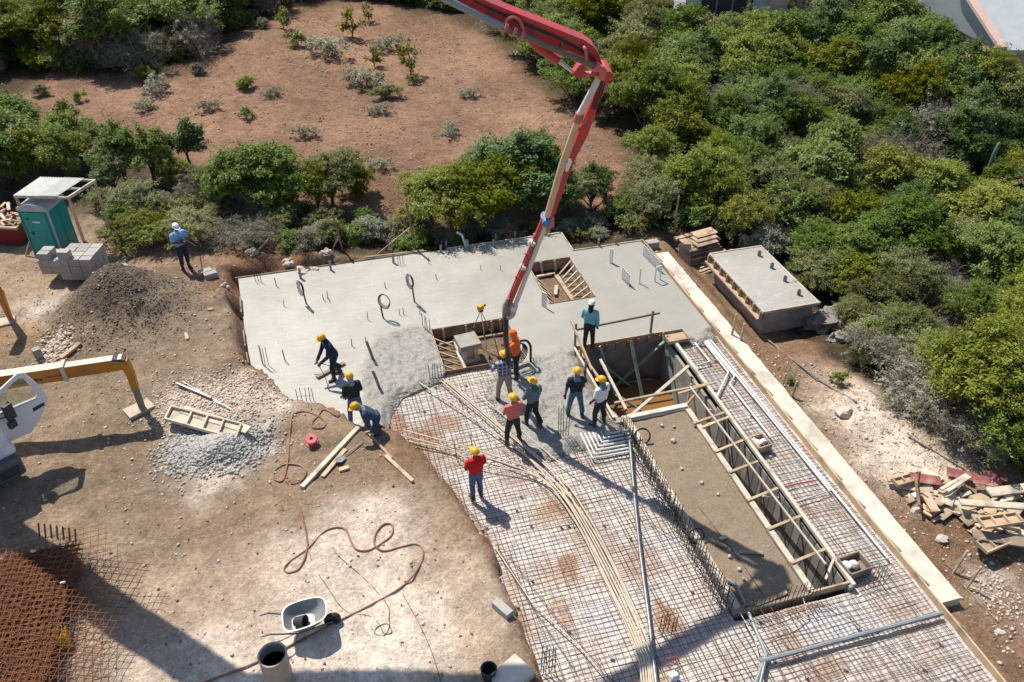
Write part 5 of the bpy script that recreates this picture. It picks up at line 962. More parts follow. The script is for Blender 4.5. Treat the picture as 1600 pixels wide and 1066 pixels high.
# ------------------------------------------------------------------ timber piles on the right
G1 = 'boards in the flat pile behind the slab corner'
pileC = P(1106, 388, -.55); pileC.z = ht1(pileC.x, pileC.y)-.02; pileC.y += .45
for k in range(30):
    lay = k//5; a = .14+random.uniform(-.10, .10); o_ = pileC+Vector((random.uniform(-1.0, -.8), -.5+(k % 5)*.27+random.uniform(-.05, .05), .06+lay*.125)); L_ = random.uniform(1.5, 2.1)-lay*.08
    beam('pile_board', o_, o_+Vector((L_*math.cos(a), L_*math.sin(a), random.uniform(-.02, .03))), random.uniform(.18, .28), random.uniform(.05, .11), M[random.choice(['plyp', 'plyp', 'woodg', 'wood'])])
for k in range(3): o_ = pileC+Vector((-.55+.1*k, -.3+.25*k, .82+.06*k)); beam('pile_board', o_, o_+Vector((1.0, .16, .02)), .5, .05, M['plyp'])
for k in range(6): o_ = pileC+Vector((-.75+.08*k, -1.35+.13*k, .05+.05*(k % 2))); beam('pile_board', o_, o_+Vector((1.75, .42+.05*k, .03)), .1, .05, M['wood' if k % 2 else 'woodg'])
beam('pile_board', pileC+Vector((-1.12, -.75, .0)), pileC+Vector((-1.0, -.35, .95)), .5, .03, M['plyp'])
for o in [q for q in coll.objects if q.name.startswith('pile_board')]: tag(o, 'timber form board in the flat pile behind the slab corner', 'board', G1)
t = thing('timber_ladder_frame', 'narrow nailed timber frame leaning on soil beside the slab edge', 'frame', PT(1060, 420)); a, c = PT(1032, 408, .15), PT(1076, 428, .15)
for dy in (0, .28): beam('rail', a+Vector((0, dy, 0)), c+Vector((0, dy, 0)), .05, .07, M['woodg'], t)
for k in range(3): p = a.lerp(c, .2+.3*k); beam('rung', p, p+Vector((0, .28, 0)), .05, .05, M['woodg'], t)
for k in range(3): beam('long_plank', PT(1060+4*k, 440+5*k, .06), PT(1120+4*k, 520+6*k, .05), .12, .05, M['plyp']) if k == 0 else None
tag(bpy.data.objects['long_plank'], 'long plank lying on the soil between footing and tank', 'plank')
G2 = 'boards in the heap beside the footing'
hc = P(1505, 800, -.45); zh = -.5; rr = random.Random(5)
for k in range(74):
    u = rr.uniform(0, 1); v = rr.uniform(-1, 1); px = 1440+u*150; py = 760+u*62+v*(18+26*u); p = P(px, py, zh); z_ = zh+.06+max(0, .42*(1-abs(v)))*rr.uniform(.25, 1.0)*(.5+.7*u); p = P(px, py, z_)
    a = rr.choice([.25, .25, .1, -.35, .5, .3, -.6, 2.2])+rr.uniform(-.25, .25); L_ = rr.choice([.35, .45, .6, .9, 1.1, 1.3]); q = Vector((math.cos(a)*L_/2, math.sin(a)*L_/2, rr.uniform(-.07, .07)))
    beam('heap_board', p-q, p+q, rr.choice([.09, .14, .2, .26, .3]), rr.choice([.025, .04, .08]), M[rr.choice(['wood', 'wood', 'woodw', 'woodw', 'plyp', 'woodg'])], None, rr.uniform(-.35, .35))
for (a, c, w_, mm, z_) in [((1386, 748), (1478, 752), .22, 'plyp', -.22), ((1400, 757), (1480, 775), .16, 'woodw', -.3), ((1440, 735), (1470, 752), .3, 'woodw', -.15), ((1470, 765), (1510, 742), .09, 'woodw', -.02), ((1480, 768), (1515, 745), .1, 'woodw', 0), ((1445, 770), (1462, 800), .22, 'plyp', -.2), ((1520, 810), (1600, 818), .26, 'plyp', .1), ((1520, 835), (1602, 848), .3, 'woodg', -.05), ((1545, 770), (1605, 762), .28, 'woodw', .05), ((1500, 785), (1605, 792), .24, 'woodw', .05), ((1430, 742), (1436, 790), .06, 'ply', -.1)]:
    beam('heap_board', P(*a, z_), P(*c, z_), w_, .05, M[mm], None, random.uniform(-.2, .2))
for o in [q for q in coll.objects if q.name.startswith('heap_board')]: tag(o, 'sawn timber board in the loose heap beside the footing', 'board', G2)
for k, (a, c, z_) in enumerate([((1422, 745), (1470, 752), -.12), ((1520, 748), (1565, 756), -.05), ((1480, 737), (1520, 745), -.2), ((1545, 744), (1572, 745), -.2)]): beam('red_strip', P(*a, z_), P(*c, z_), .3, .03, M['plyred'], None, .2)
for o in [q for q in coll.objects if q.name.startswith('red_strip')]: tag(o, 'red faced plywood strip among the loose timber heap', 'board', 'red faced strips in the heap')
def crate(px, py, z_, L_, W_, rz, lab, mm='plyp'):
    p = P(px, py, z_); t = thing('form_tray', lab, 'form panel', p, rz); c = W[t]
    MB().box(None, (L_, W_, .025), M=c).part('panel', M[mm], t)
    for s_ in (-1, 1): MB().box(None, (L_, .04, .09), M=c @ Matrix.Translation((0, s_*W_/2, .045))).part('rail', M['wood'], t)
    for k in range(4): MB().box(None, (.04, W_-.05, .08), M=c @ Matrix.Translation((-L_/2+.02+(L_-.04)*k/3, 0, .055))).part('rib', M['wood'], t)
crate(1562, 815, .2, 1.1, .32, -.1, 'ribbed form panel on top of the loose timber heap'); crate(1555, 848, -.12, 1.0, .36, .12, 'ribbed form panel at the foot of the loose timber heap', 'woodg'); crate(1418, 750, -.2, .9, .25, .05, 'ribbed form panel at the far tip of the loose timber heap')
p = PT(1432, 776); t = thing('sledge_hammer', 'sledge hammer standing on its pale head beside the timber heap', 'hammer', p); MB().tube([p+Vector((0, 0, .1)), p+Vector((-.12, .1, .9))], .025, 7).part('handle', M['ply'], t, True); MB().box((p.x, p.y, p.z+.06), (.36, .14, .12), .1).part('head', M['bag'], t)
beam('long_pole', PT(1420, 682, .05), PT(1510, 735, .05), .05, .05, M['woodg']); tag(bpy.data.objects['long_pole'], 'thin pole lying along the scrub edge above the timber heap', 'pole')
MB().tube(spl([PT(1195, 527, .03), PT(1240, 563, .04), PT(1290, 600, .04), PT(1338, 628, .04)], 5), .03, 6).solo('cable_bundle', M['rock'], 'grey cable lying over the soil below the tank', 'cable')
beam('dropped_stick', PT(1505, 915, .03), PT(1560, 972, .03), .03, .03, M['woodg']); tag(bpy.data.objects['dropped_stick'], 'thin stick on the soil past the end of the footing', 'stick')

# ------------------------------------------------------------------ stones
def ico():
    bm = bmesh.new(); bmesh.ops.create_icosphere(bm, subdivisions=1, radius=1); V = np.array([v.co for v in bm.verts]); F = np.array([[v.index for v in f.verts] for f in bm.faces]); bm.free(); return V, F
IV, IF = ico()
def stones(name, pts, rad, m, label, cat='stones', flat=.65):
    n = len(pts); pts = np.array(pts); rad = np.array(rad); V = IV[None]*(1+.95*(rng.random((n, len(IV), 1))-.5)); V = V*(.7+.6*rng.random((n, 1, 3))); V[..., 2] *= flat
    a = rng.random(n)*6.28; ca_, sa_ = np.cos(a)[:, None], np.sin(a)[:, None]; V = np.stack([V[..., 0]*ca_-V[..., 1]*sa_, V[..., 0]*sa_+V[..., 1]*ca_, V[..., 2]], -1)
    V = V*rad[:, None, None]+pts[:, None, :]; V[..., 2] += rad[:, None]*.25; F = (IF[None]+(np.arange(n)*len(IV))[:, None, None]).reshape(-1, 3)
    return tag(obj(name, npmesh(name, V.reshape(-1, 3), F, m)), label, cat, None, 'stuff')
def scatter(n, area, zz=.2, test=None):                # uniformly over a pixel polygon's ground
    lp = [gp(*q, zz) for q in area]; xs = [q[0] for q in lp]; ys = [q[1] for q in lp]; out = np.zeros((0, 2))
    while len(out) < n:
        q = np.stack([rng.uniform(min(xs), max(xs), n*2), rng.uniform(min(ys), max(ys), n*2)], 1); k = sdpoly(q[:, 0], q[:, 1], [lp])[0] < 0
        k &= sdpoly(q[:, 0], q[:, 1], [EX])[0] > .05; out = np.concatenate([out, q[k]])
    out = out[:n]; return np.concatenate([out, ht(out[:, 0], out[:, 1])[:, None]], 1)
LEFT = ((0, 420), (250, 400), (375, 420), (395, 600), (600, 690), (640, 760), (760, 860), (815, 1066), (0, 1066)); RIGHT = ((1010, 380), (1180, 540), (1420, 640), (1600, 760), (1600, 1066), (1570, 1050), (1300, 700), (1080, 430))
def rads(n, lo, hi, p=3): return lo+(hi-lo)*rng.random(n)**p
stones('scattered_stones', scatter(3000, LEFT), rads(3000, .006, .05, 7), M['stone'], 'scattered pale stones on the bare ground left of the slab')
stones('scattered_clods', scatter(2600, LEFT), rads(2600, .006, .04, 7), mat('soil_clod', (.20, .15, .105, 1), (.14, .105, .075, 1), .95, 20), 'scattered brown clods on the bare ground left of the slab')
stones('scattered_rubble', scatter(1500, RIGHT, -.5), rads(1500, .008, .055, 5), M['stone'], 'scattered rubble on the soil right of the slab')
M['field_chip'] = mat('field_chip', (.40, .28, .20, 1), (.30, .19, .125, 1), .95, 10); fpts = scatter(4000, ((75, 125), (330, 100), (450, 25), (690, 25), (850, 150), (980, 250), (960, 320), (640, 325), (420, 280), (150, 230)), .2); stones('field_stones', fpts, rads(4000, .012, .07, 4), M['field_chip'], 'small stones and chips over the cleared red field')
def litter(n, area, zz, m, name, label, lo=.08, hi=.45):
    q = scatter(n, area, zz); a = rng.random(n)*6.28; L_ = lo+(hi-lo)*rng.random(n)**2; d = np.stack([np.cos(a), np.sin(a), 0*a+.1*(rng.random(n)-.3)], 1)*L_[:, None]/2; sd_ = np.stack([-np.sin(a), np.cos(a), 0*a], 1)*.006; up_ = np.array([0, 0, .012])
    c = q+[0, 0, .015]; V = np.stack([c-d-sd_, c-d+sd_, c-d+up_, c+d-sd_, c+d+sd_, c+d+up_], 1).reshape(-1, 3); F = (np.array([[0, 1, 4, 3], [1, 2, 5, 4], [2, 0, 3, 5]])[None]+(np.arange(n)*6)[:, None, None]).reshape(-1, 4); tag(obj(name, npmesh(name, V, F, m)), label, 'twigs', None, 'stuff')
_FA = ((75, 125), (330, 100), (450, 25), (690, 25), (850, 150), (980, 250), (960, 320), (640, 325), (420, 280), (150, 230))
litter(3500, _FA, .2, mat('bleached_twigs', (.46, .38, .31, 1), (.30, .23, .18, 1), .9, 9), 'twig_litter', 'bleached twig litter over the cleared red field'); litter(2500, _FA, .2, mat('dark_twigs', (.11, .08, .06, 1), (.16, .12, .09, 1), .9, 9), 'dark_litter', 'dark root and twig litter over the cleared red field')
litter(900, RIGHT, -.5, mat('soil_twigs', (.30, .23, .17, 1), (.2, .15, .11, 1), .9, 9), 'twig_litter', 'twig and splinter litter on the soil right of the slab', .05, .25)
def heap(n, px, py, sx, sy, lo, hi, m, name, label, zz=.2):
    c = gp(px, py, zz); q = rng.normal(size=(n, 2))*[sx, sy]+c; k = sdpoly(q[:, 0], q[:, 1], [EX])[0] > 0; q = q[k]; stones(name, np.concatenate([q, ht(q[:, 0], q[:, 1])[:, None]], 1), rads(len(q), lo, hi, 1.6), m, label)
heap(8000, 340, 702, .62, .46, .010, .058, M['gravel'], 'rubble_heap', 'heap of broken grey rubble under the form panel'); heap(4000, 335, 630, .85, .6, .008, .045, mat('pale_rubble', (.58, .47, .39, 1), (.46, .37, .30, 1), .95, 10), 'pale_rubble', 'pale crushed rubble around the grey pipes')
heap(4500, 200, 495, 1.2, 1.1, .008, .035, mat('dark_gravel', (.17, .14, .11, 1), (.12, .10, .08, 1), .95, 20), 'gravel_mound', 'fine dark gravel covering the mound beside the block stacks'); heap(420, 95, 548, .3, .4, .02, .075, M['stone'], 'white_stones', 'strip of white stones at the foot of the gravel mound'); heap(260, 1562, 935, .28, .45, .01, .05, M['stone'], 'gravel_spill', 'small spill of pale gravel past the timber heap', -.5)
for (px, py, r) in [(480, 415, .38), (455, 420, .22), (385, 378, .2), (415, 375, .16), (400, 425, .2), (510, 400, .2), (350, 450, .16), (1282, 515, .5), (1300, 500, .42), (1312, 535, .3), (1010, 322, .25)]:
    lump('boulder', PT(px, py, -.1), r, M['rock'] if px > 1000 else M['stone'], 'weathered grey boulder at the scrub edge by the tank' if px > 1000 else 'pale boulder on the dug bank behind the slab', 'boulder', 'boulders by the tank' if px > 1000 else 'boulders on the dug bank', (1.1, .9, .8), 20, .7)
for (px, py, r) in [(1560, 990, .1), (1430, 800, .12), (1470, 845, .15), (1318, 650, .25), (970, 325, .2)]: lump('rock', PT(px, py, -.05), r, M['stone'], 'single pale rock on the soil right of the slab', 'rock', 'single rocks right of the slab', (1.2, .9, .7), 10, .5)
# ------------------------------------------------------------------ people
def capsule(b, p, q, r0, r1, n=10):
    p, q = Vector(p), Vector(q); d = q-p; L_ = d.length; d = d.normalized() if L_ > 1e-6 else Vector((0, 0, 1))
    pr = [(math.cos(a)*r0, math.sin(a)*r0) for a in (-1.45, -1.0, -.5, 0)]+[(math.cos(a)*r1, L_+math.sin(a)*r1) for a in (0, .5, 1.0, 1.45)]
    Mx = d.to_track_quat('Z', 'Y').to_matrix().to_4x4(); Mx.translation = p; b.lathe(pr, n=n, M=Mx)
def person(px, py, face, label, shirt, trousers, helmet='helm_y', scarf=None, boots=True, arms=None, legs=None, lean=0, lean_side=0, head=(0, 0), z=None, sleeves='short', scale=1.0, neckwear=None, vest=None, tool=None):
    # local frame: faces +Y, X to its right
    base = P(px, py, z) if z is not None else PT(px, py); t = thing('person', label, 'person', base, R(face)); Wt = W[t] @ Matrix.Scale(scale, 4)
    seg = []                                               # (p, q, r0, r1, material slot)
    hip = Vector((0, 0, .93)); ax = Matrix.Rotation(R(-lean), 4, 'X') @ Matrix.Rotation(R(lean_side), 4, 'Y')
    def up(x, y, z_): return hip+ax @ Vector((x, y, z_-.93))
    legs = legs or [((-.11, .02, .5), (-.12, -.03, .09)), ((.11, .04, .5), (.13, .02, .09))]
    for s_, (kn, an) in zip((-1, 1), legs):
        h = hip+Vector((s_*.085, 0, -.02)); kn, an = Vector(kn), Vector(an); seg += [(h, kn, .092, .066, 2), (kn, an+Vector((0, 0, .18)), .064, .058, 2)]
        bt = 3; mid = kn.lerp(an, .35) if boots else an+Vector((0, 0, .08)); seg += [(mid, an, .063 if boots else .05, .055, bt)]
        f = (an-kn); toe = an+Vector((.02*s_, .16, -.045)); seg += [(an+Vector((0, -.03, -.04)), toe, .048, .042, bt)]
    seg += [(hip+Vector((-.06, 0, -.02)), hip+Vector((.06, 0, -.02)), .105, .105, 2), (hip+Vector((-.05, 0, .04)), hip+Vector((.05, 0, .04)), .105, .105, 2)]
    for x in (-.07, 0, .07): seg += [(up(x, .0, 1.02), up(x*1.25, .0, 1.2), .098, .108, 1), (up(x*1.25, 0, 1.2), up(x*1.35, -.005, 1.36), .108, .1, 1)]
    seg += [(up(-.15, -.01, 1.42), up(.15, -.01, 1.42), .068, .068, 1), (up(0, -.01, 1.40), up(0, .0, 1.50), .075, .058, 4 if scarf else 1), (up(0, .0, 1.48), up(0, .015, 1.57), .052, .05, 4 if scarf else 0)]
    # head
    hx = ax @ Matrix.Rotation(R(head[0]), 4, 'Z') @ Matrix.Rotation(R(-head[1]), 4, 'X'); nk = up(0, .01, 1.56)
    def hd(x, y, z_): return nk+hx @ Vector((x, y, z_))
    seg += [(hd(0, -.01, .11), hd(0, .012, .12), .088, .085, 0), (hd(0, -.01, .15), hd(0, .0, .15), .088, .085, 0), (hd(0, .03, .05), hd(0, .04, .03), .062, .045, 4 if scarf == 'face' else 0), (hd(0, .095, .105), hd(0, .112, .085), .011, .015, 0), (hd(-.085, 0, .09), hd(-.088, -.005, .11), .018, .016, 0), (hd(.085, 0, .09), hd(.088, -.005, .11), .018, .016, 0), (hd(-.02, .085, .05), hd(.02, .085, .05), .014, .014, 0)]
    if scarf == 'hood': seg += [(hd(0, -.02, .08), hd(0, -.02, .14), .098, .096, 4), (hd(0, -.03, .02), up(0, -.03, 1.45), .08, .09, 4)]
    if scarf == 'neck': seg += [(hd(0, -.035, .05), up(0, -.045, 1.45), .072, .085, 4), (up(-.06, -.06, 1.42), up(.06, -.06, 1.42), .06, .06, 4)]
    arms = arms or [((-.27, -.02, 1.16), (-.24, .16, .98)), ((.27, -.02, 1.16), (.24, .16, .98))]
    for s_, (el, wr) in zip((-1, 1), arms):
        sh_ = up(s_*.198, -.005, 1.415); el, wr = up(*el), up(*wr); long_ = sleeves == 'long'
        if long_: seg += [(sh_, el, .064, .053, 1), (el, el.lerp(wr, .93), .052, .042, 1)]
        else: seg += [(sh_, sh_.lerp(el, .72), .068, .062, 1), (sh_.lerp(el, .55), el, .05, .045, 0), (el, wr, .045, .032, 0)]
        d = (wr-el).normalized(); pm = wr+d*.085; seg += [(wr, pm, .03, .038, 0)]
        sd = d.cross(Vector((0, 1, 0))) if abs(d.y) < .9 else d.cross(Vector((0, 0, 1))); sd.normalize(); cu = sd.cross(d)*s_
        for k, ln in zip(range(4), (.07, .08, .075, .058)):
            r_ = pm+sd*(-.03+.02*k); m_ = r_+d*ln*.55+cu*.012; seg += [(r_, m_, .0105, .010, 0), (m_, m_+d*ln*.35+cu*.03, .010, .009, 0)]
        th_ = wr+d*.02+sd*-.035; m_ = th_+d*.035-sd*.03+cu*.012; seg += [(wr+d*.01, th_, .016, .014, 0), (th_, m_, .013, .012, 0), (m_, m_+d*.035+cu*.015, .012, .010, 0)]
    b = MB()
    seg = [(p, q, r0*(1.24 if s_ in (1, 2) else 1.1 if s_ == 3 else 1.05), r1*(1.24 if s_ in (1, 2) else 1.1 if s_ == 3 else 1.05), s_) for (p, q, r0, r1, s_) in seg]
    for (p, q, r0, r1, s_) in seg: capsule(b, p, q, r0, r1)
    me = bpy.data.meshes.new('body'); me.from_pydata(b.v, [], b.f); tmp = bpy.data.objects.new('tmp', me); coll.objects.link(tmp)
    md = tmp.modifiers.new('r', 'REMESH'); md.mode = 'VOXEL'; md.voxel_size = .0105; sm = tmp.modifiers.new('s', 'SMOOTH'); sm.factor = .5; sm.iterations = 3
    dg = bpy.context.evaluated_depsgraph_get(); out = bpy.data.meshes.new_from_object(tmp.evaluated_get(dg)); bpy.data.objects.remove(tmp); bpy.data.meshes.remove(me)
    n = len(out.vertices); co_ = np.empty(n*3, np.float32); out.vertices.foreach_get('co', co_); co_ = co_.reshape(-1, 3)
    # loose cloth folds
    fc = np.empty(len(out.polygons)*3, np.float32); out.polygons.foreach_get('center', fc); fc = fc.reshape(-1, 3); best = np.full(len(fc), 1e9); mi = np.zeros(len(fc), np.int32)
    for (p, q, r0, r1, s_) in seg:
        p_, q_ = np.array(p), np.array(q); d = q_-p_; tt = np.clip(((fc-p_) @ d)/(d @ d+1e-9), 0, 1); dist = np.linalg.norm(fc-(p_+tt[:, None]*d), axis=1)-(r0+(r1-r0)*tt); k = dist < best; best[k] = dist[k]; mi[k] = s_
    ms_ = [M['skin'], shirt, trousers, M['boot'], neckwear or shirt]
    out.materials.clear()
    for m_ in ms_: out.materials.append(m_)
    out.polygons.foreach_set('material_index', mi); out.polygons.foreach_set('use_smooth', np.ones(len(fc), bool))
    o = obj('body', out, Wt, t); 
    # eyes
    for s_ in (-1, 1):
        b = MB(); capsule(b, hd(s_*.032, .082, .115), hd(s_*.032, .086, .115), .011, .011, 8); q = b.mesh('eye', M['dark'], None, True); obj('eye', q, Wt, t)
    # helmet: dome, ridge, brim
    hm = M[helmet] if isinstance(helmet, str) else helmet; Mh = Matrix.Translation(hd(0, -.0, .135)) @ (hx.to_3x3().to_4x4()) @ Matrix.Rotation(R(6), 4, 'X') @ Matrix.Diagonal((.92, 1.12, 1.0, 1))
    b = MB(); pr = [(.118, -.012), (.128, -.004), (.122, .012), (.116, .05), (.100, .088), (.072, .115), (.038, .130), (.0, .134)]; b.lathe(pr, n=24, M=Mh); he = obj('helmet', b.mesh('helmet', hm, None, True), Wt, t)
    b = MB(); n_ = 13; V = []
    for i in range(n_):
        a = math.pi*(.14+.72*i/(n_-1)); V += [Mh @ Vector((math.cos(a)*.118, math.sin(a)*.118, .002)), Mh @ Vector((math.cos(a)*.135, math.sin(a)*(.135+.05*math.sin(a)), -.012)), Mh @ Vector((math.cos(a)*.135, math.sin(a)*(.135+.05*math.sin(a)), -.018))]
    b.add(V, [(3*i+k, 3*i+3+k, 3*i+4+k, 3*i+1+k) for i in range(n_-1) for k in (0, 1)]); obj('brim', b.mesh('brim', hm, None, True), Wt, he)
    b = MB(); b.tube([Mh @ Vector((0, math.cos(a)*.112, math.sin(a)*.130+.004)) for a in np.linspace(.35, 2.8, 12)], .012, 6); obj('ridge', b.mesh('ridge', hm, None, True), Wt, he)
    if vest:
        b = MB()
        for x in (-.08, 0, .08): capsule(b, up(x, 0, 1.03), up(x*1.35, -.004, 1.38), .112, .115, 14)
        ml = b.mesh('vest', vest, None, True); obj('vest', ml, Wt, t)
    return t, Wt, up
cl = dict(teal=cloth('teal_jersey', (.17, .42, .46), (.13, .35, .39)), lblue=cloth('light_blue_shirt', (.22, .42, .66), (.18, .36, .58)), navy=cloth('navy_cloth', (.018, .028, .058), (.012, .02, .042)), dgreen=cloth('dark_olive_shirt', (.028, .034, .026), (.02, .025, .02)), bluew=cloth('blue_overall', (.045, .075, .13), (.03, .055, .10)), pink=cloth('salmon_shirt', (.62, .17, .15), (.55, .14, .125)), grey=cloth('grey_blue_shirt', (.14, .18, .21), (.11, .145, .17)), greensc=cloth('green_scarf', (.02, .15, .06), (.015, .12, .05)), ntee=cloth('charcoal_tee', (.022, .026, .04), (.016, .02, .03)), wtee=cloth('white_tee', (.68, .69, .72), (.60, .61, .64)), redt=cloth('red_shirt', (.55, .012, .016), (.46, .01, .014)), black=cloth('black_trousers', (.02, .02, .021), (.03, .029, .028)), jeans=cloth('blue_jeans', (.06, .12, .21), (.10, .16, .25)), khaki=cloth('khaki_trousers', (.36, .30, .23), (.30, .25, .19)), orange=cloth('orange_cloth', (.85, .16, .03), (.75, .14, .028)), dark=cloth('dark_scarf', (.015, .015, .016)), gsc=cloth('grey_scarf', (.30, .31, .33)))
def plaid():
    m = bpy.data.materials.new('plaid_shirt'); m.use_nodes = True; n = m.node_tree.nodes; L = m.node_tree.links; b = n['Principled BSDF']; b.inputs['Roughness'].default_value = .9; tc = n.new('ShaderNodeTexCoord'); last = None
    c = None
    for i, (ax_, sc_, off) in enumerate(((0, 52, 0), (2, 52, .4), (0, 104, 1.2), (2, 104, 2))):
        sp_ = n.new('ShaderNodeSeparateXYZ'); L.new(tc.outputs['Object'], sp_.inputs[0]); mu = n.new('ShaderNodeMath'); mu.operation = 'MULTIPLY_ADD'; mu.inputs[1].default_value = sc_; mu.inputs[2].default_value = off; L.new(sp_.outputs[ax_], mu.inputs[0]); si = n.new('ShaderNodeMath'); si.operation = 'SINE'; L.new(mu.outputs[0], si.inputs[0]); mr = n.new('ShaderNodeMapRange'); mr.inputs[1].default_value = .2 if i < 2 else .8; mr.inputs[2].default_value = .5 if i < 2 else .95; mr.inputs[4].default_value = .5; L.new(si.outputs[0], mr.inputs[0])
        mx = n.new('ShaderNodeMix'); mx.data_type = 'RGBA'; mx.inputs['B'].default_value = (.50, .53, .58, 1) if i < 2 else (.05, .05, .06, 1); L.new(mr.outputs[0], mx.inputs['Factor'])
        if c is None: mx.inputs['A'].default_value = (.035, .06, .13, 1)
        else: L.new(c, mx.inputs['A'])
        c = mx.outputs['Result']
    L.new(c, b.inputs['Base Color']); return m
cl['plaid'] = plaid()
WALK = [((-.12, .12, .5), (-.13, .12, .09)), ((.12, .02, .5), (.13, -.22, .10))]; WIDE = [((-.16, .05, .5), (-.2, .0, .09)), ((.16, .05, .5), (.2, .0, .09))]
DOWN = ((-.25, .0, 1.15), (-.25, .04, .90)); DOWNR = ((.25, .0, 1.15), (.25, .04, .90)); FWD = ((-.25, .02, 1.17), (-.13, .24, 1.10)); FWDR = ((.25, .02, 1.17), (.13, .24, 1.10))
person(919, 543, -35, 'person in teal long sleeved jersey and white helmet standing at the pit corner', cl['teal'], cl['black'], 'helm_w', 'hood', arms=[FWD, DOWNR], sleeves='long', neckwear=cl['dark'], z=.02, head=(0, 15), lean=4)
pw, Wp, up = person(292, 421, -150, 'person in light blue tee shirt and white cap leaning on a long tool', cl['lblue'], cl['navy'], 'helm_w', None, arms=[((-.25, .1, 1.2), (-.02, .24, 1.26)), ((.25, .1, 1.2), (.06, .26, 1.18))], scale=1.06, boots=False, head=(0, 10))
a_, b_ = Wp @ Vector((-.1, .26, 1.25)), PT(311, 387, .03); t = thing('long_rake', 'long handled tool held by the light blue shirted worker', 'tool', b_); MB().tube([a_+(a_-b_)*.12, b_], .018, 7).part('handle', M['wood'], t); MB().box(b_, (.22, .06, .05), .6).part('head', M['steelp'], t)
pw, Wp, up = person(527, 589, 105, 'person in dark navy clothes smoothing the wet slab with a float', cl['navy'], cl['navy'], 'helm_y', 'hood', arms=[((-.22, .2, 1.12), (-.1, .50, .98)), ((.24, .22, 1.14), (.12, .52, .98))], legs=[((-.12, .16, .5), (-.13, .14, .09)), ((.12, .06, .5), (.14, -.16, .10))], lean=22, sleeves='long', z=0, neckwear=cl['navy'])
t = thing('bull_float', 'long flat screed with wire frame pushed over the wet slab', 'float', P(520, 585)); p, q = P(495, 590, .05), P(538, 567, .05); beam('blade', p, q, .12, .06, M['woodg'], t); h1, h2 = Wp @ up(-.1, .58, .95), Wp @ up(.12, .60, .95)
for (a_, b_) in ((h1, p.lerp(q, .25)), (h2, p.lerp(q, .7)), (h1, h2), (p.lerp(q, .25), p.lerp(q, .25)+Vector((-.3, .02, .02)))): MB().tube([a_, b_], .012, 6).part('rod', M['iron'], t)
person(559, 661, 15, 'person in dark olive shirt and grey hood holding the brown hose', cl['dgreen'], cl['jeans'], 'helm_y', 'hood', arms=[((-.25, .04, 1.18), (-.2, .2, .98)), FWDR], sleeves='long', legs=WIDE, z=-.02, neckwear=cl['gsc'], lean=10)
person(592, 688, 95, 'person in blue overalls bending low at the edge of the pour', cl['bluew'], cl['bluew'], 'helm_y', 'neck', arms=[((-.2, .15, 1.15), (-.12, .35, .98)), ((.2, .15, 1.15), (.12, .36, 1.0))], lean=48, sleeves='long', legs=[((-.13, .1, .5), (-.14, .02, .09)), ((.13, .02, .5), (.15, -.18, .09))], z=-.12, neckwear=cl['gsc'], head=(0, -20))
person(788, 626, 5, 'person in plaid shirt and khaki trousers raising the left hand', cl['plaid'], cl['khaki'], 'helm_y', None, arms=[((-.33, .06, 1.22), (-.34, .2, 1.42)), FWDR], legs=WIDE, sleeves='long', z=-.1, scale=1.04)
person(807, 590, 60, 'person in orange vest and orange head cloth guiding the pump hose', cl['orange'], cl['black'], cl['orange'], 'hood', arms=[((-.24, .12, 1.2), (-.06, .32, 1.12)), ((.24, .12, 1.2), (.08, .32, 1.22))], sleeves='long', z=0, neckwear=cl['orange'], lean=8)
person(802, 692, 8, 'person in salmon pink shirt standing on the mat near fresh concrete', cl['pink'], cl['black'], 'helm_y', None, arms=[((-.26, .04, 1.17), (-.16, .2, 1.08)), ((.26, .04, 1.17), (.14, .22, 1.06))], legs=WIDE, z=-.08)
person(832, 666, 20, 'person in grey blue shirt with green scarf standing in fresh concrete', cl['grey'], cl['black'], 'helm_y', 'neck', arms=[((-.27, .06, 1.17), (-.18, .22, 1.05)), ((.30, .06, 1.18), (.26, .22, 1.08))], sleeves='long', legs=WALK, z=-.04, neckwear=cl['greensc'])
pw, Wp, up = person(898, 650, -8, 'person in charcoal tee and blue jeans holding an upright stake', cl['ntee'], cl['jeans'], 'helm_y', 'neck', arms=[((-.29, -.05, 1.16), (-.32, -.05, .92)), ((.29, .1, 1.22), (.27, .2, 1.42))], legs=[((-.16, .04, .5), (-.2, .02, .09)), ((.16, .0, .5), (.2, -.10, .09))], z=-.04, neckwear=cl['grey'])
a_ = Wp @ up(.275, .22, 1.46); beam('hand_stake', (a_.x, a_.y, a_.z-.55), (a_.x+.02, a_.y, a_.z+.42), .06, .04, M['woodg']); tag(bpy.data.objects['hand_stake'], 'timber stake held upright by the worker in blue jeans', 'stake')
person(936, 664, 25, 'person in white tee and black trousers standing beside the pit edge', cl['wtee'], cl['black'], 'helm_y', 'neck', arms=[((-.28, -.02, 1.16), (-.26, .12, .96)), ((.27, .02, 1.16), (.22, .16, 1.0))], z=-.04, neckwear=cl['grey'], head=(20, 8), legs=WIDE)
person(745, 778, 12, 'person in bright red shirt standing alone on the steel mat', cl['redt'], cl['jeans'], 'helm_y', None, arms=[((-.26, .03, 1.17), (-.15, .2, 1.08)), ((.26, .03, 1.17), (.15, .22, 1.06))], sleeves='short', z=-.06)
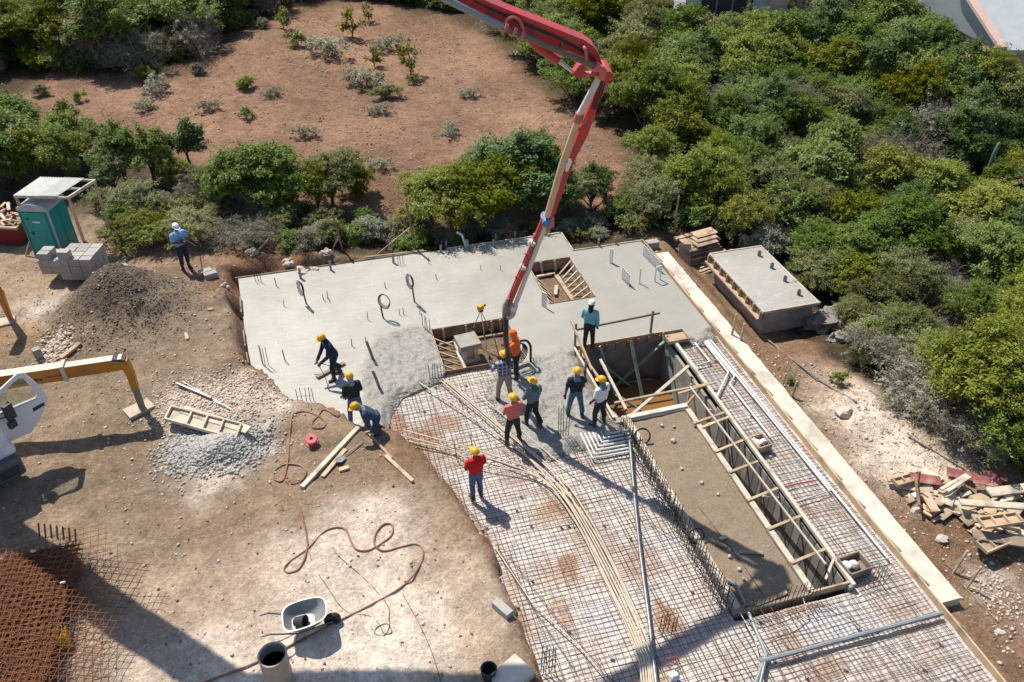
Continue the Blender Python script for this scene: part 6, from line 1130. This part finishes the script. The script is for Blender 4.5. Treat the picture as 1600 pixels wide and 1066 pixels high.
# ------------------------------------------------------------------ vegetation
def leaf_mat(name, c1, c2, c3, trans=.42):
    m = bpy.data.materials.new(name); m.use_nodes = True; n = m.node_tree.nodes; L = m.node_tree.links; b = n['Principled BSDF']; b.inputs['Roughness'].default_value = .5; b.inputs['Specular IOR Level'].default_value = .22
    g = n.new('ShaderNodeNewGeometry'); oi = n.new('ShaderNodeObjectInfo'); r = n.new('ShaderNodeValToRGB'); r.color_ramp.elements[0].color = c1; r.color_ramp.elements[1].color = c3; e = r.color_ramp.elements.new(.5); e.color = c2; L.new(g.outputs['Random Per Island'], r.inputs[0])
    hs = n.new('ShaderNodeHueSaturation'); a = n.new('ShaderNodeMapRange'); a.inputs[3].default_value = .468; a.inputs[4].default_value = .497; L.new(oi.outputs['Random'], a.inputs[0]); L.new(a.outputs[0], hs.inputs['Hue'])
    mu = n.new('ShaderNodeMath'); mu.operation = 'MULTIPLY'; mu.inputs[1].default_value = 7.31; fr_ = n.new('ShaderNodeMath'); fr_.operation = 'FRACT'; L.new(oi.outputs['Random'], mu.inputs[0]); L.new(mu.outputs[0], fr_.inputs[0]); v = n.new('ShaderNodeMapRange'); v.inputs[3].default_value = .75; v.inputs[4].default_value = 1.35; L.new(fr_.outputs[0], v.inputs[0]); L.new(v.outputs[0], hs.inputs['Value']); sa = n.new('ShaderNodeMapRange'); sa.inputs[3].default_value = 1.22; sa.inputs[4].default_value = .95; L.new(fr_.outputs[0], sa.inputs[0]); L.new(sa.outputs[0], hs.inputs['Saturation'])
    L.new(r.outputs[0], hs.inputs['Color']); L.new(hs.outputs[0], b.inputs['Base Color'])
    tr_ = n.new('ShaderNodeBsdfTranslucent'); L.new(hs.outputs[0], tr_.inputs['Color']); mx = n.new('ShaderNodeMixShader'); mx.inputs[0].default_value = trans; L.new(b.outputs[0], mx.inputs[1]); L.new(tr_.outputs[0], mx.inputs[2]); L.new(mx.outputs[0], n['Material Output'].inputs[0]); return m
M['leaf_g'] = leaf_mat('green_leaves', (0.082, 0.141, 0.031, 1), (0.139, 0.215, 0.051, 1), (0.221, 0.304, 0.088, 1)); M['leaf_y'] = leaf_mat('yellow_green_leaves', (0.120, 0.158, 0.025, 1), (0.183, 0.234, 0.041, 1), (0.266, 0.316, 0.076, 1)); M['leaf_d'] = leaf_mat('dark_leaves', (0.051, 0.104, 0.031, 1), (0.088, 0.158, 0.049, 1), (0.165, 0.241, 0.088, 1)); M['leaf_o'] = leaf_mat('olive_leaves', (0.127, 0.151, 0.059, 1), (0.190, 0.221, 0.088, 1), (0.278, 0.304, 0.139, 1)); M['leaf_grey'] = leaf_mat('grey_green_leaves', (0.190, 0.202, 0.133, 1), (0.266, 0.278, 0.190, 1), (0.355, 0.360, 0.266, 1)); M['twig'] = mat('grey_twigs', (.25, .215, .18, 1), (.17, .14, .115, 1), .9, 6); M['bark'] = mat('bark', (.15, .12, .095, 1), (.10, .08, .065, 1), .95, 8, .4, 25)
def proto(seed, H_, Rd, leaf, n, ls, lobes=9, open_=.0, twigs=40, flat=.75, clear=.25, tw_r=.012, spike=.0):
    g = np.random.default_rng(seed); b = MB(); rs = random.Random(seed)
    cz = H_*(clear+(1-clear)*.5); L_ = []
    for i in range(lobes):
        a = 2*math.pi*(i+rs.random()*.7)/lobes*1.618*1.0; rr = Rd*.74*math.sqrt(rs.random()); zz = H_*clear+(H_*(1-clear))*rs.uniform(.18, .82)*(1-.35*(rr/Rd)**2); r_ = Rd*rs.uniform(.22, .5); L_.append((rr*math.cos(a), rr*math.sin(a), zz, r_, r_*flat*rs.uniform(.75, 1.1)))
    L_.append((0, 0, H_*.80, Rd*.42, H_*.2))
    # trunk(s) and limbs
    ns = rs.randint(1, 3) if H_ < 2.6 else rs.randint(1, 2)
    tk_ = [Vector((0, 0, -.25)), Vector((rs.uniform(-.08, .08)*H_, rs.uniform(-.08, .08)*H_, H_*max(.12, clear*.7))), Vector((rs.uniform(-.12, .12)*H_, rs.uniform(-.12, .12)*H_, H_*.6))]; tp_ = spl(tk_, 5)
    b.tube(tp_, [.032*H_*(1-.07*k) for k in range(len(tp_))], 6)
    for i, (x, y, z_, r_, rz) in enumerate(L_):
        s0 = tp_[rs.randint(2, 8)]; e_ = Vector((x, y, z_)); m1 = s0.lerp(e_, .5)+Vector((rs.uniform(-.12, .12), rs.uniform(-.12, .12), rs.uniform(-.05, .12))); q_ = spl([s0, m1, e_], 4); b.tube(q_, [.016*H_*(1-.085*k)+.004 for k in range(len(q_))], 4)
    for i in range(twigs):
        x, y, z_, r_, rz = rs.choice(L_); c_ = Vector((x, y, z_)); d = Vector((rs.gauss(0, 1), rs.gauss(0, 1), rs.gauss(.3, .8))).normalized()
        if twigs > 200: c_ = Vector((x+rs.uniform(-.7, .7)*r_, y+rs.uniform(-.7, .7)*r_, max(.05, z_+rs.uniform(-.9, .6)*rz))); e_ = c_+Vector((rs.gauss(0, .5)+x*.3, rs.gauss(0, .5)+y*.3, rs.gauss(.35, .35)))*.6*rs.uniform(.5, 1.2)
        else: e_ = Vector((x+d.x*r_*1.12, y+d.y*r_*1.12, max(.05, z_+d.z*rz*1.15)))
        b.tube([c_, c_.lerp(e_, .5)+Vector((rs.uniform(-.07, .07), rs.uniform(-.07, .07), rs.uniform(-.03, .06))), e_], [tw_r, tw_r*.7, tw_r*.25], 3)
    tm = b.mesh('trunk', M['bark'] if leaf != 'leaf_grey' else M['twig'])
    # leaves: strung along twigs that fan out of the lobes to a ragged envelope
    per = 34; nc = max(12, n//per); w_ = np.array([l[3]**2 for l in L_]); w_ = w_/w_.sum(); li = g.choice(len(L_), nc, p=w_); A = np.array(L_)[li]
    d = g.normal(size=(nc, 3)); d[:, 2] = d[:, 2]*.85+.38; d /= np.linalg.norm(d, axis=1)[:, None]
    bump = (1+.25*np.sin(d[:, 0]*5+seed+li)*np.cos(d[:, 1]*6-seed+2*li))*(.72+.5*g.random(nc))+.35*(g.random(nc) < .12)
    if open_: bump *= np.where(g.random(nc) < open_, .6, 1.05)
    S0 = A[:, :3]+d*A[:, 3:4]*.25; S1 = A[:, :3]+d*np.stack([A[:, 3], A[:, 3], A[:, 4]], 1)*bump[:, None]*1.05
    t_ = .25+.8*g.random((nc, per))**.75; P_ = S0[:, None]+(S1-S0)[:, None]*t_[..., None]; P_[..., 2] -= .10*A[:, 3:4]*(t_**2)*(1-d[:, 2:3]); P_ = P_.reshape(-1, 3); D = np.repeat(d, per, 0)
    P_ = P_+g.normal(size=P_.shape)*[ls*1.25, ls*1.25, ls*.9]; P_[:, 2] = np.maximum(P_[:, 2], .03)
    N = D*.45+g.normal(size=D.shape)*.5+np.array([-.15, .3, .85]); N /= np.linalg.norm(N, axis=1)[:, None]; T = D+g.normal(size=N.shape)*.8; T -= N*(T*N).sum(1)[:, None]; T /= np.linalg.norm(T, axis=1)[:, None]; B_ = np.cross(N, T)
    s_ = ls*(.55+.9*g.random(len(P_)))[:, None]; asp = .42
    q = np.stack([P_-T*s_, P_-B_*s_*asp+N*s_*.12, P_+T*s_, P_+B_*s_*asp+N*s_*.12], 1); cm = npmesh('crown', q.reshape(-1, 3), np.arange(len(P_)*4).reshape(-1, 4), M[leaf])
    return tm, cm
PR = {'g1': proto(1, 3.0, 1.7, 'leaf_g', 18750, .062, 10), 'g2': proto(2, 3.4, 1.6, 'leaf_d', 18750, .066, 9), 'g3': proto(3, 2.6, 1.8, 'leaf_g', 18750, .05, 12, flat=.6), 'y1': proto(4, 3.2, 1.7, 'leaf_y', 20000, .055, 11), 'y2': proto(5, 2.6, 1.6, 'leaf_y', 17500, .06, 9), 'o1': proto(6, 2.6, 1.8, 'leaf_o', 16250, .045, 11, .3, 120, .6), 'o2': proto(7, 3.0, 1.6, 'leaf_o', 17500, .05, 9, .1, 90),
      't1': proto(8, 4.2, 1.5, 'leaf_g', 11250, .07, 8, .35, 80, .6, .4), 't2': proto(9, 4.0, 1.4, 'leaf_d', 10000, .085, 7, .2, 60, .7, .45), 'd1': proto(10, 1.9, 1.5, 'leaf_grey', 4500, .035, 11, .0, 900, .7, .05, .0065), 'd2': proto(11, 2.2, 1.6, 'leaf_grey', 6500, .035, 12, .0, 1000, .7, .1, .0065), 'b1': proto(12, 1.2, 1.1, 'leaf_g', 8750, .05, 8, 0, 40, .7, .0), 'b2': proto(13, 1.1, 1.1, 'leaf_o', 7500, .045, 8, .1, 90, .6, .0), 'b3': proto(14, 1.0, .9, 'leaf_grey', 4375, .05, 7, .1, 120, .7, .0), 'b4': proto(15, 1.4, 1.0, 'leaf_y', 8125, .055, 8, 0, 40, .8, .0), 'f1': proto(16, 2.4, 2.0, 'leaf_y', 16250, .04, 11, .25, 160, .45, .25), 's1': proto(17, .5, .45, 'leaf_g', 525, .05, 5, 0, 12, .7, .0, .006), 's2': proto(18, .4, .6, 'leaf_grey', 625, .045, 6, 0, 30, .5, .0, .006), 's3': proto(19, .8, .4, 'leaf_y', 325, .05, 5, .2, 40, .9, .2, .006)}
KIND = {'g': ('green_tree', 'green leafy scrub tree', 'tree'), 'y': ('bright_green_tree', 'yellow green leafy scrub tree', 'tree'), 'o': ('olive_tree', 'fine leaved olive green scrub tree', 'tree'), 't': ('slender_tree', 'tall slender tree with open crown', 'tree'), 'd': ('dry_shrub', 'dry grey twiggy shrub', 'shrub'), 'b': ('low_bush', 'low leafy bush', 'bush'), 'f': ('spreading_tree', 'flat spreading feathery tree', 'tree'), 's': ('weed', 'small weed', 'weed')}
rt = random.Random(3); NV = [0]
def plant(k, p, s_, place, sz=None):
    nm, lb, ct = KIND[k[0]]; t = bpy.data.objects.new(nm, None); t.empty_display_size = .2
    Mx = Matrix.Translation(p) @ Matrix.Rotation(rt.random()*6.28, 4, 'Z') @ Matrix.Diagonal((s_*rt.uniform(.9, 1.1), s_*rt.uniform(.9, 1.1), (sz or s_)*rt.uniform(.9, 1.1), 1)); put(t, Mx); tag(t, lb+' '+place, ct, lb+'s '+place); NV[0] += 1
    for nme, me in zip(('trunk', 'crown'), PR[k]):
        o = bpy.data.objects.new(nme, me); o.parent = t; coll.objects.link(o); W[o] = Mx
def wood_fill(area, spacing, kinds, place, smin=.8, smax=1.3, zz=.2, excl=(), jit=.4, world=None):
    lp = world or [gp(*q, zz) for q in area]; xs = [q[0] for q in lp]; ys = [q[1] for q in lp]; y = min(ys); cnt = 0
    ex_ = [(P(a, c).x, P(a, c).y, r) for a, c, r in excl]+HOUSES+[(16.1, 23.9, 2.9), (16.1, 21.8, 2.7), (17.2, 22.8, 1.6)]
    while y < max(ys):
        x = min(xs)
        while x < max(xs):
            px_, py_ = x+rt.uniform(-jit, jit)*spacing, y+rt.uniform(-jit, jit)*spacing
            if float(sdpoly(np.array([px_]), np.array([py_]), [lp])[0][0]) < 0 and all(math.hypot(px_-a, py_-c) > r for a, c, r in ex_):
                plant(rt.choice(kinds), Vector((px_, py_, ht1(px_, py_)-.05)), rt.uniform(smin, smax), place); cnt += 1
            x += spacing
        y += spacing*.9
    return cnt
def hpos_(px, d_): d = ray(px, 0); d.z = 0; d.normalize(); return d*d_
HOUSES = [(hpos_(1148, 54).x, hpos_(1148, 54).y, 5.2), (hpos_(1620, 51).x, hpos_(1620, 51).y, 5.0)]
RK = ['g1', 'g1', 'g2', 'g3', 'g3', 'y1', 'y2', 'y1', 'o1', 'o1', 'o2', 'f1', 'd1', 'd2']
# the thicket right of the field, from near to far
n1 = wood_fill(None, 1.7, RK, 'in the thicket beyond the tank', .55, 1.0, world=[gp(*q, 0) for q in ((985, 345), (1000, 290), (1100, 250), (1350, 300), (1600, 420), (1750, 560), (1750, 760), (1605, 745), (1560, 720), (1470, 660), (1400, 600), (1340, 540), (1300, 440), (1210, 385), (1130, 350), (1060, 335))], excl=((1105, 372, 2.4), (1075, 365, 1.8), (1150, 370, 1.6)))
n2 = wood_fill(None, 1.95, RK, 'in the wide thicket right of the field', .65, 1.15, world=[gp(*q, 0) for q in ((1000, 290), (960, 215), (900, 170), (850, 130), (1000, 105), (1300, 140), (1700, 250), (1780, 560), (1600, 420), (1350, 300), (1100, 250))])
n3 = wood_fill(None, 2.45, RK[:-1], 'in the far thicket towards the houses', .85, 1.3, world=[gp(*q, 0) for q in ((850, 130), (790, 75), (760, 30), (790, -30), (1050, -10), (1250, 10), (1480, 45), (1700, 90), (1700, 250), (1300, 140), (1000, 105))])
n4 = wood_fill(None, 2.3, ['g1', 'g2', 'g2', 'g3', 'y1', 'o2', 't1'], 'in the dark wood left of the field', 1.0, 1.45, world=[gp(*q, .2) for q in ((-120, 110), (60, 100), (200, 108), (320, 80), (365, 40), (440, 0), (560, -12), (680, 0), (760, 20), (800, -40), (500, -55), (200, -60), (-150, -20))])
wood_fill(None, 1.5, ['b1', 'b2', 'b3', 'b4', 'd1', 'b1'], 'at the scrub edge beyond the tank', .7, 1.2, zz=-.4, world=[gp(*q, -.3) for q in ((1060, 352), (1130, 362), (1205, 385), (1290, 440), (1310, 540), (1345, 570), (1440, 640), (1520, 700), (1600, 735), (1600, 700), (1480, 620), (1380, 540), (1320, 420), (1200, 350), (1080, 330))], excl=((1190, 440, 1.5), (1230, 430, 1.3), (1105, 372, 2.2), (1140, 380, 1.8), (1075, 372, 1.5)))
wood_fill(None, 1.15, ['b1', 'b2', 'b3', 'b3', 'd1', 'b2'], 'in the low scrub behind the slab', .6, 1.0, world=[gp(*q, .1) for q in ((150, 370), (240, 350), (330, 350), (420, 355), (520, 380), (640, 378), (700, 372), (860, 352), (1000, 345), (1000, 325), (850, 330), (650, 345), (560, 335), (400, 320), (250, 315), (150, 330))])
wood_fill(None, 1.6, ['b1', 'b2', 'd1', 'b4', 'b1'], 'along the edge of the dark wood', .9, 1.5, world=[gp(*q, .2) for q in ((-60, 118), (80, 108), (210, 116), (325, 88), (370, 52), (450, 10), (560, 0), (690, 10), (740, 30), (740, 0), (560, -20), (430, -10), (350, 30), (310, 60), (200, 80), (-60, 80))])
# individually placed front row: pixel of the base, kind, scale, height scale
for (px, py, k, s_, sz) in [(20, 280, 'g1', 1.2, 1.2), (70, 290, 'y2', 1.0, 1.1), (-20, 300, 'g2', 1.3, 1.2), (40, 255, 'g1', 1.2, 1.2), (130, 262, 'g1', .9, 1.1), (110, 285, 'y1', .8, .9), (200, 285, 't1', .9, .9), (240, 290, 't1', .85, .85), (305, 270, 't2', .75, .8), (185, 300, 'o2', .7, .8), (270, 300, 'y2', .7, .8), (410, 325, 'g1', 1.15, 1.15), (375, 320, 'g1', .9, 1.0), (445, 330, 'g3', .8, .9), (520, 318, 'o2', 1.0, 1.0), (495, 325, 'y2', .7, .9), (555, 305, 'b4', .9, 1.2), (340, 310, 'o1', .7, .7), (215, 380, 'f1', .85, .6), (255, 385, 'f1', .7, .5), (310, 375, 'o1', .7, .6), (365, 380, 'd1', .9, .7), (190, 360, 'b1', 1.0, 1.0), (225, 345, 'o1', .7, .7), (400, 385, 'd2', .7, .6), (480, 390, 'b3', .8, .9), (455, 385, 'b1', .7, .7), (515, 375, 'b2', .8, .8),
        (680, 368, 'y1', .95, .95), (730, 365, 'y1', 1.1, 1.1), (785, 358, 'y2', 1.15, 1.25), (820, 330, 'g2', 1.15, 1.15), (860, 340, 'g2', .95, 1.0), (705, 320, 'b3', 1.2, 1.4), (750, 310, 'o2', .8, .9), (840, 318, 'g1', .9, 1.0), (890, 340, 'o2', .8, .8), (920, 335, 'g2', .7, .7), (960, 350, 'b1', 1.0, 1.0), (985, 345, 'b2', 1.2, 1.0), (640, 372, 'b2', .8, .7), (620, 385, 'b3', .7, .7), (560, 375, 'b1', .7, .7), (1000, 335, 'o1', .7, .6), (900, 375, 'b2', .7, .5), (930, 372, 'b3', .6, .5), (1290, 455, 'o1', .8, .7), (1330, 480, 'y2', .9, .8), (1300, 420, 'g3', .8, .8), (1390, 590, 'd2', .9, .8), (1440, 630, 'd2', 1.0, .8), (1480, 650, 'd1', 1.2, .9), (1410, 560, 'o2', .7, .7), (1530, 690, 'd1', 1.0, .8), (1370, 545, 'b4', .9, .9), (1530, 390, 'y1', 1.1, .9), (1430, 240, 'd2', 1.3, 1.2), (1480, 250, 'd2', 1.3, 1.2), (1270, 95, 'd2', 1.5, 1.5)]:
    s_, sz = (s_*.92, sz*.86) if px < 650 else (s_, sz*.95)
    plant(k, PT(px, py, -.05), s_, 'in the row between field and slab' if px < 1000 else 'standing at the near edge of the thicket', sz)
for (px, py, k, s_) in [(100, 180, 's1', 1.6), (230, 125, 'b4', .6), (250, 145, 's2', 2.2), (310, 115, 'b3', .6), (385, 140, 'b4', .55), (65, 150, 'b3', .6), (125, 160, 's1', 1.2), (465, 72, 's1', 2.0), (550, 60, 's3', 2.4), (520, 90, 's2', 2.8), (585, 105, 's3', 1.6), (640, 120, 's3', 2.2), (605, 155, 'b2', .7), (575, 140, 's2', 2.6), (645, 132, 's1', 1.0), (740, 152, 's2', 1.3), (385, 187, 's1', 1.3), (430, 150, 's2', 1.2), (600, 178, 's2', 1.4), (470, 215, 's2', 1.4), (705, 210, 's2', 1.3), (600, 265, 's2', 1.2), (660, 275, 's2', .9), (620, 80, 's2', 2.2), (410, 45, 'b3', .7), (445, 45, 's3', 1.6), (575, 35, 's3', 1.5), (225, 175, 's2', 1.5), (320, 175, 's2', 1.3), (530, 375, 's3', 1.0), (1235, 600, 's1', .5), (1310, 600, 's1', .8), (1545, 850, 's1', .4)]:
    plant(k, PT(px, py, -.02), s_, 'growing on the cleared red field' if py < 300 else 'growing in the soil beside the site')
for (px, d_, k, s_, sz) in [(1080, 49.5, 'g1', 1.25, 1.25), (1115, 49.5, 'o2', 1.1, 1.2), (1150, 49.5, 'g3', 1.2, 1.4), (1190, 49.5, 'y1', 1.1, 1.12), (1225, 48.5, 'g1', 1.3, 1.25), (1500, 46, 'g1', 1.3, 1.25), (1545, 47.5, 'g2', 1.25, 1.15), (1590, 47, 'y1', 1.15, 1.15), (1630, 46.5, 'o2', 1.2, 1.25), (1440, 47, 'g2', 1.3, 1.3), (1300, 50, 'g2', 1.4, 1.4), (1360, 49, 'g1', 1.4, 1.35)]:
    p = hpos_(px, d_); plant(k, Vector((p.x, p.y, ht1(p.x, p.y)-.05)), s_, 'standing close before the far houses', sz)
# columnar cactus
p = PT(1530, 305); t = thing('column_cactus', 'grey green column cactus rising from the thicket', 'cactus', p); MB().tube([p, p+Vector((0, 0, 2.0)), p+Vector((.06, 0, 2.5)), p+Vector((.06, 0, 2.56))], [.09, .09, .08, .02], 9).part('stem', mat('cactus_skin', (.13, .16, .12, 1), (.09, .12, .085, 1), .6, 9), t, True)
# ------------------------------------------------------------------ houses beyond the thicket
M['hwall'] = mat('house_render', (.55, .56, .57, 1), (.48, .49, .50, 1), .8, 2); M['hpink'] = mat('pink_render', (.60, .42, .36, 1), (.5, .35, .3, 1), .8, 2); M['hroof'] = mat('grey_roofing', (.42, .44, .46, 1), (.36, .38, .40, 1), .6, 1.5)
def hpos(px, dist): d = ray(px, 0); d.z = 0; d.normalize(); return d*dist
fx = Vector((_C, -_S, 0)); fy = Vector((_S, _C, 0)); o_ = hpos(1148, 53.5); hs_ = thing('grey_house', 'pale grey house with dark glazed porch beyond the thicket', 'house', o_)
def hb(x0, x1, y0, y1, z0, z1): b = MB(); return b.add([o_+fx*x+fy*y+Vector((0, 0, z)) for x, y, z in ((x0, y0, z0), (x1, y0, z0), (x1, y1, z0), (x0, y1, z0), (x0, y0, z1), (x1, y0, z1), (x1, y1, z1), (x0, y1, z1))], [(3, 2, 1, 0), (4, 5, 6, 7), (0, 1, 5, 4), (1, 2, 6, 5), (2, 3, 7, 6), (3, 0, 4, 7)])
hb(-2.9, 2.0, 0, 6, -.3, 5.4).part('wall', M['hwall'], hs_); hb(-3.3, 3.4, -.5, 6.4, 5.4, 5.7).part('roof', M['white'], hs_)
for k in range(3): w_ = hb(-1.95+k*.95, -1.1+k*.95, -.04, .05, 2.2, 4.9).part('window', M['dark'], hs_); hb(-2.02+k*.95, -1.95+k*.95, -.08, .0, 2.2, 4.9).part('frame', M['gpvc'], w_)
hb(.95, 1.1, -.1, .0, 2.0, 5.4).part('pillar', M['dark'], hs_); hb(2.0, 3.1, -.3, 3.0, -.2, 5.4).part('wing', M['hpink'], hs_); hb(-.2, 1.0, -.5, -.2, 3.75, 4.0).part('beam', M['white'], hs_)
o_ = hpos(1640, 52.5); h2_ = thing('grey_roofed_house', 'low house with broad grey roof and pink gable beyond the thicket', 'house', o_)
hb(-2.2, 8, 0, 8, -.3, 2.9).part('wall', M['hpink'], h2_); b = MB(); b.add([o_+fx*x+fy*y+Vector((0, 0, z)) for x, y, z in ((-2.0, -.9, 2.9), (8.5, -.9, 2.9), (8.5, 4, 5.2), (-3.0, 4, 5.2), (8.5, 8.5, 2.9), (-3.0, 8.5, 2.9), (-2.0, -.9, 2.7), (8.5, -.9, 2.7), (8.5, 8.5, 2.7), (-3.0, 8.5, 2.7))], [(0, 1, 2, 3), (3, 2, 4, 5), (6, 7, 1, 0), (0, 3, 5, 9, 6), (1, 7, 8, 4, 2), (5, 4, 8, 9), (9, 8, 7, 6)]); b.part('roof', M['hroof'], h2_)
b = MB(); b.beam(o_+fx*-2.05+fy*-.9+Vector((0, 0, 3.0)), o_+fx*-3.05+fy*4+Vector((0, 0, 5.3)), .5, .16); b.part('gable_trim', M['hpink'], h2_); hb(1, 2, -.05, .05, .8, 2.0).part('window', M['dark'], h2_)
print('plants', NV[0])
